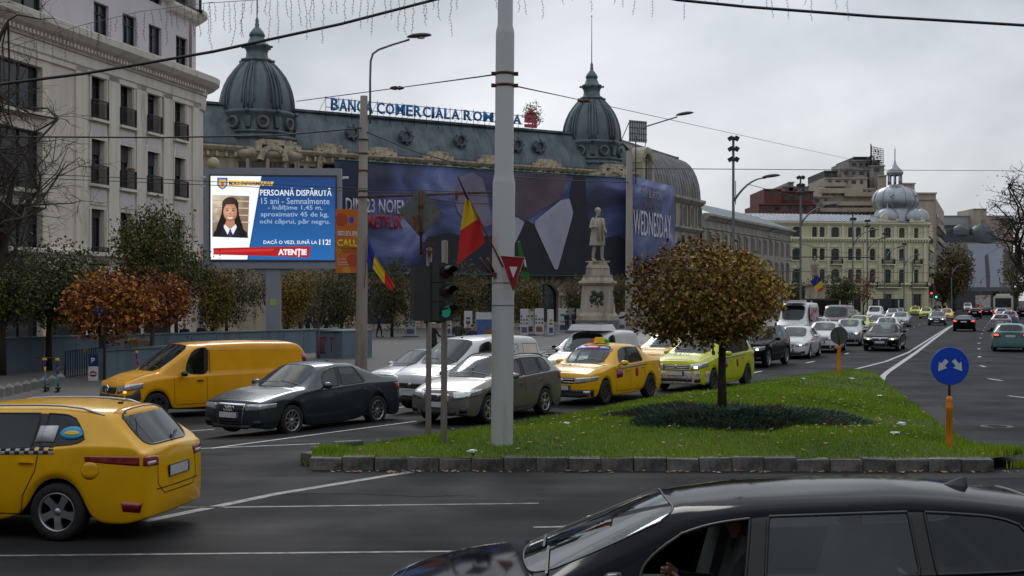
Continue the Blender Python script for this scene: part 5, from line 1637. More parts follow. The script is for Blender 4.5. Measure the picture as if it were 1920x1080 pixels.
mb=MB();wS,hS=b[0]-a[0],b[1]-a[1]
for k in range(3):mb.box(((a[0]+b[0])/2,YF+1.2,a[1]+hS*(.14+.36*k)),(wS,.2,hS*.24))
mb.box((a[0]+.15,YF+1.2,a[1]+hS*.68),(.28,.19,hS*.5));mb.box((b[0]-.15,YF+1.2,a[1]+hS*.32),(.28,.19,hS*.5))
mb.lathe([(.001,-.1),(.22,-.1),(.22,.1),(.001,.1)],((a[0]+b[0])/2,YF+1.2,b[1]+.33),12,axis='y')
mb.build("sign_emblem",SGR,sg)
rp=empty("roof_panel",at(1196,262,148),R(30),label="rusty white metal panel on struts behind the right dome",cat="roof panel")
mb=MB();mb.box((0,0,1.0),(2.6,.08,2.6),0)
for k in range(8):mb.box((-1.15+k*.33,-.06,1.0),(.05,.05,2.5),1)
for k in range(4):mb.box((0,-.07,0+k*.7),(2.6,.05,.05),1)
mb.build("panel",[mat("panel_white",(.35,.36,.37)),IRON],rp)
mb=MB();mb.tube([(-1.2,0,0),(-2.6,.5,-3.6)],.06,4);mb.tube([(1.2,0,0),(0.9,.5,-3.6)],.06,4);mb.tube([(-1.3,0,2),(-2.8,.5,-1.6)],.06,4);mb.build("strut",IRON,rp)
# ---- pale stone palace between the bank and the yellow building
a=at(1322,600,165);b=at(1482,600,206)
Pl=empty("stone_palace",(a.x,a.y,0),math.atan2(b.y-a.y,b.x-a.x),label="low grey stone palace with heavy cornice left of the yellow building",cat="building")
fp_=Fac(Pl);UP=math.hypot(b.x-a.x,b.y-a.y)
ZT=fp_.fp(1330,402)[1]
ops=[];ncol=13
for k in range(ncol):
 c=2+(UP-4)*k/(ncol-1)
 ops+=[(c-.55,c+.55,ZT-4.6,ZT-2.6),(c-.6,c+.6,ZT-9.0,ZT-5.9),(c-.6,c+.6,1.0,3.6)]
fp_.wall("wall",0,UP,-1,ZT,ops,GREYS,y=0,depth=.35)
for o in ops:window(Pl,(o[0]+o[1])/2,o[2],o[1]-o[0],o[3]-o[2],y=.3,kind="far")
t=MB()
cornice(t,-.3,UP+.4,ZT-.9,[(0,0),(.2,.1),(.5,.4),(.9,.6),(.9,.9),(0,1.0)])
cornice(t,0,UP,ZT-2.0,[(0,0),(.2,.05),(.2,.25),(0,.3)]);cornice(t,0,UP,4.4,[(0,0),(.25,.05),(.25,.35),(0,.4)])
for o in ops:
 c=(o[0]+o[1])/2
 if o[2]>4:t.box((c,-.12,o[3]+.3),(1.6,.25,.22));t.box((c-.8,-.08,(o[2]+o[3])/2),(.2,.16,o[3]-o[2]));t.box((c+.8,-.08,(o[2]+o[3])/2),(.2,.16,o[3]-o[2]))
t.build("stone_trim",GREYS,Pl)
t=MB();t.add([(0,-.6,ZT+.1),(UP,-.6,ZT+.1),(UP,6,ZT+2.6),(0,6,ZT+2.6)],[(0,1,2,3)]);t.box((UP/2,6.6,ZT/2),(UP,11.8,ZT));t.build("roof",[ZINC],Pl)
# ---- pale yellow building with silver dome
a=at(1430,600,216);b=at(1740,600,222)
Yb=empty("yellow_building",(a.x,a.y,0),math.atan2(b.y-a.y,b.x-a.x),label="pale yellow four storey corner building under a silver onion dome",cat="building")
fy=Fac(Yb);UY=(b-a).length
ZR=fy.fp(1600,417)[1]
zz=lambda py:fy.fp(1600,py)[1]
tops=[(444,424),(481,466),(530,505),(577,549)]
tops=[(445,426),(488,466),(531,505)]
wx=[(1494,1.7),(1527.5,.95),(1541.5,.95),(1566,1.5),(1595,1.0),(1609.5,1.05),(1636,1.1),(1664,1.35),(1691,1.1),(1718,.85)]
ops=[]
for(yb_,yt_)in tops:
 for px,w_ in wx:
  c=fy.fp(px)[0];ops.append((c-w_/2,c+w_/2,zz(yb_),zz(yt_)))
for px in(1607,1664,1720):
 c=fy.fp(px)[0];ops.append((c-.8,c+.8,.3,zz(551)))
c=fy.fp(1691)[0];ops.append((c-.5,c+.5,.3,zz(560)))
fy.wall("wall",-14,UY,-.5,ZR,ops,YEL,y=0,depth=.35)
sp=MB();t=MB()
for o in ops:
 c=(o[0]+o[1])/2;w_,h_=o[1]-o[0],o[3]-o[2]
 window(Yb,c,o[2],w_,h_,y=.3,kind="far")
 if o[2]>2:
  arch_spandrel(sp,c,o[2],w_,h_,.003,.3,5,flat=.6)
  t.box((c,-.09,o[2]-.12),(w_+.5,.2,.14))
  for sg in(-1,1):t.box((c+sg*(w_/2+.16),-.05,o[2]+h_/2),(.16,.1,h_))
  if o[3]<zz(460):t.add([(c-w_/2-.3,-.12,o[3]+.2),(c+w_/2+.3,-.12,o[3]+.2),(c,-.12,o[3]+.75),(c-w_/2-.3,0,o[3]+.2),(c+w_/2+.3,0,o[3]+.2),(c,0,o[3]+.75)],[(0,1,2),(0,3,5,2),(1,4,5,2),(0,1,4,3)])
sp.build("arch_head",YEL,Yb)
for py in(452,537):cornice(t,-14,UY+.3,zz(py),[(0,0),(.15,.05),(.45,.3),(.45,.5),(0,.6)])
cornice(t,-14,UY+.3,ZR-.7,[(0,0),(.15,.1),(.5,.5),(.5,.7),(0,.8)])
for k in range(10):t.box((UY/2-7,-.06,.3+k*.48),(UY+14,.1,.36))if False else None
for k in range(8):
 for a_,b_ in((1480,1597),(1618,1653),(1675,1683),(1699,1710),(1731,1740)):
  ua_,ub_=fy.fp(a_)[0],fy.fp(b_)[0];t.box(((ua_+ub_)/2,-.06,.4+k*.47),(ub_-ua_,.12,.36))
for px in(1553,1580,1622,1650,1678,1704,1734):
 c=fy.fp(px)[0];t.box((c,-.08,(zz(537)+zz(455))/2),(.5,.16,zz(455)-zz(537)));t.box((c,-.08,(zz(450)+ZR)/2),(.5,.16,ZR-zz(450)))
for px,w_ in((1664,4.2),(1720,2.9)):
 c=fy.fp(px)[0]
 pts=[(c-w_/2,ZR),(c-w_/2,ZR+.7),(c-w_*.36,ZR+.8)]+[(c-w_*.33*math.cos(math.pi*k/8),ZR+.8+1.0*math.sin(math.pi*k/8))for k in range(9)]+[(c+w_*.36,ZR+.8),(c+w_/2,ZR+.7),(c+w_/2,ZR)]
 t.prism(pts,-.15,.3,0,M=Matrix(((1,0,0,0),(0,0,1,0),(0,1,0,0),(0,0,0,1))))
t.build("plaster_trim",YELT,Yb)
dn=MB();k=-13.5
while k<UY:dn.box((k,-.3,zz(452)+.1),(.22,.25,.3));k+=.55
dn.build("dentils",YELT,Yb,kind="stuff")
for px,py,w_ in((1568,495,2.0),(1664,495,2.3),(1719,495,1.5),(1664,538,4.4),(1722,538,3.0)):
 c=fy.fp(px)[0];railing(Yb,c,zz(py),w_,.95,y=-.7,d_=.7)
 mb=MB();mb.box((c,-.38,zz(py)-.1),(w_+.2,.75,.18));mb.build("balcony_slab",YELT,Yb)
t=MB();t.add([(-14,-.4,ZR+.1),(UY,-.4,ZR+.1),(UY-5,5,ZR+1.7),(-14,5,ZR+1.7)],[(0,1,2,3)],0)
k=-14
while k<UY-8:t.tube([(k,-.4,ZR+.16),(k,5,ZR+1.76)],.06,4,1,cap=False);k+=.75
t.box((UY/2-7,8.0,ZR/2+.1),(UY+14-.2,14.5,ZR-.1),2)
t.build("roof",[mat("silver_roof",(.24,.27,.31),rough=.45,metal=.3,noise=(.7,.25)),SILVER,YEL],Yb)
ur=fy.fp(1742)[0]
r2=empty("yellow_building_side",(0,0,0));bpy.data.objects.remove(r2)
cd_=fy.fp(1678,400,y=4.5)[0];sD=F/225.0
dz=lambda py:CAMZ+(HOR-py)/sD
md_=MB()
rD=40/sD*1.02
md_.lathe([(rD*.93,dz(432)),(rD*.93,dz(400)),(rD*.85,dz(395)),(rD*.86,dz(391)),(rD*.99,dz(386)),(rD*1.04,dz(380)),(rD*1.03,dz(373)),(rD*.96,dz(364)),(rD*.82,dz(357)),(rD*.6,dz(352)),(rD*.42,dz(350)),(rD*.36,dz(347))],(0,0,0),32)
o=md_.build("dome",SILVER,Yb,loc=(cd_,4.5,0))
rb_=MB()
for q in range(12):
 a_=q*math.pi/6
 rb_.tube([(math.cos(a_)*r_*1.01,math.sin(a_)*r_*1.01,dz(p_))for r_,p_ in((rD*.86,391),(rD*.99,386),(rD*1.04,380),(rD*1.03,373),(rD*.96,364),(rD*.82,357),(rD*.6,352),(rD*.42,350))],.06,4)
for q in(-2.2,-.95):rb_.lathe([(.2,0),(.25,-.4),(.42,-.4),(.42,0)],(math.cos(q)*rD*.95,math.sin(q)*rD*.95,dz(371)),10,axis='y')
rb_.build("dome_ribs",SILVER,o)
ln_=MB()
for q in range(8):
 a_=q*math.pi/4+.2;ln_.tube([(math.cos(a_)*rD*.29,math.sin(a_)*rD*.29,dz(350)),(math.cos(a_)*rD*.29,math.sin(a_)*rD*.29,dz(328))],.14,6)
ln_.lathe([(rD*.36,dz(350)),(rD*.38,dz(347)),(rD*.3,dz(346))],n=16);ln_.lathe([(rD*.28,dz(329)),(rD*.37,dz(326)),(rD*.38,dz(322)),(rD*.2,dz(314)),(rD*.08,dz(308)),(.06,dz(298))],n=16)
for k_ in range(6):ln_.ball((0,0,dz(300-k_*4)),.16,6,4)
ln_.tube([(0,0,dz(302)),(0,0,dz(273))],.035,4)
ln_.build("lantern",SILVER,o)
for px in(1664,1710,1728):
 mb=MB();rr_=20/sD if px!=1728 else 14/sD
 mb.lathe([(rr_,dz(414)),(rr_*1.02,dz(407)),(rr_*.8,dz(398)),(rr_*.4,dz(393)),(.1,dz(391)),(.05,dz(383))],n=20)
 mb.build("small_dome",SILVER,Yb,loc=(fy.fp(px,y=1.6 if px!=1728 else 3.5)[0],1.6 if px!=1728 else 3.5,0))
# ---- apartment blocks further back, stepped masses with real windows
def block(name,label,Y,masses,wm,group=None,wn=None,auto=False):
 root=empty(name,(at(masses[0][0],600,Y).x,Y,0),0,label=label,cat="building",group=group)
 ox=root.location.x
 sc=F/Y
 mb=MB();
 for(x0,x1,yt,dy,mi)in masses:
  s2_=F/(Y+dy);X0,X1=(x0-960)/s2_-ox,(x1-960)/s2_-ox;zt=CAMZ+(HOR-yt)/s2_
  mb.box(((X0+X1)/2,dy+8,zt/2),(X1-X0,16,zt),mi)
  mb.box(((X0+X1)/2,dy-.06,zt-.15),(X1-X0+.3,.5,.3),mi)
 mb.build("wall",wm,root)
 wn=list(wn or[])
 if auto:
  for(x0,x1,yt,dy,mi)in masses:
   n_=int((x1-x0-6)/12.5)
   for k_ in range(n_):wn.append((x0+3+(x1-x0-6)*(k_+.5)/n_,yt+8.5,(9,6,10,7)[(k_+int(yt))%4],7.5,dy))
 for(x,y,w_,h_,dy)in wn:
  X=(x-960)/sc*((Y+dy)/Y)-ox;z=CAMZ+(HOR-(y+h_/2))/sc*((Y+dy)/Y)
  window(root,X,z,w_/sc,h_/sc,y=dy-.06,kind="far",pm=PANE)
 return root
wn=[(x,y,w_,h_,dy)for(x,y,w_,h_,dy)in[(1474,372,9,7,3),(1493,372,9,7,3),(1480,390,9,6,0),(1496,390,8,6,0),(1458,391,10,6,0),(1441,392,8,6,0),(1513,372,8,7,3)]]
block("red_brown_block","red brown stepped apartment block left of the concrete tower",262,[(1423,1530,382,0,0),(1433,1465,354,3,0),(1465,1525,358,4,0),(1467,1516,349,6,1),(1479,1488,341,6,1)],[BRICKM,CONC2],None,wn,True)
tw_=[(1540,1650,383,0,0),(1520,1560,368,1,1),(1541,1640,353,4,0),(1546,1626,333,7,0),(1546,1570,320,8,2),(1576,1626,316,9,1),(1592,1650,300,12,1),(1601,1632,294,14,2),(1630,1658,310,10,1),(1646,1662,328,6,0),(1530,1650,394,-2,0)]
wn=[]
for(y,x0,x1,st,dy)in()and((400,1552,1640,18,-2),(388,1535,1640,17,0),(374,1548,1570,18,1),(367,1590,1625,7,3.8),(343,1556,1620,22,6.8),(326,1618,1619,12,8.8),(365,1547,1562,12,.8),(322,1588,1600,12,8.8)):
 x=x0
 while x<=x1:wn.append((x,y,11 if st>10 else 5,8,dy));x+=st
tb=block("concrete_tower_block","tall stepped beige concrete apartment block behind the silver dome",275,tw_,[CONC,CONC2,mat("dark_attic",(.05,.04,.035),rough=.8)],None,wn,True)
mb=MB()
for(x0,x1,y,dy)in((1540,1640,379,-.8),(1531,1650,392,-2.8),(1541,1625,353,3.4),(1546,1600,338,6.2),(1590,1660,359,3.2)):
 sc=F/275;mb.box(((x0+x1)/2/sc-960/sc-tb.location.x,dy,CAMZ+(HOR-y)/sc-.4),((x1-x0)/sc,1.2,.9))
mb.build("balcony_parapet",CONC,tb)
lt=empty("roof_lattice",at(1645,310,285),0,label="dark lattice billboard frame on top of the concrete tower",cat="lattice frame")
mb=MB();rl=random.Random(9)
for k in range(9):mb.tube([(-1.3+k*.34,0,0),(-1.3+k*.34,0,4.6-k*.12)],.06,4)
for k in range(9):mb.tube([(-1.4,0,.3+k*.5),(1.4,0,.2+k*.46)],.05,4)
for k in range(16):mb.box((rl.uniform(-1.1,1.3),.05,rl.uniform(.4,4)),(rl.uniform(.2,.6),.05,rl.uniform(.2,.6)),1)
mb.tube([(-1.5,0,0),(-1.5,0,5.0)],.14,4);mb.tube([(-3.5,1,-1.4),(-1.4,0,2.6)],.07,4);mb.tube([(-1.4,.1,2.5),(-4.2,1,-1)],.05,4)
mb.build("lattice",[IRON,mat("panel_scrap",(.2,.2,.21))],lt)
wn=[]
for y in(392,408,424,440,458,476,494,512):
 for x in(1724,1737):wn.append((x,y,8,9,0))
sl=block("tan_slab_block","tan flat roofed slab block right of the silver dome",250,[(1713,1755,361,0,0),(1690,1715,343,8,0),(1716,1752,372,-.8,0)],[CONC],None,wn)
def side_block(px,Y,ytop,L_,m,parent,nm,proud=.7):
 x0=(px-960)*Y/F;H_=CAMZ+(HOR-ytop)*Y/F;a_=R(68.5);e=Vector((x0+math.cos(a_)*L_/2-math.sin(a_)*2,Y+math.sin(a_)*L_/2+math.cos(a_)*2,0))-parent.location
 rz=a_-parent.rotation_euler.z;e=Matrix.Rotation(-parent.rotation_euler.z,3,'Z')@e
 mb=MB();mb.box((e.x,e.y,H_/2),(L_,4,H_),0,rz=rz);n_=int(H_/3)
 ox,oy=math.sin(rz)*2.2,-math.cos(rz)*2.2
 for k_ in range(1,n_):
  mb.box((e.x+ox,e.y+oy,k_*3.0),(L_*.9,proud,.9),0,rz=rz);mb.box((e.x+ox*.93,e.y+oy*.93,k_*3.0+1.4),(L_*.9,.2,1.4),1,rz=rz)
 mb.build(nm,[m,PANE],parent)
side_block(1755,250,372,42,CONC,sl,"side_wing")
side_block(1741,222.5,417,16,YEL,Yb,"side_wing",.25)
wn=[(1832+12*k,418,8,7,0)for k in range(7)]+[(1796+14*k,432,10,6,6)for k in range(3)]
block("far_white_block","pale flat roofed block closing the far end of the boulevard",430,[(1768,1900,404,0,0),(1826,1850,391,-4,1),(1855,1900,410,-10,1)],[mat("far_pale",(.33,.34,.36),rough=.9),CONC],None,wn)
zp=empty("dark_roofed_palace",at(1840,590,330),0,label="far palace with dark zinc domes above a white banner",cat="building")
zp.location.z=0
mb=MB();sc=F/330
def bx_(x0,x1,y0,y1,dy,mi):mb.box((((x0+x1)/2-1840)/sc,dy+5,((HOR-y0)/sc+(HOR-y1)/sc)/2+CAMZ),((x1-x0)/sc,10,(y1-y0)/sc),mi)
bx_(1768,1886,455,592,0,0);bx_(1768,1870,440,455,1,1);bx_(1768,1832,428,440,2.5,1);bx_(1775,1820,420,428,4,1)
mb.lathe([(3.6,0),(3.6,1.2),(3.2,3),(2,4.6),(.4,5.2),(.1,6)],((1848-1840)/sc,3,CAMZ+(HOR-455)/sc),16,1)
mb.lathe([(2.6,0),(2.4,1.4),(1.4,2.4),(.2,2.9)],((1808-1840)/sc,3,CAMZ+(HOR-440)/sc),16,1)
mb.build("wall",[GREYS,mat("dark_zinc",(.035,.05,.06),rough=.5,noise=(1,.3))],zp)
wb=empty("white_banner",at(1848,560,328),0,label="large white banner with faint grey print at the far end",cat="banner")
mb=MB();sc=F/328;mb.box((0,0,(560-501)/sc),(66/sc,.15,88/sc));mb.build("sheet",mat("banner_white",(.36,.38,.47),rough=.7,noise=(.1,.1)),wb)
mb=MB();M=Matrix(((1,0,0,0),(0,0,1,0),(0,1,0,0),(0,0,0,1)))
mb.prism([(-.3,11.5),(.6,12),(1.2,6),(1.0,1.6),(.3,2)],-.12,-.1,0,M=M);mb.prism([(4.8,13),(8,12),(8.3,8),(6.5,4.8),(5.5,8)],-.12,-.1,0,M=M);mb.build("printed_shape",mat("banner_grey",(.10,.10,.12)),wb)
for k in range(3):
 mb=MB();mb.box((-5.0,-.13,12.4-k*1.6),(3.2,.04,.5));mb.build("printed_line",mat("banner_grey2",(.22,.23,.28)),wb)
mb=empty("beige_block",at(1897,590,240),0,label="beige block half hidden behind the bare trees at the right edge",cat="building");mb.location.z=0
q=MB();q.box((6.2,-6.6,9.0),(7,6,18.5));q.build("wall",CONC,mb)
for zi in range(5):
 for xi in range(2):window(mb,4.4+xi*2.2,2.5+zi*3.2,1.2,1.7,y=-9.68,kind="far")
q=empty("far_underpass_canopy",at(1845,590,300),0,label="dark glass canopy across the far end of the boulevard",cat="canopy");q.location.z=0
mb=MB();mb.box((0,0,5.0),(17,3,1.0));mb.box((0,1,2.3),(17,2,4.6),1);mb.build("canopy",[mat("canopy_grey",(.10,.11,.12)),PANE],q)
def off_block(label,loc,rz,L_,H_,m):  # unseen blocks added to cut low sky light and darken car reflections
 o=empty("sky_blocker",loc,rz,label=label,cat="building");f_=Fac(o);ops=[]
 for k in range(int(L_/4)):
  for j in range(int(H_/3.8)):ops.append((4*k+1.2,4*k+2.9,1+3.8*j,3.3+3.8*j))
 f_.wall("wall",0,L_,0,H_,ops,m,depth=.4);mb=MB();mb.add([(0,.38,0),(L_,.38,0),(L_,.38,H_),(0,.38,H_)],[(0,1,2,3)]);mb.build("window_glass",PANE,o)
 mb=MB();mb.box((L_/2,6,H_/2),(L_,11,H_));mb.build("roof_mass",m,o)
off_block("tall grey block across the square behind the viewpoint",(55,-26,0),math.pi,120,24,GREYS)
off_block("long beige block on the near right side of the square",(56,95,0),-math.pi/2,115,22,CONC)
off_block("stone block on the near left side of the square",(-46,-20,0),math.pi/2,62,22,GREYS)
# -- people
SKIN=mat("skin",(.42,.24,.17),rough=.6);HAIRM=mat("dark_hair",(.02,.014,.01),rough=.7)
def cloth(n,c):return mat("cloth_"+n,c,rough=.9,noise=(14,.2))
def skin_mesh(name,pts,edges,rad,mats,pick,lvl=2,root=0):
 me=bpy.data.meshes.new(name);me.from_pydata(pts,edges,[]);me.update()
 o=bpy.data.objects.new(name,me);COL.objects.link(o)
 o.modifiers.new("s",'SKIN')
 for i,r_ in enumerate(rad):
  me.skin_vertices[0].data[i].radius=(r_,r_)if not isinstance(r_,tuple)else r_
 me.skin_vertices[0].data[root].use_root=True
 m=o.modifiers.new("u",'SUBSURF');m.levels=lvl
 dg=bpy.context.evaluated_depsgraph_get();dg.update()
 ev=bpy.data.meshes.new_from_object(o.evaluated_get(dg));bpy.data.objects.remove(o)
 ev.materials.clear();[ev.materials.append(m_)for m_ in mats]
 for p in ev.polygons:p.material_index=pick(p.center);p.use_smooth=True
 ev.name=name
 return ev
def person(loc,rz,coat,legs,label,hgt=1.75,stride=.0,arms=(.1,.1),bend=(.15,.15),hat=None,hair=HAIRM,parent=None,cat="person",group=None,skinm=None,name="person",longcoat=False,shoes=None):
 s=hgt/1.78;a0,a1=arms;b0,b1=bend
 pts=[(0,0,.95),(0,0,1.12),(0,.01,1.32),(0,.0,1.47),(0,-.01,1.56),(0,-.03,1.66),(0,-.03,1.74)]
 ed=[(0,1),(1,2),(2,3),(3,4),(4,5),(5,6)]
 rad=[(.17,.125),(.155,.11),(.185,.12),(.075,.07),(.058,.06),(.085,.10),(.07,.085)]
 for sg,a,b in((-1,a0,b0),(1,a1,b1)):
  n=len(pts)
  sh=(sg*.19,.0,1.41);el=(sg*(.22+a*.25),.02-a*.1,1.13);wr=(sg*(.20+a*.35)*(1-b*.5),-.05-b*.9,.90+b*1.0);ha=(wr[0]*.97,wr[1]-.05,wr[2]-.08+b*.1)
  pts+=[sh,el,wr,ha];ed+=[(2,n),(n,n+1),(n+1,n+2),(n+2,n+3)];rad+=[.075,.055,.04,.038]
  n=len(pts);st=stride*sg
  pts+=[(sg*.095,0,.88),(sg*.10,-st*.35-.02,.50),(sg*.105,-st*.45+(.06 if st<0 else 0),.09),(sg*.115,-st*.45-.16,.035)]
  ed+=[(0,n),(n,n+1),(n+1,n+2),(n+2,n+3)];rad+=[.105,.068,.048,(.045,.032)]
 one=skinm is not None
 sk=skinm or SKIN
 def pick(c):
  if one:return 0
  if c[2]>1.50:return 0
  if c[2]<.075*1:return 3
  for i in(10,18):
   if(Vector(pts[i])-c).length<.075:return 0
  return 2 if(c[2]<(.62 if longcoat else .90)and abs(c[0])<.2)else 1
 me=skin_mesh(name,pts,ed,rad,[sk,coat,legs,shoes or TRIM],pick)
 root=link(name,me,parent,loc=loc,rot=(0,0,rz),label=label,cat=cat,group=group);root.scale=(s,s,s)
 mb=MB()
 mb.add([(-.012,-.125,1.665),(.012,-.125,1.665),(0,-.155,1.655),(0,-.12,1.70)],[(0,1,2),(0,2,3),(1,3,2)]);
 mb.build("nose",sk,root)
 mb=MB();mb.ball((0,-.005,1.725),.112,12,8,sx=.92,sy=1.02,sz=.88)
 if hat:mb.lathe([(.122,1.70),(.122,1.76),(.10,1.84),(.03,1.865),(.001,1.866)],(0,-.01,0),12)
 mb.build("hat" if hat else "hair",hat or hair,root)
 if longcoat:
  mb=MB();pr=[(.215,1.0),(.235,.85),(.26,.62)];b=len(mb.v)
  mb.lathe([(.20,1.12)]+pr,n=18)
  for i in range(b,len(mb.v)):v=mb.v[i];mb.v[i]=(v[0]*.98+.008*math.sin(i*2.1),v[1]*.72+.01*math.sin(i*3.3),v[2])
  mb.build("coat_skirt",coat,root)
 return root
# -- poles, signs, lamps
STEEL=mat("galvanised_steel",(.16,.17,.175),rough=.55,metal=.5,noise=(4,.2));GREYP=mat("painted_grey_pole",(.52,.54,.54),rough=.5,noise=(1.3,.06),col2=(.24,.22,.17),thr=(1.6,.60,.75),streak=True,bump=(25,.15,.01))
CPOLE=mat("concrete_pole",(.26,.235,.205),rough=.9,noise=(2,.15),col2=(.13,.11,.09),thr=(2,.48,.7),streak=True);RUST=mat("rusted_metal",(.10,.035,.018),rough=.8,noise=(6,.4));TPOLE=mat("dull_khaki_pole",(.17,.155,.125),rough=.7,noise=(3,.15),col2=(.08,.06,.04),thr=(3,.55,.7),streak=True)
ORANGE=mat("orange_post",(.62,.20,.008),rough=.5,noise=(5,.12),col2=(.35,.12,.02),thr=(6,.6,.7));SBLUE=mat("sign_blue",(.004,.065,.55),rough=.35);SWHITE=mat("sign_white",(.62,.63,.64),rough=.4);SBACK=mat("sign_back",(.055,.075,.07),rough=.6,noise=(9,.2));SRED=mat("sign_red",(.25,.006,.014),rough=.35)
G=lambda px,py,dz=0:at(px,py,None,dz)
X0,Y0=at(941,838,20.6).x,20.6
zP=isl_h(X0,Y0)
wp=empty("tram_wire_pole",(X0,Y0,zP-.03),R(0),label="thick pale grey stepped pole standing on the island",cat="pole")
sP=F/Y0;hz=lambda py:CAMZ+(HOR-py)/sP-zP
mb=MB()
mb.lathe([(.178,0),(.185,.05),(.188,hz(340)),(.182,hz(336)),(.158,hz(322)),(.156,hz(62)),(.15,hz(54)),(.128,hz(44)),(.125,hz(-260))],n=28);wpo=mb.build("shaft",GREYP,wp)
wp.rotation_euler=(0,R(.45),0)
def clamp(z,r_,d_=1):
 mb=MB();mb.lathe([(r_,-.02),(r_+.012,-.02),(r_+.012,.02),(r_,.02)],(0,0,z),20);
 for sg in(-1,1):mb.box((sg*(r_+.035),0,z),(.07,.05,.06));mb.tube([(sg*(r_+.05),-.05,z),(sg*(r_+.05),.05,z)],.02,6)
 mb.build("clamp",RUST,wp)
clamp(hz(135),.157);clamp(hz(157),.157)
for py in(527,569):
 mb=MB();mb.lathe([(.188,-.006),(.194,-.006),(.194,.006),(.188,.006)],(0,0,hz(py)),20);mb.build("steel_strap",STEEL,wp)
mb=MB()
for a_,ln_ in((-.30,.22),(.05,.16)):mb.tube([(-.17+a_*.2,-.12,hz(508)),(-.28+a_*.35,-.2,hz(484)+.02)],.022,6)
mb.box((-.16,-.13,hz(512)),(.1,.1,.07));mb.tube([(-.16,-.14,hz(515)),(-.32,-.18,hz(492))],.02,6);mb.build("flag_bracket",RUST,wp)
def flag(name,P,label,bands,staff,parent_cat="flag",seed=0,thick=.012):
 """P: grid of corner pixel lists per band boundary; each band is a strip part. All points 3D"""
 root=empty(name,P[0][0],0,label=label,cat=parent_cat);o0=Vector(P[0][0])
 for bi,m in enumerate(bands):
  A0,A1=Vector(P[bi][0]),Vector(P[bi][1]);B0,B1=Vector(P[bi+1][0]),Vector(P[bi+1][1])
  V=[];n,k=8,6
  for j in range(k+1):
   for i in range(n+1):
    q=A0.lerp(A1,i/n).lerp(B0.lerp(B1,i/n),j/k)-o0
    q.y+=.10*math.sin(i*1.3+(bi*k+j)*.35+seed)*(i/n)*.8
    V.append(q)
  fs=[(j*(n+1)+i,j*(n+1)+i+1,(j+1)*(n+1)+i+1,(j+1)*(n+1)+i)for j in range(k)for i in range(n)]
  mb=MB();mb.add(V,fs,0,True);mb.build("stripe",m,root)
 if staff:
  mb=MB();mb.tube([Vector(q)-o0 for q in staff],.016,6);mb.build("staff",mat("wooden_staff",(.14,.07,.03),rough=.7),root)
 return root
FB=mat("flag_blue",(.004,.02,.20),rough=.8);FY=mat("flag_yellow",(.62,.42,.01),rough=.8);FR=mat("flag_red",(.52,.018,.015),rough=.8)
q=lambda px,py,Y=20.4:at(px,py,Y)
flag("national_flag",[[q(857,330),q(860,333)],[q(873,370),q(882,378)],[q(863,432),q(900,408)],[q(857,497),q(909,455)]],"blue yellow red flag hanging from a wooden staff on the thick pale pole",[FB,FY,FR],[q(943,500),q(858,330)],seed=1)
q=lambda px,py,Y=50.2:at(px,py,Y)
flag("national_flag",[[q(688,492),q(691,445)],[q(699,503),q(702,478)],[q(721,532),q(722,507)],[q(734,545),q(741,538)]],"blue yellow red flag drooping from the concrete pole beside the orange poster",[FB,FY,FR],[q(683,540),q(689,440)],seed=3)
gw=empty("give_way_sign",q(962,513,20.2),R(0),label="red and white give way triangle strapped to the thick pale pole",cat="road sign")
sc=20.2/F
tri=[(-24*sc,33*sc),(22*sc,30*sc),(0*sc,-32*sc)]
mb=MB();M=Matrix(((1,0,0,0),(0,0,1,0),(0,1,0,0),(0,0,0,1)))
mb.prism(tri,-.012,.012,0,M=M);mb.build("plate",SRED,gw)
mb=MB();mb.prism([(-7*sc,13*sc),(8*sc,12.5*sc),(.5*sc,-8*sc)],-.018,-.008,0,M=M);mb.build("white_centre",SWHITE,gw)
mb=MB();
for a_,b_ in((0,1),(1,2),(2,0)):mb.tube([(tri[a_][0],-.014,tri[a_][1]),(tri[b_][0],-.014,tri[b_][1])],.007,4)
mb.build("rim",mat("sign_edge",(.3,.2,.2)),gw)
ga=empty("green_arrow_sign",q(981,485,20.75),R(20),label="narrow green direction panel with white arrow behind the give way sign",cat="road sign")
mb=MB();mb.prism([(-.10,.28),(-.06,.30),(.12,-.32),(-.03,-.32)],-.01,.01,0,M=M);mb.build("plate",mat("sign_green",(.02,.16,.02),rough=.4),ga)
mb=MB();mb.prism([(-.05,.0),(.04,-.05),(.07,-.22),(-.02,-.2)],-.02,-.011,0,M=M);mb.prism([(-.0,-.02),(.03,-.02),(.05,-.14),(.02,-.14)],-.03,-.021,1,M=M);mb.build("arrow",[TRIM,SWHITE],ga)
def pole(name,px,py,ytop,r_,m,label,Y=None,dz=.25,cat="pole",lean=0,group=None):
 b=at(px,py,Y,0 if Y else dz);z=isl_h(b.x,b.y)if 18<b.y<50 and-4<b.x<15 and inside(np.array([[b.x,b.y]]))[0]else gh(b.x,b.y)
 o=empty(name,(b.x,b.y,z-.03),0,label=label,cat=cat,group=group)
 h_=CAMZ+(HOR-ytop)*b.y/F-z
 mb=MB();mb.lathe([(r_,0),(r_*.97,h_),(.001,h_+.01)],n=12);mb.build("post",m,o);o.rotation_euler=(0,R(lean),0)
 return o,b,h_
sA,bA,hA=pole("sign_post",803,812,462,.052,TPOLE,"left slim post carrying the rusty diamond sign and black signal backs",lean=.3)
sB,bB,hB=pole("traffic_light_post",832,833,448,.055,TPOLE,"right slim post with the three lamp traffic light",lean=.3)
sA2=bA.y/F
zz2=lambda py:CAMZ+(HOR-py)*sA2-sA.location.z
dmm=empty("priority_road_sign_back",(bA.x+(790-803)*sA2,bA.y-.13,sA.location.z+zz2(400)),R(12),label="rust stained back of a large diamond priority sign above the signals",cat="road sign")
mb=MB();k=45*sA2
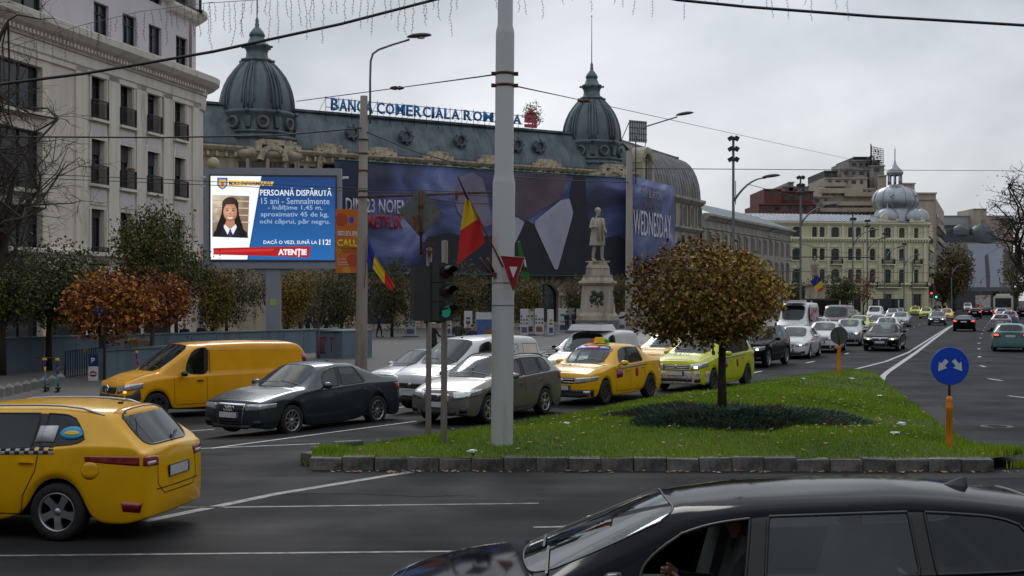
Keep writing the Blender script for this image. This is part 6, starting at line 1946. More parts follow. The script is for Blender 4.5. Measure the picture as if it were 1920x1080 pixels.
mb.prism([(-k*.93,.03),(-k*.9,0),(0,-k*1.05),(k*.93,0),(0,k*1.02)],-.01,.01,0,M=M);mb.build("plate",mat("rusty_sign_back",(.10,.12,.12),rough=.6,noise=(6,.2),col2=(.11,.04,.015),thr=(3.5,.52,.6)),dmm)
mb=MB();mb.tube([(0,-.03,k*.98),(0,-.03,-k*1.75)],.025,6);mb.box((0,-.04,.12),(.09,.05,.05));mb.box((0,-.04,-.32),(.09,.05,.05));mb.box((.13,-.0,-k*1.28),(.26,.06,.05));mb.box((.13,-.0,-k*1.62),(.26,.06,.05));mb.build("bracket",RUST,dmm)
def signal(loc,rz,label,front=True):
 o=empty("traffic_light",loc,rz,label=label,cat="traffic light")
 mb=MB();
 for k in range(3):mb.box((0,0,.32-.32*k),(.27,.24,.31))
 mb.box((0,.13,0),(.3,.03,1.0));mb.build("housing",TRIM2,o)
 for k in range(3):
  z=.32-.32*k
  if front:
   mb=MB();b=0
   mb.lathe([(.112,-.10),(.118,-.34)],(0,0,0),16,0,axis='y',a0=-.35,a1=math.pi+.35)
   for i,v in enumerate(mb.v):mb.v[i]=(v[0],v[1]+(0 if v[1]>-.2 else(.16 if v[2]<.02 else 0)),v[2]+z)
   ob=mb.build("visor",TRIM,o);md=ob.modifiers.new("t",'SOLIDIFY');md.thickness=.008
   mb=MB();mb.lathe([(.001,-.135),(.06,-.13),(.1,-.122)],(0,0,z),16,axis='y')
   mb.build("lens",[mat("lens_red_off",(.04,.004,.004),rough=.3),mat("lens_amber_off",(.05,.03,.004),rough=.3),mat("lens_green_lit",(.02,.3,.2),rough=.3,emit=((.02,.30,.22),.22))][k],o)
 return o
signal((bB.x-.02,bB.y-.25,sB.location.z+(CAMZ+(HOR-548)*bB.y/F-sB.location.z)),R(38),"three lamp traffic light glowing green on the right slim post")
signal((bA.x-.16,bA.y,sA.location.z+zz2(550)),R(205),"black back of a traffic light on the left slim post",False)
b=at(1780,838,20.4);bz_=isl_h(b.x,b.y)
ks_=empty("arrow_sign",(b.x,b.y,bz_-.02),0,label="round blue sign with two white diverging arrows on an orange post",cat="road sign")
ss=b.y/F;hh=lambda py:CAMZ+(HOR-py)*ss-bz_
mb=MB();mb.lathe([(.048,0),(.05,.06),(.058,.10),(.045,.13),(.045,.45),(.05,.455),(.05,hh(768)),(.06,hh(765)),(.062,hh(760)),(.05,hh(757)),(.056,hh(748)),(.05,hh(744)),(.02,hh(740))],n=14)
for a_ in range(6):mb.box((math.cos(a_)*.047,math.sin(a_)*.047,.32),(.012,.012,.40),rz=a_)
mb.build("post",ORANGE,ks_)
mb=MB();mb.tube([(0,0,hh(745)),(0,.0,hh(690))],.02,6);mb.build("stem",RUST,ks_)
mb=MB();r_=35*ss;mb.lathe([(.001,-.035),(r_,-.035),(r_+.006,-.028),(r_+.006,-.02),(.001,-.02)],(0,0,hh(684)),40,axis='y',smooth=False);mb.build("disc",SBLUE,ks_)
for sg in(-1,1):
 u=Vector((sg*.62,-.78)).normalized();v=Vector((-u.y,u.x));c=Vector((sg*.055,.10))
 P_=[]
 for(al,ac)in((0,-.035),(.10,-.035),(.10,-.085),(.235,0),(.10,.085),(.10,.035),(0,.035)):p_=c+u*al+v*ac;P_.append((p_.x,p_.y))
 mb=MB();mb.prism(P_,-.042,-.036,0,M=M);mb.build("arrow",SWHITE,ks_,loc=(0,0,hh(684)))
b=at(1573,693,None,.25);bz_=isl_h(b.x,b.y)
fs2=empty("round_sign_back",(b.x,b.y,bz_-.02),0,label="grey back of a round sign on the orange post at the island tip",cat="road sign")
ss2=b.y/F;hh2=lambda py:CAMZ+(HOR-py)*ss2-bz_
mb=MB();mb.lathe([(.07,0),(.08,.2),(.065,.25),(.065,hh2(655)),(.08,hh2(652)),(.065,hh2(647)),(.02,hh2(645))],n=10);mb.build("post",ORANGE,fs2)
mb=MB();r_=16.5*ss2;mb.lathe([(.001,-.03),(r_,-.03),(r_,-.01),(.001,-.01)],(0,0,hh2(628)),28,axis='y',smooth=False);mb.build("disc",SBACK,fs2)
mb=MB();mb.tube([(0,-.04,hh2(650)),(0,-.04,hh2(615))],.03,5);mb.build("stem",RUST,fs2)
def lamp_head(mb,c,rz,L_=.9,m=0,up=.12):
 M_=Matrix.Rotation(rz,3,'Z')@Matrix.Rotation(-up,3,'Y');b=len(mb.v)
 mb.ball((0,0,0),1,12,8,m)
 for i in range(b,len(mb.v)):
  v=mb.v[i];v=M_@Vector((v[0]*L_/2,v[1]*L_*.2,v[2]*(.13 if v[2]>0 else .05)*L_));mb.v[i]=(v.x+c[0],v.y+c[1],v.z+c[2])
c1=at(677,685,50.5);zc1=gh(c1.x,c1.y)+.1
cp=empty("concrete_pole",(c1.x,c1.y,zc1),0,label="tall tapering concrete pole carrying a curved street lamp at left",cat="pole");cp.rotation_euler=(0,R(.6),0)
s1=50.5/F;H1=CAMZ+(HOR-180)*s1-zc1
mb=MB();mb.lathe([(.26,0),(.235,3),(.15,H1),(.001,H1)],n=16);mb.build("shaft",CPOLE,cp)
for py in(262,288,320,358):
 mb=MB();mb.lathe([(.2,-.03),(.215,-.03),(.215,.03),(.2,.03)],(0,0,CAMZ+(HOR-py)*s1-zc1),14);mb.build("clamp",RUST,cp)
st1=empty("street_lamp",(c1.x+.32,c1.y,zc1+H1-1.4),0,label="curved arm street lamp with flat oval head on the left concrete pole",cat="street lamp")
pz=lambda px,py:((px-677)*s1-.32,0,CAMZ+(HOR-py)*s1-zc1-H1+1.4)
mb=MB();pp=[pz(694,232),pz(694,150),pz(695,115),pz(699,101),pz(710,93),pz(735,84),pz(768,74)];mb.tube(pp,.045,8);mb.build("arm",STEEL,st1)
mb=MB();lamp_head(mb,pz(786,68),0,1.05,up=.08);lh=mb.build("lamp_head",TRIM2,st1);mb=MB();mb.ball(pz(789,71),.2,10,4,sx=.9,sy=.6,sz=.25);mb.build("lamp_glass",SWHITE,st1)
ra_=empty("bracket_arm",(c1.x,c1.y-.3,CAMZ+(HOR-371)*s1),0,label="rusty horizontal pipe arm reaching right from the left concrete pole",cat="bracket arm")
mb=MB();mb.tube([(-.1,0,0),(6.3,-.2,.22)],.055,6);mb.tube([(2.1,0,.05),(4.1,-.1,-.25),(6.2,-.1,-.3)],.02,4);mb.box((3.95,-.1,.03),(.12,.1,.35));mb.build("pipe",RUST,ra_)
c2=at(1180,640,76);c2.z=0
cp2=empty("concrete_pole",(c2.x,c2.y,gh(c2.x,c2.y)),0,label="second concrete pole behind the round tree with a curved street lamp",cat="pole")
s2=76/F;H2=CAMZ+(HOR-282)*s2
mb=MB();mb.lathe([(.27,0),(.18,H2),(.001,H2)],n=14);mb.build("shaft",CPOLE,cp2)
st2=empty("street_lamp",(c2.x+.35,c2.y,H2-1.5),0,label="slender curved street lamp on the second concrete pole",cat="street lamp")
pz=lambda px,py:((px-1180)*s2-.35,0,CAMZ+(HOR-py)*s2-H2+1.5)
mb=MB();mb.tube([pz(1192,345),pz(1192,260),pz(1197,243),pz(1215,236),pz(1270,219)],.045,6);mb.build("arm",STEEL,st2)
mb=MB();lamp_head(mb,pz(1284,214),0,1.15,up=.15);mb.build("lamp_head",TRIM2,st2)
def boulevard_lamp(px,ybase,ytop,armx,army,label,spots=3,head=True,side=1,Y=None,low=None):
 b_=at(px,ybase,Y);z=0
 o=empty("lighting_mast",(b_.x,b_.y,gh(b_.x,b_.y)),0,label=label,cat="street lamp",group="lighting masts along the boulevard")
 s_=b_.y/F;Z=lambda py:CAMZ+(HOR-py)*s_;X_=lambda x:(x-px)*s_
 mb=MB();mb.lathe([(.11,0),(.09,Z(ytop))],n=8);mb.build("mast",STEEL,o)
 if spots:
  mb=MB()
  for k in range(spots):
   for sg in(-1,1):
    mb.box((sg*.22,-.1,Z(ytop)-.15-k*.75),(.32,.3,.3),M=Matrix.Rotation(sg*.5,3,'Y'))
  mb.build("floodlights",TRIM,o)
 if head:
  dx=X_(armx);z0=Z(army)
  mb=MB();pts=[]
  for k in range(8):
   t_=k/7;pts.append((dx*.8*t_,0,z0-1.7*(1-t_)**2.2-.1))
  mb.tube(pts,[.10-.05*k/7 for k in range(8)],6);mb.tube([(.16*side,0,z0-2.0),(.16*side,0,z0-.3)],.03,4);mb.build("arm",STEEL,o)
  mb=MB();lamp_head(mb,(dx*.92,0,z0),0 if dx>0 else math.pi,abs(dx)*.36+.3);mb.build("lamp_head",TRIM2,o)
 if low:
  lx_,ly_=low;dx=X_(lx_);z0=Z(ly_);pts=[(dx*.85*k/6,0,z0-1.0*(1-k/6)**2)for k in range(7)]
  mb=MB();mb.tube(pts,.04,5);lamp_head(mb,(dx,0,z0),0 if dx>0 else math.pi,.8);mb.build("low_arm",STEEL,o)
 return o
boulevard_lamp(1375,600,256,1452,331,"tallest lighting mast with six floodlights right behind the round tree",3,Y=88)
boulevard_lamp(1501,600,330,1562,385,"lighting mast with floodlights left of the yellow building, flag below",3,Y=118,low=(1476,488))
boulevard_lamp(1599,600,397,1641,432,"lighting mast in front of the yellow building's double windows",2,Y=150,low=(1578,506))
boulevard_lamp(1626,600,412,1662,446,"lighting mast just right of the double windows of the yellow building",2,Y=170,low=(1609,514))
boulevard_lamp(1659,600,436,1692,463,"lighting mast before the gabled bay of the yellow building",1,Y=185,low=(1641,520))
boulevard_lamp(1695,600,456,1722,478,"lighting mast near the corner of the yellow building",1,Y=200,low=(1680,526))
boulevard_lamp(1711,596,490,1731,487,"grey double arm lamp at the yellow building's right corner",0,Y=205,low=(1690,486))
boulevard_lamp(1784,590,520,1805,497,"slim street lamp in front of the brown trees on the right",0,Y=210)
boulevard_lamp(1838,590,540,1852,517,"distant street lamp before the white banner",0,Y=280)
YB_=66.0;sb=YB_/F
zb_=gh(-12,66)+.1
lb=empty("led_billboard",(at(513,600,YB_).x,YB_,zb_),R(4),label="large grey framed LED billboard showing a missing child notice",cat="billboard")
bX=lambda px:(px-513)*sb;bZ=lambda py:CAMZ+(HOR-py)*sb-zb_
GP=mat("billboard_grey",(.25,.26,.31),rough=.55,noise=(2,.08))
mb=MB();mb.box((bX(513),.0,(bZ(316)+bZ(504))/2),(bX(640)-bX(386),.7,bZ(316)-bZ(504)));mb.build("cabinet",GP,lb)
mb=MB();mb.box((0,.0,bZ(504)/2),(bX(525)-bX(498),.5,bZ(504)));mb.build("column",GP,lb)
mb=MB()
for sg in(-1,1):mb.add([(sg*.35,-.2,bZ(504)),(sg*1.1,-.2,bZ(504)),(sg*.35,-.2,bZ(517)),(sg*.35,.2,bZ(504)),(sg*1.1,.2,bZ(504)),(sg*.35,.2,bZ(517))],[(0,1,2),(3,4,5),(1,2,5,4),(0,2,5,3)])
mb.build("gusset",GP,lb)
mb=MB();fy_=-.37;x0,x1,y0,y1=bX(399),bX(629),bZ(332),bZ(488)
for(a,b_,c_,d_)in((x0-.08,x1+.08,y0,y0+.08),(x0-.08,x1+.08,y1-.08,y1),(x0-.08,x0,y1,y0),(x1,x1+.08,y1,y0)):mb.box(((a+b_)/2,fy_,(c_+d_)/2),(b_-a,.06,abs(d_-c_)))
mb.build("bezel",mat("dark_bezel",(.05,.05,.06)),lb)
def em(n,c,s_=1.0):return mat("screen_"+n,(0.01,0.01,0.012),rough=.4,emit=(c,s_))
scr=empty("screen",(0,-.36,0),parent=lb)
def emg(n,c1,c2,px,py,r_,soft=0.0,sc_=3.0):
 """screen picture colour fading from c1 at (px, py) to c2 at radius r_ (photo pixels), with a little print noise"""
 m=em(n,c1);t=m.node_tree;b_=t.nodes["Principled BSDF"];tc_=t.nodes.new("ShaderNodeTexCoord");vs_=t.nodes.new("ShaderNodeVectorMath");vs_.operation='DISTANCE';vs_.inputs[1].default_value=(bX(px),y_-.03,bZ(py))
 t.links.new(tc_.outputs["Object"],vs_.inputs[0]);nz=t.nodes.new("ShaderNodeTexNoise");nz.inputs["Scale"].default_value=sc_;nz.inputs["Detail"].default_value=3;t.links.new(tc_.outputs["Object"],nz.inputs[0])
 ad=t.nodes.new("ShaderNodeMath");ad.operation='MULTIPLY_ADD';ad.inputs[1].default_value=soft;t.links.new(nz.outputs[0],ad.inputs[0]);t.links.new(vs_.outputs["Value"],ad.inputs[2])
 mr=t.nodes.new("ShaderNodeMapRange");mr.interpolation_type='SMOOTHSTEP';mr.inputs[1].default_value=soft*.5;mr.inputs[2].default_value=r_*sb+soft*.5;t.links.new(ad.outputs[0],mr.inputs[0])
 mi_=t.nodes.new("ShaderNodeMix");mi_.data_type='RGBA';mi_.inputs[6].default_value=(*c1,1);mi_.inputs[7].default_value=(*c2,1);t.links.new(mr.outputs[0],mi_.inputs[0]);t.links.new(mi_.outputs[2],b_.inputs["Emission Color"]);return m
def spoly(pxs,m,y,name="screen_shape",parent=lb):
 mb=MB();mb.prism([(bX(px),bZ(py))for px,py in pxs],y-.004,y,0,M=M);return mb.build(name,m,parent)
bpy.data.objects.remove(scr)
y_=-.365
blue=bpy.data.materials.new("screen_blue");blue.use_nodes=True;t_=blue.node_tree;bb=t_.nodes["Principled BSDF"];bb.inputs["Base Color"].default_value=(.01,.01,.02,1)
tcn=t_.nodes.new("ShaderNodeTexCoord");sx_=t_.nodes.new("ShaderNodeSeparateXYZ");mr_=t_.nodes.new("ShaderNodeMapRange");rp_=t_.nodes.new("ShaderNodeValToRGB")
mr_.inputs[1].default_value=y1;mr_.inputs[2].default_value=y0
t_.links.new(tcn.outputs["Object"],sx_.inputs[0]);t_.links.new(sx_.outputs[2],mr_.inputs[0]);t_.links.new(mr_.outputs[0],rp_.inputs[0])
rp_.color_ramp.elements[0].color=(.014,.12,.36,1);rp_.color_ramp.elements[1].color=(.006,.035,.14,1)
t_.links.new(rp_.outputs[0],bb.inputs["Emission Color"]);bb.inputs["Emission Strength"].default_value=1.0
scb=spoly([(399,332),(629,334),(627,488),(399,487)],blue,y_,"screen")
spoly([(399,332),(492,332),(466,487),(399,487)],em("white",(.85,.87,.9)),y_-.008,parent=scb)
spoly([(399,487),(463,487),(486,350),(492,332),(494,332),(468,488)],em("navy",(.01,.06,.2)),y_-.006,parent=scb)
spoly([(431,340),(515,342),(512,349),(433,350)],em("gold",(.75,.45,.03)),y_-.014,parent=scb)
spoly([(404,466),(488,464),(583,462),(580,483),(487,480),(404,478)],em("red",(.38,.008,.01)),y_-.014,parent=scb)
spoly([(404,470),(515,467),(515,471),(404,475)],em("red2",(.55,.03,.02)),y_-.018,parent=scb)
spoly([(411,335),(430,335),(430,349),(426,354),(420.5,357),(415,354),(411,349)],em("shield",(.02,.12,.45)),y_-.018,parent=scb)
spoly([(413.5,341),(417,337.5),(419.5,340),(420.5,336.5),(422,340),(424.5,337.5),(428,341),(427,349),(424,352),(420.5,355),(417,352),(414,349)],em("gold2",(.65,.40,.04)),y_-.024,parent=scb)
for(xa,ya,cl)in((418.3,343,(.02,.1,.5)),(420.8,343,(.5,.02,.02)),(418.3,346.5,(.5,.03,.02)),(420.8,346.5,(.03,.12,.5))):spoly([(xa,ya),(xa+2.4,ya),(xa+2.4,ya+3.2),(xa,ya+3.2)],em("q%d%d"%(int(xa),int(ya)),cl),y_-.03,"emblem_quarter",scb)
def stext(b_,xa,xb,ya,yb,m,bold=.0,shear=0,par=None):
 Mx=frame(((bX(xa)+bX(xb))/2,y_-.03,(bZ(ya)+bZ(yb))/2),(1,0,0));return text(b_,bX(xb)-bX(xa),bZ(ya)-bZ(yb),m,Mx,par or lb,bold=bold,ext=.003,shear=shear)
EW=em("text_white",(.75,.8,.85));EG=em("text_pale",(.35,.45,.6))
stext("M.A.I. INFORMEAZĂ",432,510,340,349,em("text_navy",(.01,.05,.2)),.02,.15)
stext("PERSOANĂ DISPĂRUTĂ",490,622,353,368,EW,.01)
for k,(b_,xa,xb)in enumerate((("15 ani - Semnalmente",492,618),("- înălțime 1,45 m,",504,605),("aproximativ 45 de kg,",491,616),("ochi căprui, păr negru.",489,619))):stext(b_,xa,xb,372+k*13,383.5+k*13,EG,.0)
stext("DACĂ O VEZI, SUNĂ LA",496,595,449.5,459,EW,.01);stext("112!",599,620,449,459.5,EW,.02);stext("ATENȚIE",523,576,467,482,EW,.05)
pc=lambda pts:pts
def ell(cx_,cy_,rx_,ry_,n=20,a0=0,a1=6.283):return[(cx_+rx_*math.cos(a0+(a1-a0)*k/n),cy_+ry_*math.sin(a0+(a1-a0)*k/n))for k in range(n if a1>6 else n+1)]
spoly([(402,367),(470,369),(467,447),(402,445)],emg("photo_bg",(.62,.55,.42),(.22,.15,.10),405,372,60,2.2,2.6),y_-.016,"portrait",scb)
for k in range(4):spoly([(402,376+k*13),(470,378+k*13),(470,380+k*13),(402,378+k*13)],emg("shelf",(.35,.24,.14),(.55,.45,.33),420,400,40,1.5,5),y_-.020,"shelf",scb)
sk_=emg("face",(.66,.36,.24),(.33,.14,.075),432,397,20,.06);hr_=emg("hair",(.05,.028,.02),(.006,.004,.004),424,378,34,.5,6);
spoly([(403,445),(405,436),(414,428),(424,424),(446,424),(458,430),(466,437),(468,447)],em("blazer",(.01,.012,.02)),y_-.024,"blazer",scb)
spoly(ell(435,385,15.2,14,24),hr_,y_-.026,"hair",scb)
spoly([(420.5,384),(449.5,385),(451,404),(458,426),(463,446),(453,447),(446,422),(423,422),(416,445),(406,444),(411,424),(419,402)],hr_,y_-.027,"hair",scb)
spoly([(428,413),(442,413),(445,427),(434,436),(424,427)],em("neck",(.42,.2,.12)),y_-.030,"neck",scb)
spoly(ell(435,399,12.6,17.5,26),sk_,y_-.033,"face",scb)
spoly(ell(435,385.2,13.6,7.2,14,math.pi,2*math.pi),hr_,y_-.036,"hair",scb)
for sx2 in(-1,1):
 spoly(ell(435+sx2*5.6,396.5,2.4,1.2,12),em("eye",(.03,.015,.01)),y_-.038,"eye",scb)
 spoly([(435+sx2*3,392.5),(435+sx2*8.6,392.3),(435+sx2*8.4,393.4),(435+sx2*3,393.6)],hr_,y_-.038,"eyebrow",scb)
 spoly([(435,431),(435+sx2*10,422),(435+sx2*12,427),(435+sx2*5,441)],em("collar",(.75,.76,.78)),y_-.040,"collar",scb)
spoly(ell(435,409,5.2,2.6,12,0,math.pi),em("smile",(.8,.75,.72)),y_-.038,"mouth",scb)
spoly([(434,399),(436,399),(437.2,404),(433,404)],em("nose",(.46,.22,.14)),y_-.037,"nose",scb)
spoly([(433.5,431),(436.5,431),(438,446),(432,446)],em("tie",(.03,.03,.12)),y_-.042,"tie",scb)
mb=MB();mb.box((bX(513),-.26,bZ(567)),(.32,.02,.36));mb.build("sticker",mat("sticker_yellow",(.35,.45,.1)),lb)
mb=MB();mb.lathe([(.001,-.28),(.3,-.26),(.33,-.1),(.2,.2),(.001,.25)],axis='y',n=14);dsh=mb.build("radio_dish",mat("cream_dish",(.45,.42,.25),rough=.5),lb,loc=(bX(402),-.1,bZ(308)))
for(px,py,sg)in((384,334,-1),(384,350,-1),(648,333,1)):
 mb=MB();mb.box((0,0,0),(.32,.14,.12));mb.box((-sg*.2,0,-.06),(.2,.05,.05));mb.build("camera",SWHITE,lb,loc=(bX(px),-.3,bZ(py)))
op=empty("orange_poster",at(651,452,52.2),R(3),label="narrow orange anti corruption call centre poster left of the concrete pole",cat="poster")
so2=52.2/F;oX=lambda px:(px-651)*so2;oZ=lambda py:-(py-452)*so2
OR1=mat("poster_orange",(.55,.13,.015),rough=.6);OR2=mat("poster_dark_orange",(.42,.055,.015),rough=.6);OR3=mat("poster_gold",(.55,.27,.02),rough=.6)
mb=MB();mb.box((0,0,0),(43*so2,.04,120*so2));mb.build("panel",OR1,op)
for(cx_,cy_,r_,m_)in((640,412,12,OR2),(662,488,12,OR2),(650,508,8,OR3),(668,440,7,OR3),(636,470,6,OR3)):
 pts=[(min(max(oX(x),oX(630.5)),oX(671.5)),max(min(oZ(y),oZ(392.5)),oZ(511.5)))for x,y in ell(cx_,cy_,r_,r_,20)]
 mb=MB();mb.prism(pts,-.028,-.023,0,M=M);mb.build("printed_circle",m_,op)
def otext(b_,xa,xb,ya,yb,m,bold=0):return text(b_,oX(xb)-oX(xa),oZ(ya)-oZ(yb),m,frame(((oX(xa)+oX(xb))/2,-.03,(oZ(ya)+oZ(yb))/2),(1,0,0)),op,bold=bold,ext=.003)
otext("0800.806.806",632,671,433,443,SWHITE,.02);otext("CALL",632,670,449,463,mat("poster_yellow",(.75,.55,.02)),.05);otext("CENTER",632,670,465,468,TRIM);otext("ANTICORUPȚIE",631,671,470.5,474,TRIM)
for k,b_ in enumerate(("Direcția","Generală","Anticorupție")):otext(b_,633,648+k*3,484+k*5,488+k*5,SWHITE)
mb=MB();mb.prism([(oX(655),oZ(407)),(oX(663),oZ(407)),(oX(663),oZ(415)),(oX(659),oZ(419)),(oX(655),oZ(415))],-.03,-.024,0,M=M);mb.build("emblem",SBLUE,op)
# -- plaza: statue, walls, panels
MARB=mat("weathered_marble",(.38,.34,.27),rough=.85,noise=(2.5,.15),col2=(.19,.165,.135),thr=(1.8,.46,.68),streak=True)
b=at(1121,618,98);Sx,Sy=b.x,98.0;ss3=Sy/F;hz3=lambda py:CAMZ+(HOR-py)*ss3
pd=empty("statue_pedestal",(Sx,Sy,0),R(-8),label="stepped marble pedestal with dark bronze reliefs on the plaza",cat="pedestal")
W_=lambda px:px*ss3
def tier(mb,w0,w1,z0,z1):mb.box((0,0,(z0+z1)/2),(w0,w0,z1-z0),taper=w1/w0)
mb=MB();tier(mb,W_(150),W_(150),-.1,hz3(624));tier(mb,W_(112),W_(112),hz3(624),hz3(618));mb.build("step",mat("grey_granite",(.14,.14,.145),rough=.8,noise=(3,.2)),pd)
mb=MB();tier(mb,W_(78),W_(78),hz3(618),hz3(600));mb.build("plinth",mat("grey_granite",(.14,.14,.145)),pd)
mb=MB();tier(mb,W_(76),W_(73),hz3(600),hz3(592));tier(mb,W_(72),W_(62),hz3(592),hz3(586));mb.build("base_moulding",MARB,pd)
mb=MB();tier(mb,W_(62),W_(54),hz3(586),hz3(536));mb.build("die",MARB,pd)
mb=MB();tier(mb,W_(56),W_(68),hz3(536),hz3(531));tier(mb,W_(68),W_(66),hz3(531),hz3(527));tier(mb,W_(58),W_(50),hz3(527),hz3(519));tier(mb,W_(52),W_(52),hz3(519),hz3(516));tier(mb,W_(44),W_(40),hz3(516),hz3(503));tier(mb,W_(42),W_(36),hz3(503),hz3(497));tier(mb,W_(34),W_(33),hz3(497),hz3(491));mb.build("cap_moulding",MARB,pd)
BRZ=mat("dark_bronze",(.035,.05,.045),rough=.6,metal=.4)
rl=random.Random(5);mb=MB()
for k in range(26):mb.ball((rl.uniform(-.42,.42),-W_(29.5),(hz3(561))+rl.uniform(-.6,.6)),rl.uniform(.08,.2),6,4,sy=.5)
mb.build("relief",BRZ,pd);mb=MB()
for k in range(22):mb.ball((W_(29),rl.uniform(-.35,.35),hz3(561)+rl.uniform(-.6,.6)),rl.uniform(.08,.17),6,4,sx=.5)
mb.build("relief",BRZ,pd)
def statue(loc,hgt,rz,label):
 o=person(loc,rz,MARB,MARB,label,hgt=hgt,arms=(.25,.05),bend=(.28,.12),hair=MARB,skinm=MARB,name="statue",cat="statue",stride=.22)
 mb=MB();mb.lathe([(.13,1.46),(.215,1.38),(.235,1.2),(.215,1.05),(.25,.82),(.275,.55)],n=20)
 for i,v in enumerate(mb.v):a_=math.atan2(v[1],v[0]);mb.v[i]=(v[0]*(1.0+.06*math.sin(a_*6)),v[1]*.8*(1+.06*math.sin(a_*5))+.04*(1.4-v[2]),v[2])
 mb.box((0,.0,.01),(.6,.6,.04));mb.box((.05,-.14,.95),(.5,.1,.9),taper=.7,M=Matrix.Rotation(.1,3,'Z'))if False else None
 for sg in(-1,1):mb.tube([(sg*.05,-.14,1.45),(sg*.10,-.19,1.2),(sg*.07,-.2,.7)],.03,5)
 mb.build("frock_coat",MARB,o)
 return o
statue((Sx,Sy,hz3(491)),4.25,R(25),"white marble statue of a bearded man in a long coat on the pedestal")
b=at(1528,600,128);p2=empty("statue_pedestal",(b.x,128,0),0,label="tall pale pedestal in front of the yellow building",cat="pedestal")
mb=MB();mb.box((0,0,1.8),(2.2,2.2,3.6));mb.box((0,0,3.7),(2.6,2.6,.3));mb.box((0,0,4.9),(1.7,1.7,2.4),taper=.92);mb.box((0,0,6.05),(2.0,2.0,.25));mb.box((0,0,6.2),(1.2,1.2,.12));mb.build("plinth",MARB,p2)
for i_,zz_ in enumerate((.06,)):pass
sz_=CAMZ+(HOR-531)*128/F;p2.scale=(1,1,sz_/6.26)
statue((b.x,128,sz_),2.75,R(-20),"smaller white marble statue in front of the yellow building")
q=lambda px,py,Y=112:at(px,py,Y)
flag("national_flag",[[q(1519,528),q(1533,515)],[q(1526,538),q(1540,526)],[q(1532,545),q(1543,537)],[q(1537,548),q(1545,541)]],"small blue yellow red flag before the smaller statue",[FB,FY,FR],[q(1533,512),q(1535,600)],seed=5)
RAMP=mat("blue_grey_wall",(.12,.175,.215),rough=.7,noise=(1.5,.12),col2=(.075,.10,.115),thr=(1.2,.5,.75),streak=True)
def wallseg(name,p0,p1,h0,h1,th,m,label,cat="wall",zoff=0):
 a,b=Vector(p0),Vector(p1);o=empty(name,(a.x,a.y,gh(a.x,a.y)),math.atan2(b.y-a.y,b.x-a.x),label=label,cat=cat);L_=(b.xy-a.xy).length;zb=gh(b.x,b.y)-gh(a.x,a.y)
 mb=MB();mb.add([(0,0,-.1),(L_,0,zb-.1),(L_,0,zb+h1),(0,0,h0),(0,th,-.1),(L_,th,zb-.1),(L_,th,zb+h1),(0,th,h0)],[(0,1,2,3),(5,4,7,6),(3,2,6,7),(0,3,7,4),(1,5,6,2)])
 mb.build("panel",m,o);mb=MB();mb.add([(-.02,-.05,h0),(L_+.02,-.05,zb+h1),(L_+.02,th+.05,zb+h1),(-.02,th+.05,h0),(-.02,-.05,h0+.07),(L_+.02,-.05,zb+h1+.07),(L_+.02,th+.05,zb+h1+.07),(-.02,th+.05,h0+.07)],[(0,1,5,4),(1,2,6,5),(2,3,7,6),(3,0,4,7),(4,5,6,7)]);mb.build("coping",RAMP,o)
 return o,L_
wA0=at(-60,665,47);wA1=at(640,630,70)
wo,wl=wallseg("ramp_wall",wA0,wA1,1.45,1.3,.35,RAMP,"long low blue grey concrete ramp wall across the left plaza")
mb=MB()
for k in range(1,14):mb.box((wl*k/14,-.003,.66),(.02,.01,1.2))
mb.build("joints",TRIM2,wo)
w2a=at(196,662,44.5);w2b=at(470,645,53)
wallseg("ramp_wall",w2a,w2b,1.15,1.15,.3,RAMP,"second blue grey ramp wall just behind the yellow van")
w3a=at(592,629,61);w3b=at(642,628,60)
wo3,_l=wallseg("ramp_wall",w3a,w3b,1.42,1.42,2.2,RAMP,"end block of the ramp wall sprayed with red graffiti")
mb=MB()
for k,(x,w_,z)in enumerate(((.15,.06,.9),(.32,.06,.8),(.44,.05,.8),(.56,.06,.8),(1.05,.06,.7))):
 mb.tube([(x,-.012,1.15),(x,-.012,1.15-z)],.03,4)
for z in(1.15,.4):mb.tube([(.1,-.012,z),(.7,-.012,z-.02)],.03,4)
mb.tube([(1.0,-.012,1.1),(1.25,-.012,1.12)],.03,4);mb.build("graffiti",SRED,wo3)
ra=at(121,665,45.2);rb_=at(190,663,47)
o=empty("blue_railing",(ra.x,ra.y,gh(ra.x,ra.y)),math.atan2(rb_.y-ra.y,rb_.x-ra.x),label="dark blue metal railing left of the parking sign",cat="railing")
L_=(rb_.xy-ra.xy).length;BL=mat("railing_blue",(.012,.045,.13),rough=.5)
mb=MB();mb.tube([(0,0,1.1),(L_,0,1.2)],.025,6);mb.tube([(0,0,.15),(L_,0,.2)],.02,6);mb.tube([(0,0,0),(0,0,1.1)],.03,6);mb.tube([(L_,0,0),(L_,0,1.2)],.03,6);mb.build("frame",BL,o)
bm_=MB();bm_.box((0,0,.62),(.03,.03,.95));bme=bm_.mesh("baluster",BL);n=16
for k in range(n):link("baluster",bme,o,loc=(L_*(k+.5)/n,0,.02+.06*k/n))
b=at(175,712,44.0);o=empty("parking_sign",(b.x,b.y,gh(b.x,b.y)+.05),R(8),label="blue parking sign above a white no entry panel by the ramp",cat="road sign");s_=44/F
mb=MB();mb.box((0,0,.22+.0),(17*s_,.08,.6));mb.box((0,0,.55),(17*s_,.09,.05));mb.box((0,0,.1),(17*s_,.14,.2));mb.build("panel",SWHITE,o)
mb=MB();mb.box((0,0,.78),(17*s_,.09,.42));mb.build("blue_panel",mat("sign_navy",(.01,.03,.13),rough=.4),o)
text("P",None,.2,SWHITE,frame((0,-.06,.78),(1,0,0)),o,bold=.03)
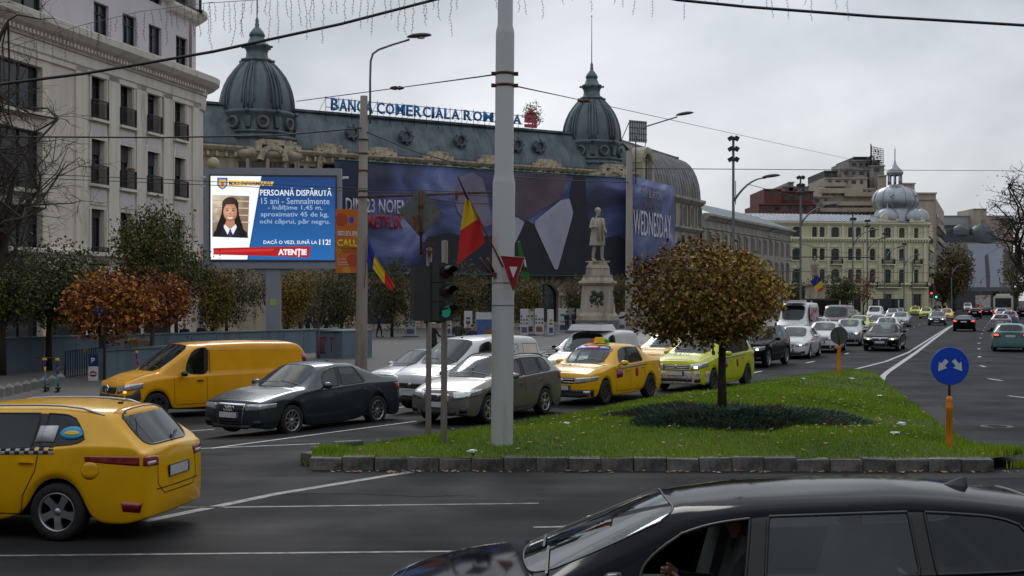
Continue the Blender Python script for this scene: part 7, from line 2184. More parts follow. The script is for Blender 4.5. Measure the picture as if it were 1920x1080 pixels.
mb=MB();mb.lathe([(.001,-.05),(.12,-.05),(.12,-.03)],(0,0,.3),20,axis='y');mb.build("red_disc",SRED,o);mb=MB();mb.box((0,-.056,.3),(.17,.012,.045));mb.build("white_bar",SWHITE,o)
b=at(196,708,44.4);o=empty("street_name_sign",(b.x,b.y,gh(b.x,b.y)),0,label="thin black post with a small blue plate under the orange tree",cat="road sign")
mb=MB();mb.lathe([(.05,0),(.05,2.6)],n=8);mb.build("post",TRIM,o);mb=MB();mb.box((-.18,-.02,2.6),(.42,.03,.22));mb.build("plate",mat("sign_navy",(.01,.03,.13)),o)
bm_=MB();bm_.box((0,0,.15),(.27,.27,.3));bm_.add([(-.135,-.135,.3),(.135,-.135,.3),(.135,.135,.3),(-.135,.135,.3),(0,0,.42)],[(0,1,4),(1,2,4),(2,3,4),(3,0,4)])
bme=bm_.mesh("bollard",mat("bollard_concrete",(.22,.21,.20),rough=.9,noise=(6,.25)))
pos=["outermost at the picture's left edge","second from the left edge","third from the left edge","fourth from the left edge","fifth from the left edge","just left of the two scooters","between the two scooters","right of the scooters, last of the row"]
for k in range(8):
 t_=k/7;px,py=0+114*t_,751-26*t_
 b=at(px,py);link("bollard",bme,None,loc=(b.x,b.y,b.z+.05),rot=(0,0,.3+.1*math.sin(k*5)),label="low grey concrete bollard with pyramid top, "+pos[k],cat="bollard",group="concrete bollards along the left kerb")
def scooter(px,py,Y,label,c1,c2,rz):
 b=at(px,py,Y);o=empty("electric_scooter",(b.x,b.y,gh(b.x,b.y)+.1),rz,label=label,cat="scooter")
 A=(0,0,.12);B=(.16,0,1.08)
 mb=MB();mb.tube([A,(.08,0,.6)],.028,8,0);mb.tube([(.08,0,.6),(.12,0,.82)],.03,8,1);mb.tube([(.12,0,.82),B],.028,8,2);mb.build("stem",[mat("scooter_"+c1,dict(teal=(.02,.25,.32),violet=(.15,.03,.3),yellow=(.7,.5,.02),red=(.4,.01,.03),dark=(.02,.02,.02))[c1]),mat("scooter_"+c2,dict(teal=(.02,.25,.32),violet=(.15,.03,.3),yellow=(.7,.5,.02),red=(.4,.01,.03),dark=(.02,.02,.02))[c2]),mat("scooter_violet",(.15,.03,.3))],o)
 mb=MB();mb.tube([(B[0]+.02,-.24,B[2]+.02),(B[0],0,B[2]),(B[0]+.02,.24,B[2]+.02)],.018,6);mb.box((B[0],0,B[2]-.02),(.1,.12,.07),1);mb.build("handlebar",[TRIM,mat("scooter_yellow",(.7,.5,.02))],o)
 mb=MB();mb.box((-.45,0,.14),(.75,.16,.05));mb.build("deck",TRIM,o)
 wm_=MB();wm_.lathe([(.07,-.025),(.11,-.025),(.115,0),(.11,.025),(.07,.025)],axis='y',n=14);me=wm_.mesh("wheel",RUBBER)
 for x in(0,-.85):link("wheel",me,o,loc=(x,0,.115))
 return o
scooter(85,747,38.6,"left rental scooter with yellow handlebar clamp and teal stem","teal","yellow",R(-75))
scooter(108,746,38.4,"right rental scooter, violet and yellow stem, beside the bollards","teal","violet",R(-72))
scooter(262,690,43.6,"dark scooter with red stem leaning by the ramp wall behind the yellow van","red","red",R(160))
BX=mat("crate_wood",(.26,.17,.10),rough=.85,noise=(6,.25));vary(BX,.6,1.2)
cm=MB();cm.box((0,0,.22),(.5,.5,.44));cme=cm.mesh("book_crate",BX)
n=24
for k in range(n):
 px=72+205*k/(n-1)+(0 if k%3 else 2);b=at(px,640,55)
 if k<3:px=4+k*9;b=at(px,640,52)
 ordn="at the picture's left edge" if k<3 else("left end" if k<8 else "behind the orange tree")
 o=link("book_crate",cme,None,loc=(b.x,b.y,CAMZ+(HOR-(662-.02*px))*b.y/F+(.0 if k%2 else .03)),rot=(0,0,.1*math.sin(k*3)),label="brown wooden book crate in the row above the ramp wall, "+ordn,cat="crate",group="book crates above the ramp wall "+ordn)
bx0,bx1=at(60,660,55),at(290,650,55)
o=empty("stall_table",((bx0.x+bx1.x)/2-1,55.1,gh(-16,55)+.1),.0,label="long low table under the book crates behind the ramp wall",cat="table")
zt=CAMZ+(HOR-662)*55/F-(gh(-16,55)+.1)
mb=MB();mb.box((0,0,zt-.05),(11.5,.8,.06));mb.build("table_top",BX,o)
for x in(-5.5,0,5.5):
 mb=MB();mb.box((0,0,zt/2-.04),(.08,.7,zt-.08));mb.build("leg",BX,o,loc=(x,0,0))
PW=mat("panel_white_board",(.50,.51,.52),rough=.6,noise=(4,.04));PG=mat("panel_grey_board",(.22,.23,.25),rough=.6)
pics=[mat("photo_%d"%i,c,rough=.5,noise=(5,.6))for i,c in enumerate([(.10,.07,.05),(.05,.08,.15),(.25,.09,.04),(.30,.22,.05),(.05,.06,.03),(.12,.10,.22)])]
rl=random.Random(11)
def xpanel(px,y0,y1,wpx,Y,label,rz=0,m=None,rows=3,cols=3,big=True):
 z1=CAMZ+(HOR-y0)*Y/F;b=at(px,y1,Y);zb=gh(b.x,Y)+.12;h_=z1-zb;w_=wpx*Y/F
 o=empty("exhibition_panel",(b.x,Y,zb),rz,label=label,cat="display panel",group="outdoor exhibition panels on the plaza")
 mb=MB();mb.box((0,0,h_/2),(w_,.25,h_));mb.build("board",m or PW,o)
 mb=MB();mb.box((0,0,.02),(w_+.5,1.1,.04));mb.build("foot_plate",TRIM2,o)
 for r in range(rows):
  for c in range(cols):
   if rl.random()<.15:continue
   pw,ph=w_/cols*.55,h_*.07
   mb=MB();mb.box((-w_/2+w_*(c+.5)/cols,-.13,h_*(.72-r*.13)),(pw,.02,ph));mb.build("photo",rl.choice(pics),o)
 if big:mb=MB();mb.box((0,-.13,h_*.22),(w_*.7,.02,h_*.2));mb.build("large_photo",rl.choice(pics),o)
 return o
xpanel(770,587,633,20,95,"narrow display panel with a green photo left of the signal posts");xpanel(842,585,628,9,95,"very narrow display panel right of the signal posts",cols=1)
xpanel(878,583,628,15,94,"display panel at the left edge of the wide text panel",cols=1)
o=xpanel(915,585,629,46,92,"wide display panel headed We the People with a blue harbour photo",rows=0,big=False)
w_=46*92/F;h_=2.6
mb=MB();mb.box((.0,-.14,.75),(w_*.96,.02,1.25));mb.build("large_photo",mat("photo_harbour",(.06,.12,.30),rough=.5,noise=(1,.3)),o);mb=MB();mb.box((.3,-.152,.45),(w_*.6,.02,.4));mb.build("large_photo",mat("photo_brick",(.25,.11,.05),rough=.5,noise=(5,.4)),o)
text("We the People",w_*.72,.3,TRIM,frame((0,-.135,1.95),(1,0,0)),o,ext=.003)
xpanel(983,579,620,15,97,"left display panel in the group beside the thick pole",cols=3);xpanel(994.5,579,616,12,99,"middle display panel with a yellow photo",cols=2,rows=2);xpanel(1011,578,618,17,97,"right display panel of the group with two rows of photos")
xpanel(1032,580,627,11,93,"single turned display panel in front of the others",cols=1,rz=.3);xpanel(1055,578,620,16,99,"display panel left of the two standing men",cols=1);xpanel(1069,578,617,17,101,"plain grey display panel behind the two standing men",m=PG,rows=0,big=False);xpanel(1088,579,618,14,100,"display panel left of the statue pedestal",rows=0);xpanel(1166,585,622,14,99,"display panel partly hidden by the round tree",rows=1)
CB=cloth("black",(.015,.016,.02));CN=cloth("navy",(.012,.022,.06));CG=cloth("charcoal",(.03,.035,.035));CJ=cloth("jeans",(.02,.045,.13));CGY=cloth("grey",(.15,.15,.15));CO=cloth("olive",(.05,.045,.03));CBE=cloth("beige",(.3,.25,.18))
def who(px,py,Y,coat,legs,label,**kw):
 b=at(px,py,Y);return person((b.x,Y,gh(b.x,Y)+.12),kw.pop('rz',0),coat,legs,label,**kw)
who(1063,624,97.5,CN,CJ,"man in navy jacket and blue jeans standing left by the statue",rz=.6);who(1076,624,98,CB,CB,"man in black facing his companion by the statue",rz=-.7)
who(711,634,93,CN,CB,"man in dark jacket walking alone across the plaza",rz=1.2,stride=.35);who(812,656,62,CB,CB,"person in long black coat and pale cap behind the signal posts",rz=2.4,arms=(.5,.5),hat=cloth("white_cap",(.5,.5,.5)),longcoat=True)
who(858,660,62,CG,CB,"man in charcoal jacket and blue knit hat walking",rz=.3,hat=cloth("blue_hat",(.01,.02,.09)),stride=.2,hgt=1.86);who(878,662,62,CO,CB,"walker in olive jacket beside the man in the knit hat",rz=-.2,stride=.15);who(886,664,60,CN,CB,"woman in navy coat nearest the white van roof",rz=.2,hgt=1.66,stride=.1)
who(577,627,90,CN,CB,"person in navy coat near the billboard post",rz=.3,hgt=1.8);who(563,627,92,CB,CB,"dark dressed person second from the billboard post",rz=1.2);who(534,627,90,CGY,CB,"person in grey right beside the billboard post",rz=-.5);who(592,628,88,CB,cloth("maroon",(.12,.01,.02)),"woman with dark hair and maroon skirt",rz=.6,hgt=1.65,longcoat=True);who(612,628,89,CB,CB,"woman with long dark hair at the end of the low wall",rz=2.5,hgt=1.68)
who(346,660,60,CN,CB,"bald man in navy jacket behind the ramp wall",rz=.5,hair=SKIN);who(377,660,62,CB,CB,"person in black with a blue cap behind the ramp wall",rz=-.3,hat=cloth("blue_hat",(.01,.02,.09)));who(238,655,58,CGY,CB,"person in grey browsing books under the orange tree",rz=3.0)
who(1556,592,128,CBE,CBE,"person in beige standing between the vans and the queue",rz=.4)
WIREB=mat("black_cable",(.008,.008,.009),rough=.6)
def cable(pts,r_,label,Ys,sag=0,name="overhead_cable",group=None):
 P_=[at(px,py,Y)for(px,py),Y in zip(pts,Ys)]
 o=empty(name,P_[0],0,label=label,cat="cable",group=group);mb=MB();Q=[]
 for a,b in zip(P_,P_[1:]):
  n=8
  for k in range(n):t_=k/n;v=a.lerp(b,t_);v.z-=sag*4*t_*(1-t_);Q.append(v-P_[0])
 Q.append(P_[-1]-P_[0]);mb.tube(Q,r_,5);mb.build("wire",WIREB,o);return o
def insul(o,px,py,Y,s_=.12):
 p=at(px,py,Y)-o.location;mb=MB();mb.lathe([(.01,-s_*1.6),(s_*.35,-s_*1.2),(s_*.5,-s_*.3),(s_*.3,0),(s_*.5,s_*.4),(s_*.2,s_*1.4)],tuple(p),8,axis='x');mb.build("insulator",RUST,o)
cable([(-900,230),(-40,163),(160,138),(400,97),(640,45),(860,-12),(1500,-220)],.035,"thickest black cable crossing the upper left of the scene",[27]*7)
cable([(500,-150),(1200,-14),(1270,0),(1400,13),(1640,31),(1960,50),(2900,70)],.035,"thick black cable crossing the top right corner",[27]*7)
o=cable([(556,190),(745,165),(935,139)],.014,"thin span wire from the left dome side to the thick pale pole",[40,34,20.6]);insul(o,745,165,34,.13)
o=cable([(950,158),(1095,189),(1350,245),(1600,300)],.014,"thin span wire from the thick pale pole towards the yellow building",[20.7,45,80,120]);insul(o,1095,189,45,.16)
cable([(-40,256),(300,258),(520,254),(678,240)],.03,"dark feeder cable ending at the left concrete pole",[40,44,47,50.4])
cable([(688,248),(780,285),(940,330),(1060,338),(1178,342)],.028,"dark cable between the two concrete poles",[50.4,56,64,70,75.8])
cable([(1190,316),(1500,318),(1870,320),(1990,322)],.03,"thin level wire across the sky at right",[76,110,150,160])
cable([(-40,322),(300,336),(640,352),(930,362)],.012,"thin wire crossing in front of the LED billboard",[40,40,40,40]);cable([(-40,330),(300,343),(640,358),(930,368)],.012,"second thin wire crossing the LED billboard",[41,41,41,41])
cable([(1400,345),(1620,402),(1760,430)],.025,"drooping wire below the tall floodlight mast",[90,130,150]);cable([(1440,443),(1560,470),(1760,500)],.03,"span wire across the yellow building's middle floors",[100,140,180]);cable([(1430,509),(1600,510),(1780,512)],.04,"level span wire across the yellow building's balconies",[118,150,190])
cable([(1480,482),(1560,482),(1640,483)],.05,"rusty span bar beside the flag",[118,118,118]);cable([(1700,440),(1850,420),(1960,408)],.03,"thin wire before the far blocks at right",[200,150,110])
def garland(pts,Y,n,lo,hi,label,seed):
 P_=[at(px,py,Y)for px,py in pts];o=empty("icicle_lights",P_[0],0,label=label,cat="light garland",group="icicle light garlands over the street");o0=P_[0];rl=random.Random(seed)
 mb=MB();mb.tube([p-o0 for p in P_],.006,4);mb.build("carrier_wire",mat("grey_wire",(.12,.12,.13)),o)
 L_=sum((b-a).length for a,b in zip(P_,P_[1:]))
 for k in range(n):
  t_=(k+rl.uniform(.1,.9))/n*(len(P_)-1);i=min(int(t_),len(P_)-2);p=P_[i].lerp(P_[i+1],t_-i)-o0
  ln=rl.uniform(lo,hi);m_=max(4,int(ln/.06));pts2=[];x=0
  for j in range(m_+1):x+=rl.uniform(-.018,.018);pts2.append((p.x+x,p.y,p.z-ln*j/m_))
  mb=MB();mb.tube(pts2,.0042,3,cap=False,smooth=False)
  for q_ in pts2[1:]:mb.tube([q_,(q_[0]+rl.choice((-.028,.028)),q_[1],q_[2]-.028)],.0045,3,cap=False,smooth=False)
  mb.build("light_strand",mat("grey_wire",(.12,.12,.13)),o)
garland([(0,95),(150,48),(260,22),(400,4)],24,34,.2,.75,"icicle lights hanging before the left corner building",1)
garland([(385,6),(600,-8),(850,-25)],24,36,.25,.95,"long icicle lights hanging above the left dome",2)
garland([(850,-30),(1250,-32),(1600,-18)],26,26,.25,.75,"short icicle lights along the top right edge",3)
# -- vehicles in the street
for p_,pm_ in((LOGAN,1),(LODGY,1),(HATCH,1),(COROLLA,1),(SUV,1)):
 if p_.get('pillar',1)is None:p_.pop('pillar')
 if p_['gr'].get('barm',1)is None:p_['gr']=dict(p_['gr'],barm=CHROME)
PY_=paint("taxi_yellow",(.76,.40,.002));PYV=paint("van_yellow",(.78,.36,.002));PLIME=paint("taxi_lime",(.50,.54,.006));PW_=paint("white",(.60,.61,.63));PSIL=paint("silver",(.36,.38,.41),.5);PBLK=mat("paint_black",(.003,.004,.007),rough=.08,spec=.07,noise=(3,.1));PGA=paint("slate",(.045,.058,.07),.5);PBEI=paint("taupe",(.22,.205,.19),.5);PTEAL=paint("teal",(.12,.24,.24),.3);PMAR=paint("maroon",(.05,.015,.025));PNAV=paint("dark_blue",(.015,.025,.045),.4);PBLU=paint("pale_blue",(.10,.25,.36),.3);PGRY=paint("grey",(.10,.105,.11),.5)
DEC_B=mat("decal_blue",(.02,.04,.35),rough=.4);DEC_R=mat("decal_red",(.45,.02,.03),rough=.4);DEC_S=mat("decal_sky",(.02,.30,.55),rough=.4)
def seated(parent,loc,rz,coat,label=None,group=None,hair=HAIRM):
 """seated driver, both hands on the wheel; faces local -y"""
 pts=[(0,.02,.0),(0,.04,.2),(0,.05,.42),(0,.04,.56),(0,.02,.63),(0,-.01,.72),(0,-.005,.80)]
 ed=[(0,1),(1,2),(2,3),(3,4),(4,5),(5,6)];rad=[(.17,.12),(.15,.11),(.18,.11),(.08,.07),(.055,.058),(.078,.095),(.068,.085)]
 for sg in(-1,1):
  n=len(pts);pts+=[(sg*.18,.04,.50),(sg*.26,-.10,.25),(sg*.19,-.36,.31),(sg*.17,-.42,.35)]
  ed+=[(2,n),(n,n+1),(n+1,n+2),(n+2,n+3)];rad+=[.07,.05,.032,.034]
  for f in range(4):
   m=len(pts);y0=-.455;z=.365-.022*f;x=sg*(.165)
   pts+=[(x,y0-.01,z),(x-sg*.03,y0-.03,z),(x-sg*.05,y0-.005,z)];ed+=[(n+3,m),(m,m+1),(m+1,m+2)];rad+=[.011,.0095,.009]
  m=len(pts);pts+=[(sg*.15,-.42,.385),(sg*.14,-.45,.40)];ed+=[(n+3,m),(m,m+1)];rad+=[.012,.010]
  n=len(pts);pts+=[(sg*.09,-.05,.0),(sg*.12,-.45,.08)];ed+=[(0,n),(n,n+1)];rad+=[.09,.07]
 def pick(c):return 0 if c[2]>.60 or(c[1]<-.37 and c[2]>.2)else(2 if c[2]<.08 else 1)
 me=skin_mesh("person",pts,ed,rad,[SKIN,coat,CB],pick)
 o=link("person",me,parent,loc=loc,rot=(0,0,rz),label=label,cat="person",group=group)
 mb=MB();mb.add([(-.014,-.095,.715),(.014,-.095,.715),(0,-.125,.70),(0,-.092,.755)],[(0,1,2),(0,2,3),(1,3,2)]);mb.build("nose",SKIN,o)
 mb=MB();mb.ball((0,.022,.775),.105,12,8,sx=.88,sy=1.0,sz=.95);mb.build("hair",hair,o)
 return o
def drv(root,sh,label,coat,x=None):
 p=sh['p'];x=(p['cx']+1.16 if x is None else x)-sh['L']/2
 bz=interp(p['B'],p['belt']);o=seated(None,(0,0,0),0,coat,label)
 bpy.context.view_layer.update()
 M=Matrix.Translation(root.location)@Matrix.Rotation(root.rotation_euler.z,4,'Z')@Matrix.Translation((x,-.36,bz-.40))@Matrix.Rotation(-math.pi/2,4,'Z')
 o.location=M.translation;o.rotation_euler=M.to_euler()
 return o
def dec(root,sh,name,T,B,d_,m,**kw):return link(name,decal(sh,name,T,B,d_,m,**kw),root)
def roof_sign(root,sh,x):
 h=sh['bvh'].ray_cast(Vector((x,0,4)),Vector((0,0,-1)))[0];X0=x-sh['L']/2
 mb=MB();mb.box((X0,0,h.z+.085),(.14,.34,.15),0,taper=.75);mb.box((X0,.21,h.z+.06),(.12,.08,.1),1);mb.box((X0,-.21,h.z+.06),(.12,.08,.1),2)
 mb.build("taxi_roof_sign",[mat("roof_sign_yellow",(.75,.55,.03)),mat("roof_sign_red",(.6,.02,.02)),mat("roof_sign_green",(.02,.35,.05))],root)
r,s=make_car('i30',I30,3,PY_,"large yellow estate taxi leaving the picture at the left edge, seen from behind",style='five',cat="taxi",name="taxi_estate")
place_wheel(r,s,113,1013,171,'rl');rails(r,s,ALLOY,1.9,3.95)
y_=-s['p']['W']/2;Lx=s['L']
for k in range(30):
 for j in range(2):
  if(k+j)%2:continue
  x=1.75+k*.058;z=.93+j*.036+k*.0016
  dec(r,s,"checker",[(x,y_,z+.036),(x+.058,y_,z+.037)],[(x,y_,z),(x+.058,y_,z+.001)],(0,1,0),TRIM2,nx=1,ny=1,off=.007,depth=.003)if k>4 else None
dec(r,s,"checker_band",[(1.7,y_,1.0),(3.5,y_,1.045)],[(1.7,y_,.925),(3.5,y_,.97)],(0,1,0),mat("decal_white",(.45,.45,.45)),nx=16,ny=2,off=.004)
def oval(root,sh,x,z,rx_,rz_,m,off=.006,name="oval_sticker",side=-1):
 T=[(x+rx_*math.cos(math.pi-math.pi*k/10),side*sh['p']['W']/2,z+rz_*math.sin(math.pi*k/10))for k in range(11)];B=[(a,b_,2*z-c)for a,b_,c in T]
 return dec(root,sh,name,T,B,(0,-side,0),m,nx=10,ny=4,off=off,depth=.003)
oval(r,s,3.66,1.20,.14,.07,DEC_S,.010);oval(r,s,3.66,1.20,.09,.025,mat("decal_yellow",(.7,.5,.03)),.014)
dec(r,s,"paper_notice",[(3.26,y_,1.27),(3.48,y_,1.275)],[(3.24,y_,1.10),(3.47,y_,1.10)],(0,1,0),PLATE,nx=2,ny=2,off=.011,depth=.003)
oval(r,s,2.62,.62,.17,.14,DEC_S);oval(r,s,2.60,.60,.11,.08,mat("decal_yellow",(.7,.5,.03)),.010);oval(r,s,3.93,.80,.103,.103,SEAM,.0006,"fuel_cap");oval(r,s,3.93,.80,.099,.099,PY_,.0014,"fuel_cap")
for sg in(-1,1):dec(r,s,"bumper_reflector",[(4.3,sg*.66,.44),(4.2,sg*.80,.46)],[(4.3,sg*.68,.33),(4.2,sg*.78,.35)],(-1,-sg*.6,0),TAIL,nx=4,ny=2,off=.006)
me=strip(s,[(Lx,-.55,.56),(Lx,.55,.56)],(-1,0,0),.012);link("bumper_seam",me,r)
for sg in(-1,1):link("tailgate_seam",strip(s,[(Lx,sg*.50,1.0),(Lx,sg*.52,.62),(Lx,sg*.40,.50)],(-1,-sg*.2,0)),r)
link("tailgate_seam",strip(s,[(Lx,-.40,.50),(Lx,.40,.50)],(-1,0,0)),r)
dec(r,s,"roof_spoiler",[(4.02,-.50,1.47),(4.02,0,1.5),(4.02,.50,1.47)],[(4.15,-.48,1.42),(4.17,0,1.44),(4.15,.48,1.42)],(0,0,-1),PY_,nx=8,ny=2,off=.010,depth=.03)
link("rear_wiper",strip(s,[(Lx,.02,1.06),(Lx,.36,1.14)],(-1,0,0),.02,.02,TRIM,"rear_wiper"),r);antenna(r,s,3.85,ln=.12)
r,s=make_car('blk',BLK,3,PBLK,"black estate car with open driver window crossing the bottom right corner",style='five',name="estate_car")
place(r,(-.95+4.8/2,8.5),R(180));antenna(r,s,4.05,fin=True)
drv(r,s,"driver in dark jacket with hands on the wheel inside the black estate",CB,2.44)
def Q(key,p,pm,label,px,py,ang,which='fl',lv=2,**kw):
 r,s=make_car(key,p,lv,pm,label,**kw);place_wheel(r,s,px,py,ang,which);return r,s
r,s=Q('sedan',SEDAN,PGA,"slate grey four door saloon with chrome framed grille crossing in front of the yellow van",543,811,238,lv=3,style='ten',cat="car",name="saloon_car")
for k in range(4):
 mb=MB();pts=[(0,.045*math.cos(a_*.5236),.045*math.sin(a_*.5236))for a_ in range(13)];mb.tube(pts,.007,5,cap=False);h=s['bvh'].ray_cast(Vector((-1,0,.60)),Vector((1,0,0)))[0];mb.build("badge_ring",CHROME,r,loc=(h.x-s['L']/2-.03,-.10+.066*k,.60))
antenna(r,s,3.0,ln=.06);drv(r,s,"driver in a grey top inside the slate saloon",CGY)
r,s=Q('est',EST,PBEI,"taupe grey compact estate half hidden behind the thick pale pole",912,794,239,lv=3,style='five',name="estate_car");rails(r,s,TRIM,1.95,3.7);antenna(r,s,3.2,ln=.3);drv(r,s,"driver inside the taupe estate",CB)
r,s=Q('logan',LOGAN,PY_,"yellow taxi saloon with roof sign and black bumper, right of the thick pole",1131,758,238,lv=3,style='cap',mrim=ALLOY_D,cat="taxi",name="taxi_saloon")
def taxi_marks(r,s,num=True,roof=True):
 p=s['p'];W2=p['W']/2
 if roof:roof_sign(r,s,p['wx']+.22);antenna(r,s,p['wx']+.02,ln=.35)
 dec(r,s,"windscreen_banner",[(p['wx']-.10,-.55,1.4),(p['wx']-.14,0,1.4),(p['wx']-.10,.55,1.4)],[(p['wx']-.22,-.58,1.3),(p['wx']-.26,0,1.3),(p['wx']-.22,.58,1.3)],(0,0,-1),DEC_B,nx=10,ny=2,off=.006,depth=.002)
 dec(r,s,"windscreen_banner",[(p['wx']-.125,-.2,1.4),(p['wx']-.125,.2,1.4)],[(p['wx']-.235,-.2,1.3),(p['wx']-.235,.2,1.3)],(0,0,-1),DEC_R,nx=4,ny=2,off=.010,depth=.002)
 if num:
  h=s['bvh'].ray_cast(Vector((p['cx']-.45,.1,4)),Vector((0,0,-1)));M_=Matrix.Translation((p['cx']-.45-s['L']/2,.1,h[0].z+.012))@h[1].to_track_quat('Z','Y').to_matrix().to_4x4()@Matrix.Rotation(-math.pi/2*1,4,'Z')
  M_=Matrix.Translation((p['cx']-.45-s['L']/2,.1,h[0].z+.022))@Matrix.Rotation(-math.atan2(h[1].x,h[1].z)*-1,4,'Y')@Matrix.Rotation(-math.pi/2,4,'Z')
  text("9477",.62,.16,DEC_B,M_,r,bold=.02,ext=.001)
 for sd_ in(-1,):
  y=sd_*W2;B0=p['B']
  dec(r,s,"side_sticker",[(B0-.75,y,.86),(B0-.42,y,.88)],[(B0-.75,y,.64),(B0-.42,y,.66)],(0,-sd_,0),DEC_R,nx=3,ny=2,off=.006,depth=.002);dec(r,s,"side_sticker",[(B0-.76,y,.76),(B0-.4,y,.78)],[(B0-.76,y,.70),(B0-.4,y,.72)],(0,-sd_,0),DEC_B,nx=3,ny=1,off=.009,depth=.002)
  oval(r,s,B0+.42,.76,.09,.13,mat("decal_maroon",(.30,.02,.01)),.006)
  zb_=side_z(p,B0)-.05;dec(r,s,"grey_stripe",[(p['cx']+.35,y,zb_-.02),(p['C']+.2,y,zb_+.04)],[(p['cx']+.35,y,zb_-.07),(p['C']+.2,y,zb_-.01)],(0,-sd_,0),mat("decal_grey",(.25,.26,.28)),nx=14,ny=1,off=.005,depth=.002)
taxi_marks(r,s);dec(r,s,"black_bumper",[(.2,-.84,.42),(0,-.5,.40),(0,.5,.40),(.2,.84,.42)],[(.2,-.82,.23),(0,-.5,.22),(0,.5,.22),(.2,.82,.23)],(1,0,0),TRIM2,nx=14,ny=3,off=.010)
for sg in(-1,1):dec(r,s,"fog_lamp",[(.05,sg*.60,.38),(.1,sg*.76,.38)],[(.05,sg*.60,.28),(.1,sg*.76,.28)],(1,-sg*.3,0),LENS,nx=3,ny=2,off=.016)
drv(r,s,"driver inside the yellow taxi saloon",CB)
r,s=Q('lodgy',LODGY,PLIME,"lime green people carrier taxi with sticker covered bumper behind the round tree",1334,733,239,lv=3,style='cap',mrim=ALLOY_D,cat="taxi",name="taxi_people_carrier",lit=True)
taxi_marks(r,s,roof=False);rails(r,s,TRIM,2.0,4.0)
STK=bpy.data.materials.new("sticker_collage");STK.use_nodes=True;t_=STK.node_tree;v_=t_.nodes.new("ShaderNodeTexVoronoi");v_.inputs["Scale"].default_value=16;tcn=t_.nodes.new("ShaderNodeTexCoord");mx_=t_.nodes.new("ShaderNodeMix");mx_.data_type='RGBA';mx_.inputs[0].default_value=.55;mx_.inputs[7].default_value=(.35,.35,.36,1)
t_.links.new(tcn.outputs["Object"],v_.inputs[0]);t_.links.new(v_.outputs["Color"],mx_.inputs[6]);t_.links.new(mx_.outputs[2],t_.nodes["Principled BSDF"].inputs["Base Color"])
dec(r,s,"sticker_bumper",[(.45,-.88,.60),(.05,-.6,.60),(0,0,.60),(.05,.6,.60),(.45,.88,.60)],[(.42,-.86,.24),(.05,-.6,.22),(0,0,.22),(.05,.6,.22),(.42,.86,.24)],(1,0,0),STK,nx=20,ny=5,off=.005);drv(r,s,"driver inside the lime people carrier taxi",CG)
Q('suv',SUV,PBLK,"black off-roader with lit headlamps right behind the lime taxi",1438,689,243,style='twin',lit=True,name="off_roader")
Q('hatch',HATCH,PW_,"white compact hatchback with lit headlamp behind the black off-roader",1516,672,247,style='five',lit=True,name="hatchback")
SD=dict(LODGY,L=4.1,H=1.54,hf=.80,roof=[(1.95,1.47),(2.6,1.53),(3.3,1.51),(3.8,1.45)],rx=3.75,gx=4.0,gz=1.08,bx=4.03,rw=3.45,D=3.6,Dt=3.45,C=3.0,Ct=3.0,B=2.2,Bt=2.25,glass={'ws','sf','sr','rg'})
Q('sandero',SD,PW_,"white hatchback partly behind the grey round sign back",1570,661,248,style='cap',name="hatchback")
Q('sandero',SD,PSIL,"silver white hatchback with lit headlamp between the sign back and the black saloon",1614,648,248,style='cap',lit=True,name="hatchback")
Q('sedan',SEDAN,PBLK,"black saloon with bright headlamps alone in the middle lane",1684,658,247,lit=True,name="saloon_car")
Q('hatch',HATCH,PLIME,"lime taxi hatchback tucked behind the silver white hatchback",1628,627,248,cat="taxi",name="taxi_hatchback")
Q('sedan',SEDAN,PW_,"white saloon directly behind the black saloon with bright headlamps",1684,634,248,name="saloon_car");Q('cor',COROLLA,PW_,"white hatchback left of the white saloon in the packed queue",1662,626,248,lit=True,name="hatchback")
Q('hatch',HATCH,PSIL,"silver hatchback at the right side of the packed queue",1703,613,248,name="hatchback");Q('kangoo',KANGOO,PW_,"white delivery van in the middle of the packed queue",1652,603,248,name="delivery_van",cat="van")
Q('cor',COROLLA,PSIL,"small silver car behind the white delivery van",1684,600,248,detail=1,name="small_car");Q('est',EST,PGRY,"dark grey estate at the back of the packed queue",1694,596,248,detail=1,name="estate_car")
r,s=Q('logan',LOGAN,PLIME,"lime taxi furthest left of the three distant taxis",1725,592,249,detail=1,cat="taxi",name="taxi_saloon");roof_sign(r,s,2.1)
r,s=Q('logan',LOGAN,PLIME,"lime taxi with black bumper, middle of the three distant taxis",1747,597.5,249,detail=1,cat="taxi",name="taxi_saloon");roof_sign(r,s,2.1)
Q('cor',COROLLA,PY_,"orange yellow taxi right behind the dark blue hatchback",1786,601,249,detail=1,cat="taxi",name="taxi_hatchback");Q('cor',COROLLA,PGRY,"grey car at the far lights behind the distant taxis",1766,588,249,detail=1,name="small_car");Q('cor',COROLLA,PY_,"tiny yellow taxi at the far traffic lights",1776,587,249,detail=1,cat="taxi",name="taxi_hatchback")
Q('hatch',HATCH,PNAV,"dark blue hatchback with lit headlamps near the double line",1772,610,249,lit=True,name="hatchback")
r,s=Q('vito',VITO,PYV,"long yellow panel van in the far left lane",292,786,219,lv=3,style='cap',mrim=ALLOY_D,name="panel_van",cat="van")
for sg in(-1,1):dec(r,s,"dark_bumper_corner",[(.05,sg*.50,.60),(.25,sg*.90,.66),(.42,sg*.96,.80)],[(.05,sg*.5,.34),(.25,sg*.90,.32),(.5,sg*.96,.34)],(1,-sg*.8,0),TRIM2,nx=8,ny=4,off=.008)
dec(r,s,"dark_bumper",[(0,-.6,.62),(0,.6,.62)],[(0,-.6,.3),(0,.6,.3)],(1,0,0),TRIM2,nx=8,ny=3,off=.007)
for a_,b_ in(((2.35,1.72),(4.85,1.66)),((2.35,1.12),(4.85,1.12))):link("panel_press_line",strip(s,[(a_[0],-.96,a_[1]),(b_[0],-.96,b_[1])],(0,1,0),.03,.004,PYV),r)
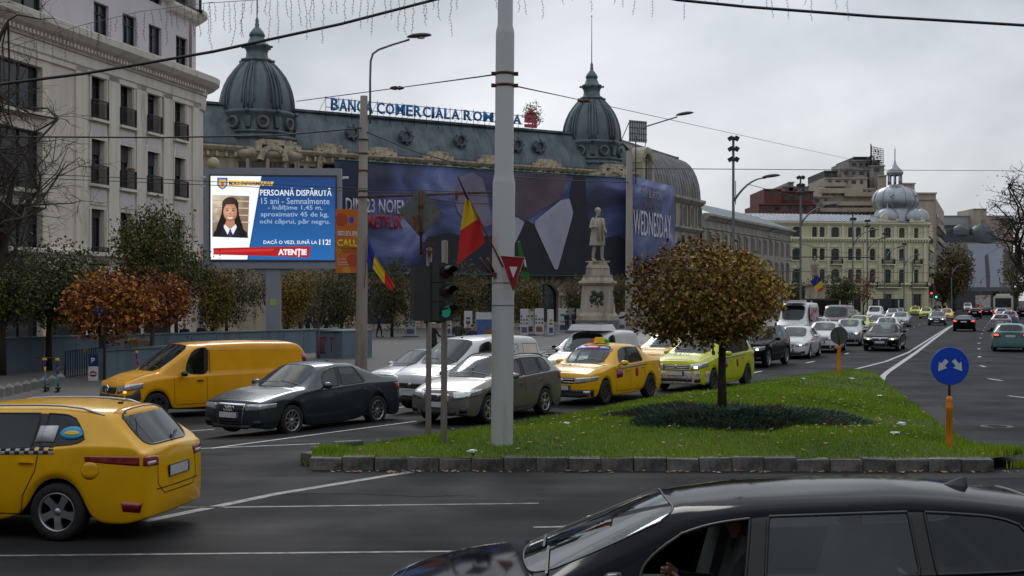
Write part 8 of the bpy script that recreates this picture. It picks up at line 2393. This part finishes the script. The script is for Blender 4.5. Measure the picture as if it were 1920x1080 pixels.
link("panel_press_line",strip(s,[(2.35,-.96,1.12),(2.35,-.96,1.72)],(0,1,0),.02,.004,SEAM),r)
mb=MB();h=s['bvh'].ray_cast(Vector((-1,0,.76)),Vector((1,0,0)))[0];q0=(h.x-s['L']/2-.045,0,.76)
mb.lathe([(.095,-.01),(.11,-.012),(.11,.012),(.095,.01)],q0,20,axis='x')
for k in range(3):a_=math.pi/2+k*2.0944;mb.tube([q0,(q0[0],math.cos(a_)*.1,q0[2]+math.sin(a_)*.1)],.011,5)
mb.build("star_badge",CHROME,r);dec(r,s,"marker_lamp",[(.22,-.72,.74),(.26,-.78,.74)],[(.22,-.72,.69),(.26,-.78,.69)],(1,.55,0),AMBER,nx=2,ny=2,off=.014)
drv(r,s,"driver in a green scarf at the wheel of the yellow panel van",mat("cloth_green",(.03,.30,.18),rough=.9),1.95)
Q('cor',COROLLA,PSIL,"silver hatchback with purple sunshade left of the white delivery van",786,748,237,lv=3,style='five',name="hatchback")
r,s=Q('kangoo',KANGOO,PW_,"white delivery van behind the taupe estate and the thick pole",858,770,230,lv=3,lit=True,style='cap',name="delivery_van",cat="van");antenna(r,s,1.9,ln=.35)
for a_,b_ in((2.5,3.2),(3.4,4.0)):link("pressed_panel",strip(s,[(a_,-.92,1.62),(b_,-.92,1.60),(b_,-.92,1.08),(a_,-.92,1.08),(a_,-.92,1.62)],(0,1,0),.02,.004,PSIL),r)
r,s=Q('kangoo',KANGOO,PW_,"white van with roof cooling unit behind the yellow taxi saloon",1122,726,240,lv=2,name="delivery_van",cat="van")
mb=MB();mb.box((-.1,0,1.93),(1.0,1.3,.2),0,taper=.85);mb.box((-.1,-.3,2.04),(.5,.4,.03),1);mb.box((-.1,.3,2.04),(.5,.4,.03),1);mb.build("cooling_unit",[PW_,TRIM2],r);antenna(r,s,1.85,ln=.4)
Q('hatch',HATCH,PBLK,"dark hatchback glimpsed between the two white vans",1092,698,240,name="hatchback");r,s=Q('cor',COROLLA,PY_,"yellow taxi glimpsed between the yellow saloon and the lime taxi",1262,700,241,cat="taxi",name="taxi_hatchback");roof_sign(r,s,2.1)
Q('suv',SUV,PGRY,"grey car hidden behind the round tree crown",1392,672,243,name="off_roader")
r,s=Q('bigvan',BIGVAN,PW_,"tall white van with roof unit and red patterned side",1512,640,246,name="high_roof_van",cat="van");mb=MB();mb.box((-1.0,0,2.53),(.9,1.3,.16));mb.build("cooling_unit",PW_,r)
mb=MB();mb.box((.3,-1.0,1.5),(3.0,.03,1.3));mb.build("side_print",mat("red_white_print",(.5,.48,.48),rough=.5,col2=(.35,.02,.05),thr=(2.2,.5,.54)),r)
MV=dict(BIGVAN,H=2.2,roof=[(1.7,2.05),(2.2,2.18),(3.8,2.2),(5.42,2.15)],rz=2.1,W=2.05)
r,s=Q('mvan',MV,PMAR,"dark maroon camper van with wide windscreen",1588,626,247,name="camper_van",cat="van");Q('cor',COROLLA,PSIL,"silver car between the tall white van and the maroon camper",1549,637,247,name="small_car");Q('cor',COROLLA,PGRY,"dark car behind the maroon camper van",1607,606,248,detail=1,name="small_car")
r,s=Q('teal',dict(HATCH,L=3.95,H=1.44,rw=3.30,fw=.83,rx=3.45,gx=3.84,bx=3.89,D=3.30,Dt=3.15,C=2.95,Ct=2.9,B=2.2,Bt=2.25,roof=[(2.0,1.38),(2.5,1.43),(3.0,1.42),(3.45,1.36)]),PTEAL,"pale teal hatchback with brake lights on at the right edge",1864,658.5,70,'rl',brake=True,name="hatchback")
Q('coupe',dict(HATCH,H=1.34,roof=[(2.0,1.27),(2.5,1.32),(3.0,1.29),(3.4,1.20)],rx=3.4,gx=4.02,gz=.98,bx=4.19,tw=.68,glass={'ws','sf','rg'}),PBLK,"black coupe with red tail lamps right of the double line",1789,621,68.5,'rl',brake=True,name="coupe")
Q('est',EST,PSIL,"silver estate in front of the teal hatchback",1859,620.5,69,'rl',name="estate_car");r,s=Q('cor',COROLLA,PBLU,"light blue taxi beside the silver estate, brake lights on",1878,609,69,'rl',brake=True,cat="taxi",name="taxi_hatchback")
Q('est',EST,PBLK,"black estate with brake lights ahead of the coupe",1817,597.5,68,'rl',brake=True,name="estate_car");Q('cor',COROLLA,PBLK,"small black car with brake lights ahead of the black estate",1840,593.5,68,'rl',brake=True,detail=1,name="small_car");Q('cor',COROLLA,PSIL,"silver car with brake lights just behind the trolleybus",1866,599,69,'rl',brake=True,detail=1,name="small_car")
Q('suv',SUV,PBLK,"dark off-roader parked at the right edge under the bare trees",1907,598,69,'rl',detail=1,name="off_roader");Q('kangoo',KANGOO,PW_,"white van with lit lamp oncoming beside the distant truck",1822,584,250,lit=True,detail=1,cat="van",name="delivery_van")
b=at(1881,597,165);tb_=empty("trolleybus",(b.x,165,0),R(68.5-180),label="cream trolleybus seen from behind with a big dark rear window",cat="bus")
TBM=mat("bus_cream",(.50,.48,.42),rough=.45)
def bx6(c,d_,nm,m,par=tb_,bev=.06):
 bm=bmesh.new();bmesh.ops.create_cube(bm,size=1);bmesh.ops.scale(bm,verts=bm.verts,vec=d_);bmesh.ops.bevel(bm,geom=bm.edges[:],offset=bev,segments=2,affect='EDGES');me=bpy.data.meshes.new(nm);bm.to_mesh(me);bm.free();me.materials.append(m);return link(nm,me,par,loc=c)
bx6((-5.5,0,1.75),(12,2.5,2.7),"body",TBM,bev=.12);bx6((.51,0,2.15),(.04,2.0,1.25),"rear_window",PANE,bev=.015);bx6((.5,0,.55),(.08,2.4,.4),"rear_bumper",TRIM2,bev=.02);bx6((-4,0,3.2),(5,1.8,.3),"roof_equipment",TBM);bx6((-5.5,-1.26,2.1),(11,.03,.9),"side_window",PANE,bev=.01)
for sg in(-1,1):bx6((.52,sg*1.0,1.0),(.04,.18,.3),"tail_light",TAIL_ON,bev=.015);mb=MB();mb.tube([(-2,sg*.25,3.4),(2.5,sg*.5,5.6)],.04,4);mb.build("trolley_pole",IRON,tb_)
for x in(-2.5,-9):
 for sg in(-1,1):link("wheel",_WH[list(_WH)[0]][0],tb_,loc=(x,sg*1.1,.5)).scale=(1.5,1.3,1.5)
b=at(1843,583,200);tk=empty("box_truck",(b.x,200,0),R(68.5-180),label="white box truck with red and yellow graffiti ahead of the trolleybus",cat="truck")
bx6((-2.5,0,2.0),(5.5,2.3,2.5),"box",mat("graffiti_box",(.42,.42,.42),rough=.5,col2=(.40,.06,.03),thr=(1.6,.53,.56)),tk);bx6((-6,0,1.5),(1.8,2.1,1.9),"cab",PW_,tk);bx6((-6.95,0,1.8),(.05,1.8,.7),"windscreen",PANE,tk,.01);bx6((-3,0,.55),(7,2,.3),"chassis",TRIM2,tk)
for x in(-1,-6):
 for sg in(-1,1):link("wheel",_WH[list(_WH)[0]][0],tk,loc=(x,sg*1.0,.42)).scale=(1.3,1.2,1.3)
for px,Y,w_,lb_ in((1540,112,2.6,"dark glazed kiosk with white corner posts behind the tall white van"),(1660,170,2.8,"second dark glazed kiosk beyond the packed queue")):
 b=at(px,600,Y);k_=empty("glazed_kiosk",(b.x,Y,0),.1,label=lb_,cat="kiosk");bx6((0,0,1.25),(w_,2.2,2.5),"glass_wall",PANE,k_,.02);bx6((0,0,2.6),(w_+.2,2.4,.2),"roof",TRIM2,k_,.03)
 for sg in(-1,1):bx6((sg*(w_/2+.02),-1.12,1.3),(.14,.12,2.6),"corner_post",PW,k_,.02)
for px,Y,m_,lb_ in((1746,200,"red","distant traffic light showing red at the yellow building corner"),(1755,204,"green","distant traffic light showing green at the yellow building corner")):
 b=at(px,590,Y);o=empty("traffic_light",(b.x,Y,0),0,label=lb_,cat="traffic light");mb=MB();mb.lathe([(.07,0),(.07,2.9)],n=6);mb.build("post",STEEL,o);mb=MB();mb.box((0,0,3.3),(.5,.25,1.1));mb.build("housing",TRIM,o)
 mb=MB();mb.lathe([(.001,-.16),(.15,-.15),(.17,-.12)],(0,0,3.6 if m_=="red" else 2.98),10,axis='y');mb.build("lens",mat("far_lens_"+m_,(.1,.02,.02),emit=((1,.04,.04)if m_=="red" else(.03,.8,.4),2.5)),o)
# -- trees
BARK=mat("bark_dark",(.035,.028,.022),rough=.95,noise=(9,.3));BARKG=mat("bark_grey",(.10,.09,.075),rough=.95,noise=(7,.3))
def LM(n,c):return mat("leaf_"+n,c,rough=.65)
def tree(name,loc,label,th,tr,cz,rx,ry,rz,n1,n2,n3,nleaf,lsz,mats,wts,seed,droop=0.0,bark=None,clump=.28,fill=.3,twig=.006,cut=None,group=None,cx=0.0,lean=0.0,cat="tree",tw4=0):
 rg=np.random.RandomState(seed);rl=random.Random(seed);o=empty(name,loc,0,label=label,cat=cat,group=group)
 mb=MB();base=[(0,0,-.1),(lean*.4+rl.uniform(-.03,.03),0,th*.5),(lean,rl.uniform(-.03,.03),th)];mb.tube(base,[tr*1.25,tr,tr*.8],9)
 tips=[]
 def bend(a,b,k=4,w_=.12,rad=(.05,.02),ns=5):
  d_=b-a;L_=d_.length;pts=[a]
  for i in range(1,k+1):t_=i/k;pts.append(a+d_*t_+Vector((rl.uniform(-1,1),rl.uniform(-1,1),rl.uniform(-.3,1)*(1-t_)))*L_*w_*(1 if i<k else 0))
  mb.tube(pts,[rad[0]+(rad[1]-rad[0])*i/k for i in range(k+1)],ns,cap=False);return pts
 def rp(s_=1.0):
  while True:
   v=Vector((rl.uniform(-1,1),rl.uniform(-1,1),rl.uniform(-1,1)))
   if .35<v.length<1:break
  v=v.normalized()*(rl.uniform(.6,1.0)**.5)*s_
  return Vector((cx+v.x*rx,v.y*ry,cz+v.z*rz))
 top=Vector(base[-1])
 for i in range(n1):
  e=rp(.76);P1=bend(top+Vector((0,0,-rl.uniform(0,th*.15))),e,5,.10,(tr*.55,tr*.18),6)
  for j in range(n2):
   a=P1[rl.randint(2,5)];g_=rp(1.1);g_=a.lerp(g_,rl.uniform(.35,.75));P2=bend(a,g_,4,.12,(tr*.2,tr*.07),4)
   for k in range(n3):
    a2=P2[rl.randint(1,4)];dv=Vector((rl.uniform(-1,1),rl.uniform(-1,1),rl.uniform(-.6,1)-droop)).normalized()*rl.uniform(.15,.42)*rx*.6
    P3=bend(a2,a2+dv,3,.14,(max(twig,tr*.07),twig),3);tips.append(P3[-1]);tips.append(P3[2])
    for q_ in range(tw4):
     a3=P3[rl.randint(1,3)];dv2=(dv.normalized()+Vector((rl.uniform(-1,1),rl.uniform(-1,1),rl.uniform(-.8,.8)))).normalized()*rl.uniform(.1,.26)*rx*.6
     bend(a3,a3+dv2,2,.15,(twig,twig*.6),3)
 mb.build("trunk",bark or BARK,o)
 if nleaf:
  T=np.array([list(t)for t in tips]);n=nleaf
  nf=int(n*fill);idx=rg.randint(0,len(T),n-nf)
  P=T[idx]+rg.normal(0,clump*.5,(n-nf,3))*[1,1,.8]
  v=rg.normal(size=(nf,3));v/=np.linalg.norm(v,axis=1)[:,None];v*=(rg.uniform(.45,1,nf)**.4)[:,None]
  lump=1+.10*np.sin(v[:,0]*6+seed)*np.cos(v[:,2]*7)+.08*np.sin(v[:,1]*9+v[:,2]*4)+.06*np.sin(v[:,0]*15+v[:,2]*11)
  P=np.concatenate([P,v*lump[:,None]*[rx,ry,rz]+[cx,0,cz]])
  if droop:P[:,2]-=np.abs(rg.normal(0,droop*.5,n))
  if cut is not None:P=P[cut(P)]
  n=len(P);a=rg.normal(size=(n,3));a[:,2]-=.3+droop*2;a/=np.linalg.norm(a,axis=1)[:,None];b=np.cross(a,rg.normal(size=(n,3)));b/=np.linalg.norm(b,axis=1)[:,None]
  s_=(lsz*rg.uniform(.6,1.25,n))[:,None];c_=np.cross(a,b)*s_*.18
  V=np.stack([P,P+a*s_*.5+b*s_*.33+c_,P+a*s_,P+a*s_*.5-b*s_*.33+c_],1).reshape(-1,3)
  base_=np.arange(n)[:,None]*4;Fq=np.concatenate([base_+[0,1,2],base_+[0,2,3]],0)
  w_=wts(P,rg)if callable(wts)else rg.choice(len(mats),n,p=wts)
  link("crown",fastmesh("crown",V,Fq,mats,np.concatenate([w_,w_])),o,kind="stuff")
 return o
LG=[LM("ochre",(.34,.24,.014)),LM("olive",(.21,.20,.016)),LM("brown",(.17,.075,.014)),LM("dark_brown",(.075,.036,.012)),LM("gold",(.42,.28,.02))]
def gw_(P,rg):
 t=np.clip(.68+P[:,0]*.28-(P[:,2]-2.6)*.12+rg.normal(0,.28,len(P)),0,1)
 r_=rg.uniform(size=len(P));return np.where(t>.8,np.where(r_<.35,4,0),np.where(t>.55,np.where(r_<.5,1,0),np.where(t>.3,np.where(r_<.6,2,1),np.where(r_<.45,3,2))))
zt=isl_h(TREE[0],TREE[1]);s_=25/F
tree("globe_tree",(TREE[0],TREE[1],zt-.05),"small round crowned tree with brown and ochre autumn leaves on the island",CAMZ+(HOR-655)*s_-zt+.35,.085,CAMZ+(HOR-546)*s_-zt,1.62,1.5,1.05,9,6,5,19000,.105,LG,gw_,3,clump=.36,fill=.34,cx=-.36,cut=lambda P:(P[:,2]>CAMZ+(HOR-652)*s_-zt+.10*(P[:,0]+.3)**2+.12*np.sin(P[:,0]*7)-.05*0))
def tb(px,Y,py=None):b=at(px,600,Y);return(b.x,Y,gh(b.x,Y)+.05)
OR_=[LM("rust",(.30,.08,.008)),LM("orange",(.44,.145,.010)),LM("russet",(.18,.05,.010)),LM("yellow_orange",(.55,.26,.015))]
GR_=[LM("deep_green",(.035,.05,.012)),LM("mid_green",(.06,.075,.014)),LM("yellow_green",(.13,.12,.015)),LM("straw",(.20,.14,.02))]
s_=45.5/F
tree("oak_sapling",tb(189,45.5),"young tree with bright rust orange leaves behind the yellow van",2.6,.08,CAMZ+(HOR-560)*s_,1.9,1.6,1.5,8,6,4,4300,.19,OR_,[.35,.3,.2,.15],5,bark=BARKG,clump=.5,fill=.12,cx=.35)
tree("oak_sapling",tb(284,48),"second rust orange tree right beside the brightest one",2.4,.07,3.0,1.55,1.5,1.15,7,5,4,3000,.18,OR_,[.4,.2,.35,.05],15,bark=BARKG,clump=.45,fill=.15,cx=.15)
tree("birch_tree",tb(285,54),"thin olive leaved tree against the cream facade",3.0,.09,5.0,2.0,1.8,2.3,8,6,5,8500,.14,GR_,[.3,.3,.25,.15],6,clump=.75,fill=.1,droop=.3)
tree("linden_tree",tb(148,56),"low dark green tree between the left trees and the orange one",2.2,.1,3.4,2.2,2.0,1.8,7,5,5,7500,.15,GR_,[.5,.35,.15,0],61,clump=.8,fill=.08)
tree("linden_tree",tb(330,58),"dark olive tree at the corner of the cream building",2.2,.1,3.8,1.9,1.6,2.4,7,5,5,6500,.14,GR_,[.45,.35,.15,.05],62,clump=.8,fill=.08,droop=.3)
tree("linden_tree",tb(92,50),"dark green bushy tree at the left edge",2.4,.12,3.7,2.4,2.0,1.7,8,6,4,9500,.15,GR_,[.45,.35,.2,0],7,clump=.7,fill=.1)
tree("linden_tree",tb(5,47),"green tree cut by the left picture edge",2.2,.12,3.6,1.9,2.0,1.7,7,5,4,4000,.15,GR_,[.4,.35,.25,0],8,clump=.6,fill=.1)
tree("bare_tree",tb(-25,38),"large bare tree with fine dark twigs at the left edge",3.2,.17,8.0,3.8,2.6,5.4,12,9,7,0,.1,None,None,9,twig=.006,tw4=6,bark=mat('bark_twig',(.06,.048,.04),rough=.9))
WL=[LM("willow_dark",(.035,.042,.012)),LM("willow_olive",(.065,.065,.014)),LM("willow_gold",(.24,.15,.012)),LM("willow_amber",(.34,.20,.012))]
for px,Y,h_,rx_,wt,sd,lb_ in((425,86,7.6,3.0,[.6,.35,.05,0],21,"dark willow just left of the billboard column"),(398,80,6.8,1.5,[.25,.3,.3,.15],22,"slim olive gold willow at the corner of the cream building"),(540,88,6.6,1.9,[.1,.25,.4,.25],23,"golden yellow willow right of the billboard column"),(640,92,6.3,2.4,[.5,.4,.1,0],24,"dark willow between the billboard and the concrete pole"),(735,94,6.4,2.2,[.5,.4,.1,0],25,"olive willow right of the concrete pole"),(866,96,6.4,2.2,[.45,.4,.15,0],26,"olive willow behind the traffic light"),(985,100,5.2,1.6,[.3,.4,.2,.1],27,"small golden olive willow right of the thick pole"),(1088,108,5.0,1.5,[.5,.4,.1,0],28,"small dark tree left of the statue pedestal"),(1150,106,5.2,1.5,[.5,.4,.1,0],29,"small dark tree right of the statue pedestal"),(590,99,6.0,2.0,[.6,.35,.05,0],30,"dark willow furthest back behind the golden one")):
 tree("willow_tree",tb(px,Y),lb_,2.0,.11,h_*.56,rx_,rx_*.85,h_*.42,7,5,4,7800,.15,WL,wt,sd,droop=.5,clump=.6,fill=.3,group="willows in front of the bank")
tree("sapling",tb(598,60),"thin leafless sapling beside the graffiti wall",1.6,.05,3.2,1.1,.9,1.6,5,4,3,60,.12,WL,[.4,.3,.3,0],31,bark=BARKG,twig=.008)
tree("roof_shrub",tuple(at(999,238,136)),"yellowing tree growing on the bank roof behind the red emblem",.6,.08,1.4,1.2,1.0,1.5,6,4,3,1100,.22,[LM("r1",(.20,.15,.03)),LM("r2",(.12,.10,.03))],[.6,.4],32,clump=.35,fill=.2)
tree("small_tree",tb(1570,150),"dark olive tree in front of the yellow building",1.6,.12,3.6,2.6,2,2.0,6,5,4,3600,.26,GR_,[.4,.45,.15,0],41,clump=.6)
tree("small_tree",tb(1500,150),"low dark green tree by the palace corner",1.4,.12,3.0,2.4,2,2.0,6,5,4,3000,.26,GR_,[.6,.3,.1,0],42,clump=.6)
tree("small_tree",tb(1619,165),"thin brown leaved tree between the lighting masts",1.6,.1,4.4,1.7,1.5,2.2,6,4,3,700,.25,OR_,[.3,0,.7,0],43,clump=.6)
BR_=[LM("b1",(.10,.075,.02)),LM("b2",(.15,.10,.02)),LM("b3",(.05,.045,.015))]
tree("street_tree",tb(1790,225),"tall brown and olive street tree left of the far white banner",3,.25,8.0,3.6,3,5.2,9,6,4,7000,.38,BR_,[.4,.2,.4],44,clump=.9)
tree("street_tree",tb(1768,235),"lower rust tinged tree by the yellow building corner",2,.2,5.2,2.6,2.4,3.4,7,5,4,4200,.36,BR_,[.4,.45,.15],45,clump=.8)
tree("bare_tree",tb(1872,300),"faint bare tree before the far white banner",2,.15,4.6,2.5,2,3.2,7,6,4,0,.1,None,None,46,twig=.03,bark=mat("bark_far",(.06,.04,.04)))
tree("bare_tree",tb(1935,118),"big bare tree with tangled dark twigs at the right edge",4.5,.3,11.0,5.2,4,5.6,12,9,7,350,.2,BR_,[.2,.7,.1],47,twig=.02,tw4=3,clump=.8)
tree("street_tree",tb(1925,150),"dark half bare tree at the right edge below the big bare one",3,.25,7.4,3.2,3,4.4,9,7,5,1300,.26,BR_,[.3,.4,.3],48,twig=.02,clump=.8)
tree("street_tree",tb(1905,185),"thinner brown tree in front of the beige block",3,.25,6.5,2.6,3,4.8,8,6,5,1500,.28,BR_,[.3,.3,.4],49,twig=.02,clump=.8)
